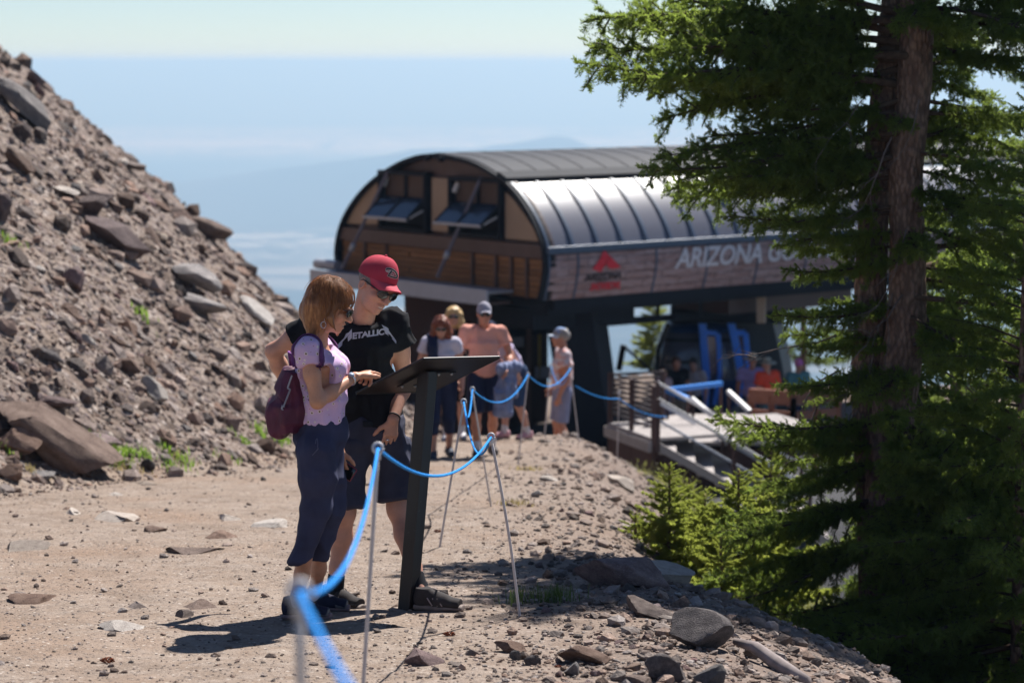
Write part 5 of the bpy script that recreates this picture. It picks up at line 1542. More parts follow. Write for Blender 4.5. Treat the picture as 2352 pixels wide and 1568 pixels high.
def scatter_rocks():
    r = np.random.default_rng(21); mats = ['brown', 'purple', 'grey', 'brown', 'pale', 'dark']
    n = 0
    while n < 100:        # on the scree
        vx, vy = r.uniform(-10, 690), r.uniform(140, 1060)
        p = onground(vx, vy)
        if hill_d(p[0], p[1]) < .2 or p[1] > 52: continue
        w = r.uniform(13, 36) * p[1] / FPX / 2 * (1.0 if r.random() < .8 else 1.4)
        o = link('rock', proto(int(r.integers(100, 112)), 2), None)
        if len(o.data.materials) == 0: o.data.materials.append(MR['brown'])
        mt = mats[int(r.integers(0, 6))]; o.material_slots[0].link = 'OBJECT'; o.material_slots[0].material = MR[mt]
        o.location = Vector(p) + Vector((0, 0, w * .12)); o.scale = (w * r.uniform(.8, 1.3), w * r.uniform(.7, 1.1), w * r.uniform(.45, .85)); o.rotation_euler = (r.uniform(-.3, .3), .55 + r.uniform(-.3, .4), r.uniform(-.5, .5))
        tag(o, rock_label(vx, vy, {'purple': 'maroon'}.get(mt, mt), 'rock', MARKS, w * FPX / p[1]), 'rock', 'loose rocks on the scree hill')
        n += 1
    n = 0; mats = ['brown', 'purple', 'brown', 'pale', 'purple', 'grey']
    while n < 90:         # on the right hand gravel bank
        vx, vy = r.uniform(960, 1640), r.uniform(1120, 1575)
        p = onground(vx, vy); e = p[0] - edge_x(p[1])
        if e < -1.0 + .5 * r.random() or p[1] > 24: continue
        w = r.uniform(9, 30) * p[1] / FPX / 2
        o = link('stone', proto(int(r.integers(100, 112)), 2), None)
        if len(o.data.materials) == 0: o.data.materials.append(MR['brown'])
        mt = mats[int(r.integers(0, 6))]; o.material_slots[0].link = 'OBJECT'; o.material_slots[0].material = MR[mt]
        o.location = Vector(p) + Vector((0, 0, w * .25)); o.scale = (w * r.uniform(.8, 1.3), w * r.uniform(.7, 1.1), w * r.uniform(.5, .9)); o.rotation_euler = (r.uniform(-.3, .3), r.uniform(-.3, .4), r.uniform(0, 6.3))
        tag(o, rock_label(vx, vy, {'purple': 'maroon'}.get(mt, mt), 'stone', MARKS_R, w * FPX / p[1]), 'stone', 'stones in the gravel of the right bank')
        n += 1
scatter_rocks()

def stones_stuff(name, X, Y, size, mat, seed, flat=.65, lab=None, sink=.15, tilt=0.25, hill=False):
    r = np.random.default_rng(seed); n = len(X)
    bm = bmesh.new(); bmesh.ops.create_icosphere(bm, subdivisions=1, radius=1); bv = np.array([q.co for q in bm.verts]); bf = np.array([[q.index for q in p.verts] for p in bm.faces]); bm.free()
    K = 10; shapes = []
    for k in range(K):
        v = bv.copy()
        for _ in range(6):
            d = unit(r.normal(size=3)); e = np.maximum(0, v @ d - r.uniform(.45, .8)); v = v - e[:, None] * d
        shapes.append(v * r.uniform(.9, 1.1, (len(v), 1)))
    shapes = np.array(shapes); k = r.integers(0, K, n)
    sc = np.stack([r.uniform(.7, 1.4, n), r.uniform(.7, 1.2, n), r.uniform(.45, .95, n) * flat / .65], 1) * size[:, None]
    v = shapes[k] * sc[:, None, :]
    a = r.uniform(0, 2 * np.pi, n); ca, sa = np.cos(a)[:, None], np.sin(a)[:, None]
    x, y = v[..., 0] * ca - v[..., 1] * sa, v[..., 0] * sa + v[..., 1] * ca
    t = r.normal(0, tilt, n) + (.6 if hill else 0); ct, st = np.cos(t)[:, None], np.sin(t)[:, None]
    z = v[..., 2]; x, z = x * ct + z * st, -x * st + z * ct
    Z = ground_h(X, Y)
    V = np.stack([x + X[:, None], y + Y[:, None], z + (Z + size * sink)[:, None]], -1).reshape(-1, 3)
    F = (bf[None] + (np.arange(n) * len(bv))[:, None, None]).reshape(-1, 3)
    return tag(link(name, mesh_np(name, V, F, False), mat), lab, kind='stuff')

def samp(n, y0, y1, seed):
    r = np.random.default_rng(seed); u = r.random(n); Y = 1 / (1 / y0 + u * (1 / y1 - 1 / y0)); X = (r.random(n) * 2 - 1) * (.235 * Y + .5); return X, Y, r
X, Y, r = samp(60000, 17, 56, 51); d = hill_d(X, Y)
keep = (d > -.5) & (r.random(len(X)) < sstep(-.9, .5, d) ) & (X < 0); X, Y = X[keep], Y[keep]
X = np.concatenate([X, X[::2] + .05]); Y = np.concatenate([Y, Y[::2] + .1]); m = len(X)
s = np.clip(.0148 * (np.random.default_rng(52).pareto(2.1, m) + 1), 0, .15) * (Y / 26)
stones_stuff('scree_stones', X, Y, s, M_SCREE_STONE, 53, .7, 'loose brown and grey stones covering the scree hill', .1, .3, True)
X, Y, r = samp(27000, 9.2, 32, 55); e = X - edge_x(Y); keep = (hill_d(X, Y) < -.1) & (r.random(len(X)) < .26 + .74 * sstep(-1.9, -.4, e) + .3 * sstep(-.9, .1, hill_d(X, Y))) & (e < 2.2); X, Y, e = X[keep], Y[keep], e[keep]
s = np.clip(.0052 * (np.random.default_rng(56).pareto(2.4, len(X)) + 1), 0, .030) * (1 + 1.1 * sstep(-1.9, .2, e)) * np.sqrt(Y / 12)
stones_stuff('trail_gravel', X, Y, s, M_GRAVEL, 57, .6, 'small stones and gravel strewn over the trail', .2)

# fir cones and bits of bark lying about
M_CONE = plain('cone_brown', (.20, .055, .022), .8, 0, .2, .4, 90)
def cones():
    for i, (vx, vy, w, lb) in enumerate(((247, 1522, 32, 'red brown cone scrap at the bottom left of the trail'), (1032, 1460, 26, 'crumbled red cone near the purple lump of rock'), (1282, 1533, 16, 'small red cone beside the wide flat topped rock'), (1366, 1549, 20, 'round red cone by the grey standing stone'), (1328, 1506, 18, 'red cone on top of the foreground rocks'), (1005, 1222, 16, 'cone scrap by the second rope pole'))):
        p = onground(vx, vy); L = w * p[1] / FPX; m = MB(); r = np.random.default_rng(i)
        for k in range(34):
            t = k / 34; a = k * 2.4; c = p + (L * (t - .5), 0, L * .22) + L * .20 * math.sin(math.pi * (t * .9 + .05)) * np.array((0, math.cos(a), math.sin(a)))
            m.box(c, (L * .16, L * .13, L * .05), (unit((1, .6 * math.cos(a), .6 * math.sin(a))), unit((0, -math.sin(a), math.cos(a))), unit((-.6, math.cos(a), math.sin(a)))))
        o = m.build('fir_cone', M_CONE); tag(o, lb, 'cone', 'fallen cones')
cones()
# ------------------------------------------------------------------ rope line
M_ROD_ = plain('fibreglass_rod', (.50, .46, .46), .45, 0, .4, .08, 20)
def rope_mat():
    n = NT('blue_rope'); c = n.coord('Object', (90, 90, 90)); w = n.n('ShaderNodeTexWave'); n.l(c, w.inputs[0]); w.inputs['Scale'].default_value = 1.6; w.bands_direction = 'DIAGONAL'; w.inputs['Distortion'].default_value = 1.5
    return n.set(n.mix(w.outputs['Fac'], (.012, .19, .62), (.04, .34, .86)), .85, 0, .15, n.bump(w.outputs['Fac'], .4, .004))
M_ROPE = rope_mat()
def pole(topv, d, base, label, bow=0.0, ring=True):
    """topv = (x, y) where its eye is seen, base = world point on the ground"""
    top = P(*topv, d); base = np.asarray(base, float)
    o = empty('rope_pole', base, label, 'pole', 'rope poles along the trail')
    side = unit(np.cross(top - base, (0, 1, 0)))
    pts = [base + (top - base) * t + side * bow * math.sin(math.pi * t) for t in np.linspace(-.08, 1, 12)]
    m = MB(); m.tube(pts, .0072, 8); mobj(m, 'rod', M_ROD_, o)
    m = MB(); m.tube([top + .017 * np.array((math.cos(t), .3 * math.sin(t), math.sin(t))) + (0, 0, .012) for t in np.linspace(0, 2 * math.pi, 15)], .0055, 6); m.tube([top - (0, 0, .03), top + (0, 0, .004)], .011, 8); mobj(m, 'rope_eye', plain('eye_plastic', (.55, .53, .54), .4), o)
    return top
def gpt(vx, vy): return onground(vx, vy)
def below(topv, d, dx, dy=0.0):
    t = P(*topv, d); return np.array((t[0] + dx, t[1] + dy, gz(t[0] + dx, t[1] + dy)))
T1 = pole((688, 1376), 3.8, below((688, 1376), 3.8, .004), 'nearest rope pole, out of focus in front of the woman\'s shoes')
T2 = pole((868, 1036), 8.4, below((868, 1036), 8.4, -.075), 'rope pole standing in front of the man\'s shorts', .0)
b3 = gpt(1194, 1418); T3 = pole((1128, 1008), b3[1] - .05, b3, 'bowed rope pole right of the sign post', -.012)
b4 = gpt(1010, 1256); T4 = pole((1065, 926), b4[1] + .0, b4, 'rope pole leaning right just behind the sign post')
b5 = gpt(1128, 1163); T5 = pole((1085, 897), b5[1], b5, 'rope pole in front of the man in pink')
b6 = gpt(1190, 1064); T6 = pole((1213, 862), b6[1], b6, 'rope pole in front of the stooping walker')
T7 = pole((1265, 842), 30.4, below((1265, 842), 30.4, -.08), 'rope pole just left of the walker in the blue cap')
T8 = pole((1310, 848), 29.6, below((1310, 848), 29.6, .11), 'rope pole just right of the walker in the blue cap')
T9 = pole((1422, 902), 32.5, below((1422, 902), 32.5, -.03), 'white rope pole in front of the stair deck')
def rope(pts, sags, label, r=.0062):
    m = MB(); line = []
    for i, sg in enumerate(sags):
        a, b = np.asarray(pts[i]), np.asarray(pts[i + 1])
        for t in np.linspace(0, 1, 24)[(0 if i == 0 else 1):]:
            line.append(a + (b - a) * t - np.array((0, 0, 1.0)) * 4 * sg * t * (1 - t))
    m.tube(line, r, 8)
    tag(m.build('rope', M_ROPE, None, True), label, 'rope')
T0 = P(1150, 2050, 1.75)
up = np.array((0, 0, .010))
rope([T0, T1 + up, T2 + up, T3 + up, T4 + up, T5 + up, T6 + up, T8 + up, T7 + up], [.03, .14, .145, .20, .16, .19, .17, .22], 'bright blue rope sagging from pole to pole along the trail')
rope([P(1322, 886, 29.9), T9 + up * -8, P(1530, 956, 34.8)], [.05, .07], 'second blue rope running from the trail to the stair deck')
# ------------------------------------------------------------------ firs
def needle_mat(name, dark, light, tr=.4):
    n = NT(name); p = n.pos()
    r = n.n('ShaderNodeNewGeometry').outputs['Random Per Island']; oi = n.n('ShaderNodeObjectInfo').outputs['Random']
    a = n.noise(p, 2.4, 3)
    f = n.math('ADD', n.math('MULTIPLY', r, .55), n.math('MULTIPLY', a, .55))
    col = n.mix(n.map(f, .30, .85), dark, light)
    col = n.mix(n.math('MULTIPLY', n.map(oi, .7, 1), .4), col, [x * 1.35 for x in light])
    d = n.b; n.set(col, .55, 0, .3)
    t = n.n('ShaderNodeBsdfTranslucent'); n.l(n.mix(.55, col, [min(1, x * 3.0) for x in light], 'MIX'), t.inputs['Color'])
    m = n.n('ShaderNodeMixShader'); m.inputs[0].default_value = tr
    n.l(d.outputs[0], m.inputs[1]); n.l(t.outputs[0], m.inputs[2]); n.l(m.outputs[0], n.out.inputs['Surface'])
    return n.m
M_NEEDLE = needle_mat('fir_needles', (.040, .070, .020), (.150, .195, .036), .58)
M_NEEDLE_Y = needle_mat('young_fir_needles', (.105, .140, .030), (.290, .320, .065), .58)
def bark_mat():
    n = NT('fir_bark'); p = n.coord('Object', (1, 1, .45))
    v = n.voro(p, 34); a = n.noise(p, 14, 5, .7)
    col = n.mix(n.map(a, .3, .7), (.17, .10, .078), (.36, .235, .18))
    col = n.mix(n.math('MULTIPLY', n.map(v, .35, .6), .55), col, (.075, .048, .040))
    return n.set(col, .95, 0, .15, n.bump(n.math('ADD', n.math('MULTIPLY', v, -1), a), .9, .03))
M_BARK = bark_mat()
M_TWIG = plain('dead_twig_grey', (.17, .135, .125), .9, 0, .1, .25, 30)
M_LIMB = plain('limb_brown', (.085, .058, .045), .95, 0, .1, .3, 25)

def shoots_mesh(S0, S1, r, ndl=22, nl=.021, nw=.0036):
    """brushes of needles round many short shoots, as one triangle soup"""
    S0 = np.array(S0); S1 = np.array(S1); n = len(S0)
    ax = S1 - S0; ln = np.linalg.norm(ax, axis=1)[:, None]; ax = ax / np.maximum(ln, 1e-6)
    h = np.where(np.abs(ax[:, 2:3]) > .9, np.array([[1., 0, 0]]), np.array([[0, 0, 1.]]))
    u = np.cross(h, ax); u /= np.linalg.norm(u, axis=1)[:, None]; v = np.cross(ax, u)
    t = (np.arange(ndl)[None] + r.random((n, ndl))) / ndl
    ph = r.uniform(0, 2 * np.pi, (n, ndl)); spread = r.uniform(.6, 1.25, (n, ndl))
    rad = u[:, None] * np.cos(ph)[..., None] + v[:, None] * np.sin(ph)[..., None]
    base = S0[:, None] + ax[:, None] * (t * ln)[..., None]
    dirn = ax[:, None] * np.cos(spread)[..., None] + rad * np.sin(spread)[..., None]
    dirn[..., 2] += .18
    L = nl * r.uniform(.75, 1.15, (n, ndl))
    side = np.cross(dirn, rad); side /= np.maximum(np.linalg.norm(side, axis=-1), 1e-6)[..., None]
    a = base - side * nw / 2; b = base + side * nw / 2 + dirn * (L * .35)[..., None]; c = base + dirn * L[..., None]
    b2 = base - side * nw / 2 + dirn * (L * .45)[..., None]
    V = np.stack([a, b, c, b2], 2).reshape(-1, 3); k = np.arange(n * ndl)[:, None] * 4
    return V, np.concatenate([k, k + 1, k + 2, k + 3], 1)

def bough_proto(seed, droop=.25, dens=1.0, hang=.35, nl=.028, nw=.0066, step=1.0, fat=1.0):
    """a bough 2 m long along +x; returns (wood mesh, needle mesh)"""
    r = np.random.default_rng(seed); L = 2.0; n = 15
    mid = [np.array((L * t, .10 * math.sin(3 * t + seed), -droop * L * (t ** 1.3) * (1 - .42 * t) + .05 * math.sin(5 * t + seed))) for t in np.linspace(0, 1, n)]
    wood = MB(); wood.tube(mid, [.026 * (1 - t) ** 1.1 + .005 for t in np.linspace(0, 1, n)], 6, False)
    at = lambda t: mid[min(int(t * (n - 1)), n - 2)] + (mid[min(int(t * (n - 1)), n - 2) + 1] - mid[min(int(t * (n - 1)), n - 2)]) * (t * (n - 1) - min(int(t * (n - 1)), n - 2))
    S0, S1 = [], []
    def brush(a, b):
        S0.append(a); S1.append(b)
    def branchlet(p, d, ln, lvl):
        k = max(2, int(ln / .075)); q = p; line = [p]
        for i in range(k):
            d = unit(d + r.normal(0, .10, 3) + np.array((0, 0, -hang * .22 + (.16 if i > k * .6 else 0))))
            e = q + d * ln / k; line.append(e)
            if lvl == 0 or r.random() < .95: brush(q, e)
            if lvl == 0 and i > 0:
                for s_ in (-1, 1, 1, -1, 0):
                    if r.random() < .66 * dens:
                        sd = unit(np.cross(d, (0, 0, 1)) * s_ * r.uniform(.5, 1) + d * r.uniform(.3, 1.2) + np.array((0, 0, r.uniform(-.75, .45) if s_ else r.choice([-1.1, .8]))))
                        l2 = r.uniform(.06, .15) * (1.1 - .5 * i / k); m_ = q + sd * l2
                        brush(q, m_)
                        if r.random() < .5: brush(m_ - sd * l2 * .4, m_ - sd * l2 * .4 + unit(sd + r.normal(0, .5, 3)) * l2 * .6)
                        if r.random() < .35: brush(m_ - sd * l2 * .5, m_ - sd * l2 * .5 + unit(sd * .3 + np.array((0, 0, -1.0)) + r.normal(0, .25, 3)) * l2 * .8)
            q = e
        wood.tube(line, [.006 * (1 - i / len(line)) + .0018 for i in range(len(line))], 4, False)
    t = .16
    while t < .99:
        for s_ in (-1, 1):
            if r.random() < .88 * dens:
                p = at(t); d = unit(np.array((r.uniform(.45, 1.1), s_ * 1.0, r.uniform(-.25, .18))))
                branchlet(p, d, (.60 * (1 - t) ** .8 + .14) * r.uniform(.6, 1.15) * (min(1, .35 + t * 2.2)), 0)
        if r.random() < .45 * dens: branchlet(at(t), unit(np.array((.7, r.normal(0, .4), .55))), r.uniform(.10, .22), 0)
        if r.random() < .38 * dens: branchlet(at(t), unit(np.array((.5, r.normal(0, .5), -1.0))), r.uniform(.12, .32), 0)
        t += r.uniform(.030, .052) * step
    branchlet(at(.97), unit(mid[-1] - mid[-2]), .16, 0)
    V, F = shoots_mesh(S0, S1, r, 32, nl, nw)
    nd = mesh_np('needles', V, F, False); nd.materials.append(M_NEEDLE)
    wm = mesh_np('limb', wood.v, wood.f, True); wm.materials.append(M_LIMB)
    return wm, nd
YOUNG = [bough_proto(260 + i, (.05, .12, .18)[i], 1, .2, .085, .016, 2.6) for i in range(3)]
PROTO = [bough_proto(200 + i, (.10, .22, .30, .18, .26, .36, .14, .24)[i], (1, .95, 1, .9, 1, 1, .85, 1)[i]) for i in range(8)]

def dead_proto(seed):
    r = np.random.default_rng(seed); m = MB()
    def go(p, d, ln, rad, lv):
        line = [p]; 
        for i in range(5):
            d = unit(d + r.normal(0, .16, 3) + np.array((0, 0, -.07))); p = p + d * ln / 5; line.append(p)
            if lv < 2 and i > 0 and r.random() < .75: go(p, unit(d + r.normal(0, .75, 3)), ln * r.uniform(.3, .55), rad * .55, lv + 1)
        m.tube(line, [rad * (1 - .8 * i / 5) for i in range(6)], 4, False)
    go(np.zeros(3), np.array((1., 0, -.25)), 1.0, .010, 0)
    me = mesh_np('twig', m.v, m.f, True); me.materials.append(M_TWIG); return me
DEAD = [dead_proto(300 + i) for i in range(4)]

def stem_tube(pts, rad, n=18, bumps=.06, seed=0):
    m = MB(); P_ = []; R_ = []
    pts = [np.asarray(p, float) for p in pts]
    s = np.linspace(0, 1, len(pts)); 
    for t in np.linspace(0, 1, 44):
        P_.append(np.array([np.interp(t, s, [p[i] for p in pts]) for i in range(3)])); R_.append(np.interp(t, s, rad))
    m.tube(P_, R_, n)
    v = np.array(m.v); c = np.repeat(np.array(P_), n, 0); d = v - c
    v = c + d * (1 + bumps * 2 * (vnoise3(v * np.array((7, 7, 3)) + seed, seed) - .5) + bumps * (vnoise3(v * 22, seed + 1) - .5))[:, None]; m.v = list(v)
    return m, P_

def add_bough(root, at, az, pitch, length, k, r, wide=1.0, mat=None, droop_roll=None, PROTO=None):
    """a bough of the tree: limb (with its needles as sub-part)"""
    PROTO = PROTO or globals()['PROTO']
    wm, nd = PROTO[k % len(PROTO)]; L = parent_loc(root)
    b = bpy.data.objects.new('bough', wm); COL.objects.link(b); b.parent = root
    b.location = Vector(np.asarray(at) - L); b.rotation_euler = (r.uniform(-.35, .35) if droop_roll is None else droop_roll, -pitch, az)
    s = length / 2.0; b.scale = (s, (s * .6 + .4 * min(1, s)) * wide, (s * .6 + .4 * min(1.0, s)))
    n = bpy.data.objects.new('needles', nd); COL.objects.link(n); n.parent = b
    if mat is not None: n.material_slots[0].link = 'OBJECT'; n.material_slots[0].material = mat
    return b

def add_dead(root, at, az, pitch, length, k):
    o = bpy.data.objects.new('dead_twig', DEAD[k % 4]); COL.objects.link(o); o.parent = root; L = parent_loc(root)
    o.location = Vector(np.asarray(at) - L); o.rotation_euler = (0, -pitch, az); o.scale = (length,) * 3; return o

def main_tree():
    D = 16.8
    base = np.array((P(2065, 1400, D)[0], D, 0)); base[2] = gz(base[0], base[1])
    t = empty('fir_tree', base, 'tall dark fir with twin trunks filling the right side beside the trail', 'tree')
    r = np.random.default_rng(77)
    top = 9.0
    ax_px = [(2040, 1420), (2040, 1150), (2050, 950), (2082, 760), (2085, 600), (2080, 400), (2100, 200), (2108, 0), (2112, -400), (2112, -900)]
    A = [P(x, y, D) for x, y in ax_px]; A[0] = base + (-.02, 0, -.15); A[-1] = np.array((A[-1][0], D, base[2] + top))
    mA, LA = stem_tube(A, [.19, .165, .15, .14, .125, .12, .122, .115, .07, .015], 18, .05, 1)
    mobj(mA, 'trunk', M_BARK, t)
    B_ = [P(x, y, D + .22) for x, y in ((2030, 1420), (2010, 1100), (1995, 880), (2000, 640), (2010, 420), (2040, 150), (2062, -60), (2070, -500))]; B_[0] = base + (-.06, .15, -.15)
    mB, LB = stem_tube(B_, [.16, .14, .125, .112, .105, .098, .09, .02], 16, .05, 2)
    mobj(mB, 'trunk', M_BARK, t)
    def axis(z): 
        i = int(np.argmin([abs(p[2] - z) for p in LA])); return LA[i]
    # boughs that give the tree its outline on the left : (y at the stem, x and y of the tip, k)
    for (ys, xt, yt, k, off) in ((40, 1385, 30, 0, -.2), (115, 1410, 95, 1, .2), (150, 1400, 150, 2, -.3), (60, 1440, -20, 3, .4), (110, 1545, 215, 4, .1), (20, 1500, -60, 6, -.5), (90, 1600, 120, 5, -.6), (170, 1600, 240, 7, .5), (60, 1480, 60, 2, .0), (130, 1500, 60, 4, .5), (180, 1480, 160, 0, -.6), (150, 1560, 280, 5, .1),
                               (200, 1720, 270, 1, .3), (250, 1800, 250, 6, -.4), (280, 1700, 235, 3, .2), (230, 1660, 330, 3, .0), (310, 1530, 345, 0, .1), (330, 1520, 385, 2, -.2), (345, 1560, 420, 7, .3), (365, 1650, 420, 4, -.4), (380, 1590, 440, 1, .5), (400, 1720, 455, 5, -.1), (340, 1640, 370, 6, .2),
                               (470, 1700, 505, 3, .0), (490, 1760, 525, 6, -.3), (455, 1760, 480, 1, .4), (555, 1800, 570, 4, .2), (590, 1830, 620, 2, -.4), (620, 1850, 640, 0, .3), (540, 1830, 560, 5, -.5),
                               (690, 1800, 720, 7, .0), (720, 1790, 735, 3, -.3), (760, 1830, 775, 5, .3), (800, 1850, 790, 1, -.2), (700, 1890, 690, 6, .4),
                               (850, 1790, 880, 2, .1), (870, 1830, 900, 4, -.4), (840, 1900, 870, 0, .4), (905, 1850, 925, 6, .2),
                               (955, 1670, 975, 3, -.3), (970, 1700, 1000, 0, .1), (1000, 1770, 1030, 5, -.5), (1020, 1790, 1060, 2, .4), (1040, 1770, 1110, 7, .0), (1060, 1780, 1140, 1, -.3), (980, 1800, 1000, 4, .5), (1100, 1740, 1120, 6, .3),
                               (1120, 1710, 1190, 4, .2), (1140, 1660, 1230, 3, -.2), (1160, 1700, 1260, 6, .4), (1180, 1700, 1250, 5, -.4), (1200, 1590, 1345, 0, .0), (1230, 1650, 1370, 1, .3), (1260, 1680, 1380, 2, -.5), (1290, 1740, 1330, 7, .2), (1320, 1700, 1430, 3, .0), (1350, 1780, 1480, 5, -.3), (1380, 1750, 1440, 4, .4), (1400, 1820, 1520, 1, -.2), (1420, 1860, 1560, 2, .2)):
        z = P(2070, ys, D)[2]; a = axis(z); tip = P(xt + r.uniform(-12, 12), yt, D + off); d = tip - a; L = np.linalg.norm(d) * 1.03
        pr = PROTO[k]; dp = (.10, .22, .30, .18, .26, .36, .14, .24)[k] * .58
        add_bough(t, a, math.atan2(d[1], d[0]), math.asin(np.clip(d[2] / L + dp, -1, 1)), L, k, r, .72)
    for i in range(20):
        vy = r.uniform(1000, 1560); xt = r.uniform(1860, 2330) if vy > 1150 else r.uniform(2120, 2360)
        a = axis(P(2070, min(vy, 1380) - 60, D)[2]); tip = P(xt, vy + 60, D - r.uniform(.7, 1.9)); d = tip - a; L = max(.7, np.linalg.norm(d)); k = int(r.integers(0, 8))
        add_bough(t, a, math.atan2(d[1], d[0]), math.asin(np.clip(d[2] / L + .12, -1, 1)), L, k, r, .9)
    # the rest of the crown, all round
    zb = base[2]; n = 0
    z = zb + .15
    while z < zb + top - .15:
        h = (z - zb) / top; Lm = 1.95 * (1 - h) ** .75 + .22 if h < .55 else 1.55 * (1 - ((h - .55) / .45) ** 2.2) + .20
        for _ in range(2 if h < .55 else 4):
            az = r.uniform(-2.0, 1.9)                 # right hand, front and back; the left is set above
            if z > P(2070, -40, D)[2]: az = r.uniform(-3.14, 3.14)
            front = abs(az + 1.57) < .5
            if abs(az + 1.45) < .75 and r.random() < .35: continue
            L = Lm * r.uniform(.55, 1.0) * (.72 if front else 1)
            add_bough(t, axis(z) , az, r.uniform(-.10, .20), L, int(r.integers(0, 8)), r, .9)
            n += 1
        z += r.uniform(.085, .13)
    for i in range(34):
        vx, vy = r.uniform(1880, 2120), r.uniform(180, 1350)
        z = P(2070, vy, D)[2]; a = axis(z); az = r.choice([3.14, 0, -1.57]) + r.uniform(-.7, .7)
        add_dead(t, a + np.array((math.cos(az), math.sin(az), 0)) * r.uniform(.1, .6), az, r.uniform(-.8, .1), r.uniform(.35, .9), int(r.integers(0, 4)))
    return t
main_tree()

def fir(name, base, H, R, seed, label, mat=None, n=60, trunk=.1, group=None, low=.05, wide=.85, lean=0.0):
    base = np.asarray(base, float); t = empty(name, base, label, 'tree', group); r = np.random.default_rng(seed)
    pts = [base + (lean * H * s * s, 0, H * s - .1) for s in np.linspace(0, 1, 6)]
    m, L = stem_tube(pts, [trunk * (1 - s) ** .8 + .008 for s in np.linspace(0, 1, 6)], 10, .04, seed); mobj(m, 'trunk', M_BARK, t)
    for i in range(n):
        h = low + (1 - low) * ((i + r.random()) / n) ** 1.0 * .98; a = np.array([np.interp(h, np.linspace(0, 1, 6), [p[q] for p in pts]) for q in range(3)])
        ln = (R * (1 - h) ** .8 + .10 * min(1, R)) * r.uniform(.65, 1.1)
        add_bough(t, a, i * 2.4 + r.uniform(-.4, .4), r.uniform(-.05, .30) + .5 * h * h, ln, int(r.integers(0, 8)), r, wide, mat, None, YOUNG if R < .8 else None)
    return t
def at_ground(vx, d):
    x = P(vx, 800, d)[0]; return np.array((x, d, gz(x, d)))
fir('fir_tree', at_ground(2430, 19.0), 7.4, 1.9, 31, 'dense fir at the far right edge behind the twin trunked fir', None, 110, .16)
fir('fir_tree', at_ground(2350, 15.4), 4.7, 1.4, 32, 'bushy fir in front of the right side of the big fir', None, 130, .035)
fir('fir_tree', at_ground(2200, 21.5), 5.2, 1.6, 33, 'fir half hidden behind the big fir\'s trunk', None, 70, .12)
def young(vx, d, top, R, seed, label, n, tr): b = at_ground(vx, d); return fir('young_fir', b, max(.3, P(vx, top, d)[2] - b[2]), R, seed, label, M_NEEDLE_Y, n, tr, 'young firs on the bank', .02, .9)
young(1540, 18.0, 1034, .40, 34, 'slender bright young fir on the bank right of the trail', 90, .009)
young(1700, 17.8, 1048, .62, 35, 'bushy bright young fir just left of the big fir', 90, .014)
young(1622, 18.6, 1105, .50, 36, 'low bright fir between the slender and the bushy young firs', 60, .011)
young(1462, 18.4, 1175, .26, 37, 'tiny yellow green fir left of the slender young fir', 26, .007)
young(1775, 19.5, 1000, .7, 38, 'pale green young fir behind the big fir\'s lowest boughs', 70, .014)
young(1660, 17.0, 1200, .42, 44, 'knee high bright fir in front of the bushy young fir', 44, .009)
young(1585, 19.4, 1070, .42, 45, 'small bright fir close behind the slender young fir', 50, .009)
fir('far_fir', at_ground(1500, 55.0) + (0, 0, 0), 2.3, .7, 41, 'small fir far off behind the blue cabin', M_NEEDLE_Y, 110, .02, 'firs beyond the station', .1)
fir('far_fir', at_ground(1845, 56.0), 5.6, 1.5, 42, 'fir far off behind the grey pier', M_NEEDLE, 50, .08, 'firs beyond the station', .1)
fir('far_fir', at_ground(1635, 58.0), 3.9, .78, 43, 'thin fir far off above the blue cabin', M_NEEDLE_Y, 110, .02, 'firs beyond the station', .3)

# ground cover and grass
def blades(name, centres, mat, label, n, hgt, spread, seed, w=.006):
    r = np.random.default_rng(seed); V = []; F = []; k = 0
    for c in centres:
        for i in range(n):
            a = r.uniform(0, 6.28); rr = abs(r.normal(0, spread * .62)); p = np.array((c[0] + rr * math.cos(a), c[1] + rr * math.sin(a), 0)); p[2] = gz(p[0], p[1]) - .005
            h = hgt * r.uniform(.5, 1.15); b = r.uniform(0, 6.28); le = r.uniform(.1, .7) * h; d = np.array((math.cos(b), math.sin(b), 0)); s_ = np.array((-d[1], d[0], 0)) * w
            V += [p - s_, p + s_, p + d * le * .4 + (0, 0, h * .65) + s_ * .7, p + d * le * .4 + (0, 0, h * .65) - s_ * .7, p + d * le + (0, 0, h)]
            F += [(k, k + 1, k + 2, k + 3), (k + 3, k + 2, k + 4)]; k += 5
    return link(name, mesh_np(name, V, F, False), mat)
M_GRASS = needle_mat('bright_grass', (.06, .12, .015), (.16, .26, .03), .4)
M_GRASSD = needle_mat('dry_grass', (.16, .13, .05), (.32, .26, .12), .3)
g1 = onground(236, 1048); tag(blades('grass_tuft', [g1, g1 + (.10, .05, 0)], M_GRASS, '', 200, .17, .12, 1), 'bright green grass tuft between the huge boulder and the blocky dark one', 'grass')
g2 = onground(1190, 1386); tag(blades('grass_tuft', [g2, g2 + (.16, -.02, 0), g2 + (.22, .05, 0)], needle_mat('shade_darkened_grass', (.035, .055, .015), (.09, .13, .03), .3), '', 80, .11, .13, 2, .0025), 'green grass tuft in the tree shade beside the bowed pole', 'grass')  # second tuft: blade colour darkened to put the tree shade into it
pts = [onground(x, y) for x, y in ((300, 1045), (330, 1050), (380, 1040), (395, 1075), (600, 1000), (630, 1005), (650, 1012), (520, 1060), (15, 560), (28, 565), (322, 722), (560, 1020), (18, 1040), (420, 1060))]
tag(blades('grass', pts, M_GRASS, '', 46, .10, .14, 3), 'scattered green grass along the foot of the scree', kind='stuff')
pts = [onground(x, y) for x, y in ((270, 1068), (300, 1078), (80, 1086), (405, 1050), (1180, 1160), (1215, 1080))]
tag(blades('dry_grass', pts, M_GRASSD, '', 70, .06, .16, 4), 'short dry grass at the trail edges', kind='stuff')
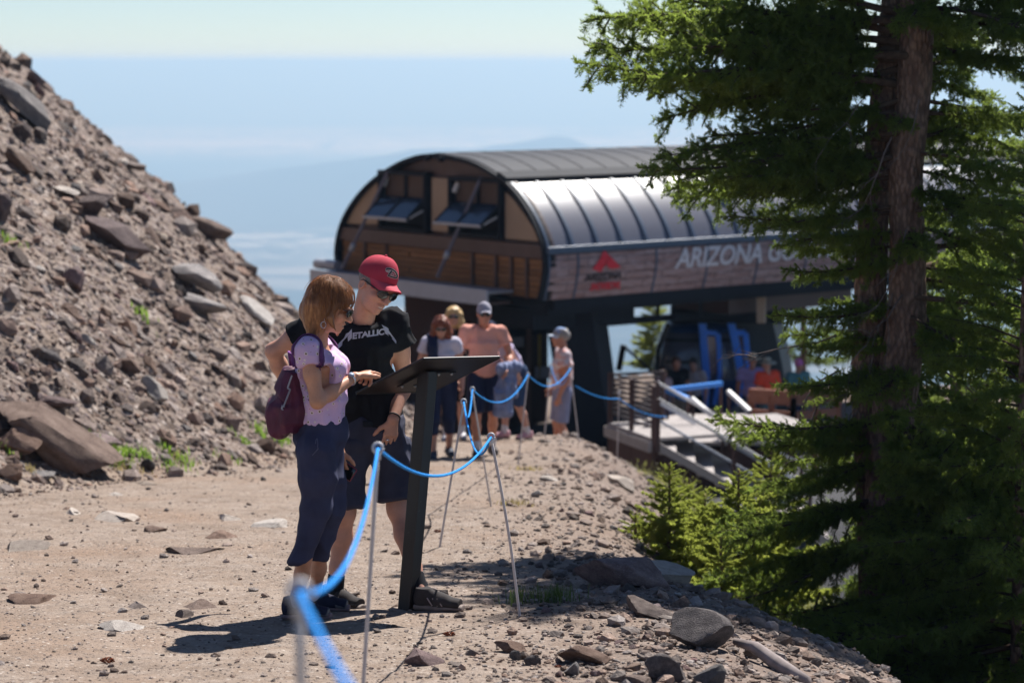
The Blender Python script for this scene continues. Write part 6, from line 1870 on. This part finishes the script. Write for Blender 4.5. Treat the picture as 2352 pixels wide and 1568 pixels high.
def cover():
    r = np.random.default_rng(9); S0, S1 = [], []
    V, F = [], []; k = 0
    while k < 520:
        y = r.uniform(15.5, 34); x = edge_x(y) + .25 + abs(r.normal(0, 2.2)); 
        if x > .235 * y + 1: continue
        if x - edge_x(y) < 1.2 and r.random() < .6: continue
        g = gz(x, y); hgt = r.uniform(.05, .24)
        for i in range(26):
            a = r.uniform(0, 6.28); e = r.uniform(.2, 1.2); p = np.array((x + r.normal(0, .09), y + r.normal(0, .09), g)); S0.append(p); S1.append(p + hgt * np.array((math.cos(a) * math.cos(e), math.sin(a) * math.cos(e), math.sin(e) + .15)))
        k += 1
    v, f = shoots_mesh(S0, S1, r, 7, .035, .012)
    o = link('ground_cover', mesh_np('ground_cover', v, f, False), needle_mat('meadow_plants', (.07, .085, .022), (.20, .20, .055), .4)); tag(o, 'low yellow green plants covering the bank below the trail', kind='stuff')
cover()
# fallen grey branch at the bottom of the bank
a = onground(1688, 1500); b = onground(1800, 1545); m = MB(); m.tube([a + (0, 0, .06), a * .6 + b * .4 + (0, 0, .07), b + (0, 0, .02), b + (.1, -.1, -.02)], [.018, .03, .04, .03], 7); tag(m.build('fallen_branch', plain('weathered_wood', (.26, .22, .21), .9, 0, .1, .3, 14), None, True), 'weathered grey branch lying between the blue grey boulder and the firs', 'branch')
# ------------------------------------------------------------------ blue gondola cabin
def build_cabin():
    Dc = 47.6; c = P(1612, 930, Dc); g = gz(c[0], Dc)
    root = empty('gondola_cabin', (c[0], Dc, c[2]), 'dark blue gondola cabin with open doors under the lift station', 'gondola cabin')
    zb = P(1612, 945, Dc)[2]; zt = P(1612, 748, Dc)[2]; H = zt - zb
    X0, X1 = P(1507, 800, Dc)[0], P(1716, 800, Dc)[0]; cx = (X0 + X1) / 2; hw = (X1 - X0) / 2
    blue = plain('cabin_blue', (.03, .24, .95), .4, 0, .5, .06, 3); navy = plain('cabin_navy', (.012, .045, .16), .35, 0, .5, .06, 3); black = plain('cabin_black', (.010, .011, .015), .4)
    n = NT('cabin_glass'); gl = n.set((.10, .105, .15), .15, 0, .8)
    prof = [(0, .80), (.05, .88), (.30, .97), (.45, 1.0), (.70, .93), (.88, .82), (.97, .70), (1.0, .52)]
    def w_at(h): return float(np.interp(h, [p[0] for p in prof], [p[1] for p in prof]))
    def plan(h, inset=0.0, n_=28):
        k = w_at(h); out = []
        for i in range(n_):
            t = 2 * math.pi * i / n_; ct, st = math.cos(t), math.sin(t); e = 2 / 4.5
            out.append(np.array((cx + (hw * k - inset) * math.copysign(abs(ct) ** e, ct), Dc + .95 + (.92 * k - inset) * math.copysign(abs(st) ** e, st), zb + H * h)))
        return out
    def shell(h0, h1, name, mat, inset=0.0, parent=root, cap=False):
        m = MB(); hs = np.linspace(h0, h1, 6); rows = [plan(h, inset) for h in hs]; m.grid([r + [r[0]] for r in rows])
        if cap: m.add(rows[-1], [tuple(range(28))]); m.add(rows[0], [tuple(range(28))])
        return mobj(m, name, mat, parent)
    shell(0, .36, 'lower_body', navy, 0, root, True); shell(.36, .80, 'window_band', gl, .02); shell(.80, .84, 'window_rail', black, .0); shell(.84, .90, 'upper_window', gl, .02); shell(.90, 1.0, 'cabin_roof', navy, 0, root, True)
    F = Dc - .02
    def bar(pts, w, name, mat, par=root):
        m = MB()
        for a, b in zip(pts[:-1], pts[1:]): m.bar(P(*a, F), P(*b, F), w, w * .8, (0, 1, 0), .01)
        return mobj(m, name, mat, par, False)
    bar([(1536, 742), (1512, 800), (1507, 862), (1516, 930)], .11, 'frame_post', black)
    bar([(1528, 830), (1603, 832)], .06, 'frame_rail', black)
    d1 = bar([(1612, 728), (1617, 800), (1622, 862), (1618, 940)], .15, 'door_frame', blue); bar([(1617, 762), (1648, 766), (1652, 800)], .10, 'door_frame', blue); bar([(1650, 768), (1653, 860), (1640, 930)], .09, 'door_frame', blue)
    bar([(1676, 728), (1692, 800), (1704, 870), (1700, 930)], .15, 'door_frame', blue); bar([(1684, 764), (1712, 764), (1720, 850), (1716, 900)], .11, 'door_frame', blue)
    m = MB(); m.prism([P(x, y, F + .03) for x, y in ((1622, 772), (1646, 774), (1650, 858), (1626, 856))], np.array((0, .02, 0))); mobj(m, 'door_pane', gl, root, False)
    m = MB(); m.prism([P(x, y, F + .03) for x, y in ((1692, 772), (1709, 772), (1717, 850), (1704, 858))], np.array((0, .02, 0))); mobj(m, 'door_pane', gl, root, False)
    m = MB(); m.prism([P(x, y, F + .25) for x, y in ((1652, 780), (1688, 780), (1698, 900), (1650, 900))], np.array((0, .02, 0))); mobj(m, 'doorway_shade_sheet', plain('cabin_inside_shade', (.012, .013, .018), .7), root, False)  # near-black sheet stands in for the shade inside the cabin
    m = MB(); m.box(P(1612, 742, Dc + .8), (1.2, .5, .14), None, .03); m.bar(P(1612, 740, Dc + .8), P(1630, 712, Dc + .8), .10); mobj(m, 'hanger_arm', black, root, False)
    m = MB(); m.box((cx + .2, Dc - .35, zb - .10), (2.6, .3, .12)); m2 = plain('yellow_edge', (.42, .31, .05), .7); o = mobj(m, 'platform_edge', m2, root, False)
build_cabin()

# ------------------------------------------------------------------ deck with stairs and rails
def build_deck():
    a = P(1395, 972, 38.2); b = P(1494, 1003, 36.6); z = (a[2] + b[2]) / 2; a[2] = b[2] = z
    e = unit(b - a); f = np.array((-e[1], e[0], 0)); f = f if f[0] > 0 else -f       # f runs right and away
    root = empty('stair_deck', (a + b) / 2 + (0, 0, gz(*((a + b) / 2)[:2]) - z), 'small raised deck with slatted railing and pale stairs beside the station', 'deck')
    L = np.linalg.norm(b - a)
    rust = plain('rust_brown_steel', (.075, .038, .034), .7); tread = plain('pale_tread', (.34, .31, .30), .8, 0, .2, .1, 6); slat = plain('dark_slat', (.055, .042, .045), .7)
    # boards of the deck
    nb = 9
    for i in range(nb):
        m = MB(); c = a + e * L * (i + .5) / nb + f * 1.5; m.box(c + (0, 0, -.03), (L / nb - .015, 3.0, .05), (e, f, ZZ)); mobj(m, 'board', tread, root, False)
    m = MB(); m.box((a + b) / 2 + (0, 0, -.14) - f * .02, (L + .06, .06, .16), (e, f, ZZ)); mobj(m, 'edge_beam', tread, root, False)
    gl = gz(a[0], a[1]) - .2; m = MB(); m.box((a + b) / 2 + np.array((0, 0, (gl - z) / 2 - .11)) + f * .05, (L, .05, z - gl - .22), (e, f, ZZ)); mobj(m, 'skirt', rust, root, False)
    # railing : posts and slats along the front left and the back
    def rail(p0, p1, n_post, n_slat, h=1.02):
        d = unit(p1 - p0); l = np.linalg.norm(p1 - p0); n = np.cross(d, ZZ)
        for i in range(n_post):
            m = MB(); q = p0 + (p1 - p0) * i / (n_post - 1); m.box(q + (0, 0, h / 2 - .25), (.06, .06, h + .5), (d, n, ZZ)); mobj(m, 'rail_post', rust, root, False)
        for k in range(n_slat):
            m = MB(); m.box((p0 + p1) / 2 + np.array((0, 0, .14 + (h - .16) * k / (n_slat - 1))) - n * .04, (l, .018, .034), (d, n, ZZ)); mobj(m, 'slat', slat, root, False)
    rail(a + f * .05, b + f * .05, 3, 9, .80); rail(a + e * .02 + f * .95, a + f * .05, 2, 9, .80)
    # stairs going down to the right
    st = b + f * .10 + e * .05; dn = unit(f * .92 + e * .40); sd = np.cross(ZZ, dn); sd = sd if sd[1] > 0 else -sd
    for k in range(9):
        m = MB(); c = st + dn * (.29 * (k + .5)) - (0, 0, .165 * (k + 1)) + sd * .55; m.box(c, (.27, 1.9, .05), (dn, sd, ZZ)); mobj(m, 'tread', tread, root, False)
    for o in (-.42, 1.52):
        m = MB(); p = st + sd * o; m.bar(p + (0, 0, -.06), p + dn * 2.65 - (0, 0, 1.55), .04, .12, ZZ); mobj(m, 'stringer', tread, root, False)
        m = MB(); m.bar(p + (0, 0, .66), p + dn * 2.3 - (0, 0, 1.31 - .66), .04, .045, ZZ); mobj(m, 'handrail', M_WHITE, root, False)
        m = MB(); m.bar(p + (0, 0, .34), p + dn * 2.3 - (0, 0, 1.31 - .34), .03, .035, ZZ); mobj(m, 'mid_rail', M_GREYW, root, False)
        for t in (0, .5, 1): m = MB(); q = p + dn * 2.3 * t - (0, 0, 1.31 * t); m.bar(q - (0, 0, .15), q + (0, 0, .66), .06); mobj(m, 'rail_post', rust, root, False)
    for x0, y0, x1, y1, d in ((1588, 914, 1664, 978, 39.5), (1672, 898, 1722, 944, 40.2)):
        m = MB(); m.bar(P(x0, y0, d), P(x1, y1, d - .4), .07, .06); mobj(m, 'handrail', M_WHITE, root, False)
        for t in (.05, .95): q = P(x0 + (x1 - x0) * t, y0 + (y1 - y0) * t, d - .4 * t); m = MB(); m.bar(q, (q[0], q[1], min(q[2] - .9, gz(q[0], q[1]) )), .05); mobj(m, 'rail_post', rust, root, False)
    m = MB(); m.box(P(1640, 985, 41.2), (2.7, 3.2, .06), None); mobj(m, 'landing', tread, root, False)
    q = P(1640, 985, 41.2); m = MB(); m.box((q[0], q[1] + .1, (q[2] + gz(q[0], q[1])) / 2 - .1), (2.5, 3.0, abs(q[2] - gz(q[0], q[1])) - .05)); mobj(m, 'landing_base', rust, root, False)
    bl = plain('blue_bar_paint', (.012, .20, .66), .45)
    br = empty('blue_barrier', P(1585, 950, 39.8), 'bright blue barrier bars in front of the gondola cabin', 'barrier')
    for p0, p1, d0, d1 in (((1533, 896), (1656, 881), 39.6, 41.5), ((1533, 896), (1580, 916), 39.6, 38.8)):
        m = MB(); m.bar(P(*p0, d0), P(*p1, d1), .085, .085, ZZ, .01); mobj(m, 'bar', bl, br, False)
    for x, y, d in ((1533, 896, 39.6), (1656, 881, 41.5), (1580, 916, 38.8)):
        q = P(x, y, d); m = MB(); m.bar(q - (0, 0, .02), (q[0], q[1], gz(q[0], q[1]) - .05), .05); mobj(m, 'bar_post', rust, br, False)
    # redwood railing and seat
    red = wood_mat('redwood', (.19, .068, .040), (.31, .125, .075))
    rr = empty('wooden_railing', P(1800, 960, 40.5), 'reddish wooden railing with seats right of the stairs', 'railing')
    p0, p1, p2 = P(1724, 908, 40.5), P(1822, 914, 39.6), P(1925, 904, 40.6)
    for u, v in ((p0, p1), (p1, p2)):
        m = MB(); m.bar(u, v, .10, .24, ZZ); mobj(m, 'top_rail', red, rr, False)
        for k in (.30, .55): m = MB(); m.bar(u - (0, 0, k), v - (0, 0, k), .05, .14, ZZ); mobj(m, 'rail_board', red, rr, False)
        for t in (0.0, .5, 1.0): q = u + (v - u) * t; m = MB(); m.bar(q, (q[0], q[1], gz(q[0], q[1]) - .05), .10); mobj(m, 'rail_post', red, rr, False)
    # slim grey post and stays beyond the mound
    sp = empty('stay_post', P(1424, 850, 51), 'thin dark post with a slanting stay on the mound behind the station', 'post')
    m = MB(); m.bar(P(1432, 792, 51), P(1421, 850, 51), .12); mobj(m, 'post', M_STEEL, sp, False)
    m = MB(); m.tube([P(1432, 794, 51), P(1496, 852, 51)], .035, 6); mobj(m, 'stay', M_STEEL, sp)
build_deck()

# ------------------------------------------------------------------ other visitors
SKIN_A = skin_mat('fair_skin', (.50, .26, .19), .1); SKIN_B = skin_mat('sunburnt_skin', (.50, .22, .14), .1)
def visitor(label, vx, d, H, yaw, top, bottom, leg=.5, skin=SKIN_A, hair=None, hat=None, sleeve=.5, lean=0.0, arms=None, stride=.0, shoe_m=None, shoulder=1.0, belly=1.0, gl=True, h=.0105, hair_len=0.0, z0=None, sock=None, head_pitch=0.0, head_turn=0.0, longhair=False):
    x = P(vx, 900, d)[0]; g = np.array((x, d, gz(x, d) if z0 is None else z0)); k = H / 1.75
    root = empty('person', g, label, 'person', 'visitors walking by the station')
    f = np.array((math.sin(yaw), -math.cos(yaw), 0)); s = np.cross(f, ZZ)
    def J(a, b, c):                                # a to the person's right, b forward, c up
        if c > .95: b, c = b + (c - .95) * math.sin(lean), .95 + (c - .95) * math.cos(lean)
        return g + k * (s * a + f * b + ZZ * c)
    an = {1: J(.10, stride * .5, .085), -1: J(-.10, -stride * .5, .085)}
    kn = {1: J(.105, stride * .45 + .02, .49), -1: J(-.105, -stride * .1 + .05, .49)}
    hp = {1: J(.092, 0, .91), -1: J(-.092, 0, .91)}
    sh = {q: J(q * .185 * shoulder, 0, 1.425) for q in (1, -1)}
    A = arms or {}
    el = {q: J(*A.get((q, 'e'), (q * .26, -.02, 1.13))) for q in (1, -1)}; wr = {q: J(*A.get((q, 'w'), (q * .27, .08, .88))) for q in (1, -1)}
    pel, wst, chs, nb = J(0, 0, .96), J(0, .01, 1.08), J(0, .01, 1.28), J(0, -.01, 1.47)
    hf = unit(f * math.cos(head_turn) + s * math.sin(head_turn)); hf = unit(hf * math.cos(head_pitch) - ZZ * math.sin(head_pitch)); hu = unit(ZZ - hf * hf[2])
    Hd = HeadF(J(0, .035, 1.63), hf, hu, k * 1.0)
    pts = [g, J(0, 0, 1.8), *el.values(), *wr.values(), *an.values(), *kn.values(), J(0, .3, 1.7)]
    F = Field(pts, .16, h)
    F.econe(pel, chs, .15 * k, .10 * k, .165 * k, .11 * k, s, .05); F.econe(chs, nb - (0, 0, .05), .16 * k, .10 * k, .11 * k, .07 * k, s, .05)
    F.chain([nb - (0, 0, .03), Hd(0, -.025, -.055)], [.056 * k, .053 * k], .03)
    for q in (1, -1):
        F.chain([sh[q], el[q], el[q] * .65 + wr[q] * .35, wr[q]], [.052 * k, .041 * k, .040 * k, .028 * k], .03)
        F.chain([hp[q], kn[q], kn[q] * .65 + an[q] * .35 - f * .015, an[q]], [.085 * k, .055 * k, .054 * k, .036 * k], .03)
        F.cone(an[q] - (0, 0, .03), an[q] + f * .08 - (0, 0, .05), .028, .02, .02)
        hd = unit(wr[q] - el[q]); hand(F, wr[q], hd, -s * q + f * .2, 1, (.3, .35, .4, .45), .08, k)
    sculpt_head(F, Hd, True)
    fobj(F, 'body', skin, root, 1)
    T = Field(pts, .2, h)
    T.econe(pel + (0, 0, -.02), wst, .165 * k * belly, .122 * k * belly, .165 * k * belly, .125 * k * belly, s, .05); T.econe(wst, chs, .165 * k * belly, .125 * k * belly, .185 * k, .128 * k, s, .05); T.econe(chs, nb - (0, 0, .045), .185 * k, .125 * k, .13 * k, .09 * k, s, .05)
    T.cone(sh[1], sh[-1], .066 * k, .066 * k, .05)
    for q in (1, -1):
        e = sh[q] + (el[q] - sh[q]) * sleeve * 1.2; T.cone(sh[q], e, .066 * k, .072 * k if sleeve < .8 else .055 * k, .03)
        if sleeve > 1: T.cone(el[q], el[q] * .1 + wr[q] * .9, .055 * k, .044 * k, .02)
        else: T.cut_near(sh[q] + (el[q] - sh[q]) * sleeve, el[q] - sh[q], sh[q] + (el[q] - sh[q]) * (sleeve + .25), .14 * k)
    T.cut(J(0, 0, .90), -ZZ, lambda x, y, z: .008 * np.sin(25 * x))
    T.cone(nb, Hd(0, -.02, -.05), .066 * k, .064 * k, .01, True)
    fobj(T, 'top', top, root, 2, folds(.028, 7, int(vx) % 90))
    B_ = Field(pts, .2, h)
    B_.econe(pel + (0, 0, .05), pel - (0, 0, .05), .155 * k, .115 * k, .165 * k, .125 * k, s, .05)
    for q in (1, -1):
        if leg <= .55: e = hp[q] + (kn[q] - hp[q]) * (leg / .5); B_.cone(hp[q], e, .105 * k, .092 * k, .04); B_.cut_near(e - (0, 0, .0), kn[q] - hp[q], e - (0, 0, .06), .14 * k)
        else: e = kn[q] + (an[q] - kn[q]) * (leg - .5) / .5; B_.chain([hp[q], kn[q], e], [.103 * k, .078 * k, .064 * k], .04); B_.cut_near(e, an[q] - kn[q], e - (0, 0, .05), .10 * k)
    fobj(B_, 'shorts' if leg <= .55 else 'trousers', bottom, root, 2, folds(.024, 7, int(vx) % 70))
    sm = shoe_m or plain('dark_shoe', (.03, .03, .035), .7); so = plain('shoe_sole', (.15, .13, .12), .8)
    for q in (1, -1):
        if sock is not None:
            K = Field([an[q], an[q] + (0, 0, .15)], .08, h); K.cone(an[q] - (0, 0, .02), an[q] + (kn[q] - an[q]) * .22, .045 * k, .046 * k, 0); fobj(K, 'sock', sock, root, 1)
        shoe(root, np.array((an[q][0], an[q][1], an[q][2] - .085 * k)), f + s * q * .15, h * .85, sm, so, k * 1.02)
    if hair is not None:
        G = Field([Hd(0, 0, .05)], .34, h * .9)
        G.ell(Hd(0, -.026, .038), np.array((.088, .108, .088)) * k, Hd.ax, .02)
        if longhair:
            G.ell(Hd(0, -.045, -.05), np.array((.105, .085, .12)) * k, Hd.ax, .04)
            for q in (1, -1): G.chain([Hd(q * .075, .02, .03), Hd(q * .095, .02, -.08), Hd(q * .085, .02, -.17)], [.03 * k, .034 * k, .022 * k], .03)
        G.ell(Hd(0, .11, -.055), np.array((.070, .075, .105)) * k, Hd.ax, .01, True)
        if not longhair: G.cut(Hd(0, 0, -.045), -Hd.u)
        fobj(G, 'hair', hair, root, 1, folds(.022, 22, 5, (1, 1, .4)))
    if hat is not None:
        kind, m1, m2 = hat
        if kind == 'cap': cap_parts(Hd, root, m1, m2, .036, .12)
        else:
            m = MB(); rows = []
            for j, (r_, z_) in enumerate(((.0, .145), (.06, .142), (.082, .12), (.095, .05), (.10, .045), (.19, .030), (.195, .022), (.10, .036))):
                rows.append([Hd(r_ * math.cos(t) * .95, -.012 + r_ * 1.08 * math.sin(t), z_ + (.03 * abs(math.cos(t)) ** 3 if r_ > .15 else 0)) for t in np.linspace(0, 2 * math.pi, 29)])
            m.grid(rows); o = mobj(m, 'hat', m1, root)
            m = MB(); m.grid([[Hd(r_ * math.cos(t), -.012 + r_ * 1.1 * math.sin(t), z_) for t in np.linspace(0, 2 * math.pi, 29)] for r_, z_ in ((.099, .052), (.093, .080))]); mobj(m, 'hat_band', m2, o)
    if gl: glasses(Hd, root, M_LENS, M_FRAME)
    return root, J, Hd, dict(sh=sh, el=el, wr=wr, k=k, f=f, s=s)

WHITE_T = cloth_mat('white_tee', (.55, .52, .62)); NAVY = cloth_mat('navy_cloth', (.018, .024, .060)); BLACKC = cloth_mat('black_cloth', (.010, .010, .014)); PINK = cloth_mat('salmon_tee', (.72, .345, .27), .85, .06)
LILAC = cloth_mat('pale_lilac_shirt', (.42, .36, .50)); GREYSH = cloth_mat('lavender_grey_shorts', (.25, .25, .36)); WSHOE = plain('white_shoe', (.6, .58, .6), .6); WSOCK = cloth_mat('white_crew_sock', (.6, .58, .6))
def floral():
    n = NT('floral_print'); c = n.coord(); a = n.noise(c, 9, 3, .6, .5); b = n.noise(c, 16, 2)
    col = n.ramp(a, [(.36, (.62, .56, .58)), (.47, (.60, .26, .22)), (.56, (.62, .40, .38)), (.66, (.30, .36, .50))]); return n.set(n.mix(n.map(b, .5, .62), col, (.60, .55, .58)), .85)
# red haired woman with a navy jacket over one shoulder
g = onground(1013, 1051); dA = g[1]
hA = (1046 - 722) * dA / FPX
_, J, Hd, q = visitor('woman with red hair, white t-shirt and navy cropped trousers walking up the trail', 1013, dA, hA + .03, .05, WHITE_T, NAVY, .72, SKIN_A, plain('red_hair', (.17, .045, .022), .5, 0, .4, .4, 40), None, .42, .05, {(1, 'e'): (.27, .0, 1.14), (1, 'w'): (.22, .16, .95), (-1, 'w'): (-.26, .10, .88)}, .34, plain('navy_shoe', (.02, .03, .055), .7), .95, .98, True, .0100, longhair=True, head_pitch=.25)
m = Field([J(.15, 0, 1.4), J(.1, .1, .9)], .15, .011)
k = q['k']; m.chain([J(.13, -.08, 1.40), J(.12, .02, 1.475), J(.11, .125, 1.38), J(.10, .145, 1.20), J(.10, .14, 1.02)], [.055 * k, .060 * k, .062 * k, .066 * k, .062 * k], .03)
j = empty('folded_jacket', J(.1, .12, 1.2), 'navy jacket hung over the red haired woman\'s shoulder', 'jacket'); fobj(m, 'cloth', NAVY, j, 2, folds(.03, 9, 2))
# blonde person behind her
visitor('blonde person in black top and dark shorts behind the red haired woman', 1043, 29.6, 1.66, .0, BLACKC, BLACKC, .45, SKIN_A, plain('blonde_hair', (.52, .34, .15), .5, 0, .4, .3, 40), None, .4, .0, {(-1, 'w'): (-.27, .05, .88)}, .2, WSHOE, .95, 1, True, .012, longhair=True, sock=WSOCK)
# man in salmon shirt
g = onground(1112, 1046); dC = g[1]
CAPG = cloth_mat('grey_cap', (.33, .32, .38))
_, J, Hd, q = visitor('man in a salmon pink t-shirt, grey cap and navy shorts carrying a denim jacket', 1112, dC, (1046 - 694) * dC / FPX + .02, .10, PINK, NAVY, .47, SKIN_B, None, ('cap', CAPG, CAPG), .52, -.02, {(-1, 'e'): (-.30, .02, 1.15), (-1, 'w'): (-.24, .25, 1.02), (1, 'e'): (.29, -.03, 1.13), (1, 'w'): (.30, .04, .88)}, .30, plain('hiking_shoe', (.06, .05, .05), .8), 1.08, 1.12, True, .0100, sock=WSOCK)
k = q['k']; F_ = Field([J(-.3, .25, 1.1), J(-.2, .25, .5)], .16, .011)
F_.econe(J(-.27, .20, 1.02), J(-.22, .26, .72), .07 * k, .05 * k, .13 * k, .06 * k, q['s'], .04); F_.econe(J(-.20, .26, .75), J(-.18, .26, .50), .12 * k, .055 * k, .09 * k, .05 * k, q['s'], .04); F_.cone(J(-.34, .18, 1.03), J(-.16, .26, 1.02), .06 * k, .05 * k, .03)
j = empty('denim_jacket', J(-.22, .25, .8), 'washed denim jacket carried over the pink shirted man\'s arm', 'jacket'); fobj(F_, 'cloth', cloth_mat('washed_denim', (.20, .23, .36), .9, .35, 60), j, 2, folds(.05, 9, 12, (1, 1, .5)))
# stooping walker half hidden behind him
visitor('stooping walker in a pale lilac shirt and blue shorts behind the man in pink', 1186, 30.0, 1.62, -1.1, LILAC, cloth_mat('blue_shorts', (.03, .055, .12)), .52, SKIN_A, None, ('cap', NAVY, NAVY), .45, .62, {(1, 'e'): (.24, .12, 1.10), (1, 'w'): (.22, .26, .92), (-1, 'e'): (-.24, .05, 1.1), (-1, 'w'): (-.24, .1, .9)}, .25, plain('pink_shoe', (.55, .30, .33), .6), .95, 1.0, False, .012, sock=WSOCK)
# walker in a blue cap
visitor('older walker in a blue cap, floral shirt and grey shorts standing side on', 1292, 32.8, 1.80, -1.45, floral(), GREYSH, .47, SKIN_B, plain('grey_hair_short', (.28, .25, .23), .7), ('cap', cloth_mat('pale_blue_cap', (.20, .30, .52)), cloth_mat('white_blue_brim', (.50, .56, .66))), .52, .0, {(1, 'e'): (.22, -.05, 1.13), (1, 'w'): (.20, .10, .92)}, .10, None, .95, 1.02, False, .011)
# by the gondola cabin
STRAW = plain('straw_hat', (.58, .46, .32), .8, 0, .2, .2, 60)
visitor('person in a black printed t-shirt beside the gondola cabin window', 1552, 45.6, 1.70, .2, BLACKC, cloth_mat('khaki_shorts', (.30, .22, .15)), .5, SKIN_B, plain('brown_hair', (.06, .03, .02), .6), None, .5, 0, None, .1, None, 1.05, 1.1, False, .015, z0=P(1552, 818, 45.6)[2] - 1.70)
visitor('person in a pale top standing next to the black shirted one', 1593, 46.2, 1.62, -.3, cloth_mat('pale_top', (.40, .36, .38)), BLACKC, .9, SKIN_A, plain('dark_hair', (.03, .02, .02), .6), None, .5, 0, None, .1, None, 1, 1, False, .016, z0=P(1593, 822, 46.2)[2] - 1.62)
visitor('small child in pale pink at the left of the cabin', 1524, 45.0, 1.15, .3, cloth_mat('pale_pink', (.50, .36, .36)), GREYSH, .6, SKIN_A, plain('fair_hair', (.30, .18, .10), .6), None, .5, 0, None, .1, None, .9, 1, False, .015, z0=P(1524, 848, 45.0)[2] - 1.15)
visitor('person in a lilac shirt and straw hat seen from behind by the cabin', 1727, 45.4, 1.74, 2.9, cloth_mat('violet_shirt', (.36, .30, .58)), cloth_mat('blue_jeans', (.04, .075, .16)), .98, SKIN_B, None, ('hat', STRAW, plain('hat_band_brown', (.10, .06, .04), .8)), .6, 0, None, .05, None, 1.05, 1.1, False, .014, z0=P(1727, 806, 45.4)[2] - 1.80)
visitor('person in an orange red shirt and pale sun hat right of the lilac shirt', 1762, 44.8, 1.66, -2.6, cloth_mat('orange_red_shirt', (.72, .075, .035)), cloth_mat('teal_trousers', (.06, .11, .13)), .98, SKIN_A, None, ('hat', plain('sage_hat', (.36, .34, .26), .8), plain('hat_band_dark', (.14, .12, .10), .8)), .6, 0, None, .05, None, 1.05, 1.1, False, .014, z0=P(1762, 816, 44.8)[2] - 1.72)
TIE = NT('tie_dye'); _c = TIE.coord(); TIE = TIE.set(TIE.ramp(TIE.noise(_c, 9, 2), [(.35, (.62, .52, .10)), (.5, (.62, .10, .42)), (.65, (.55, .20, .55))]), .8)
visitor('person in a bright pink and yellow cap behind the fir boughs', 1832, 45.8, 1.66, .4, cloth_mat('teal_top', (.08, .20, .22)), NAVY, .98, SKIN_A, None, ('cap', TIE, TIE), .6, 0, None, .05, None, 1, 1, False, .015, z0=P(1832, 820, 45.8)[2] - 1.70)
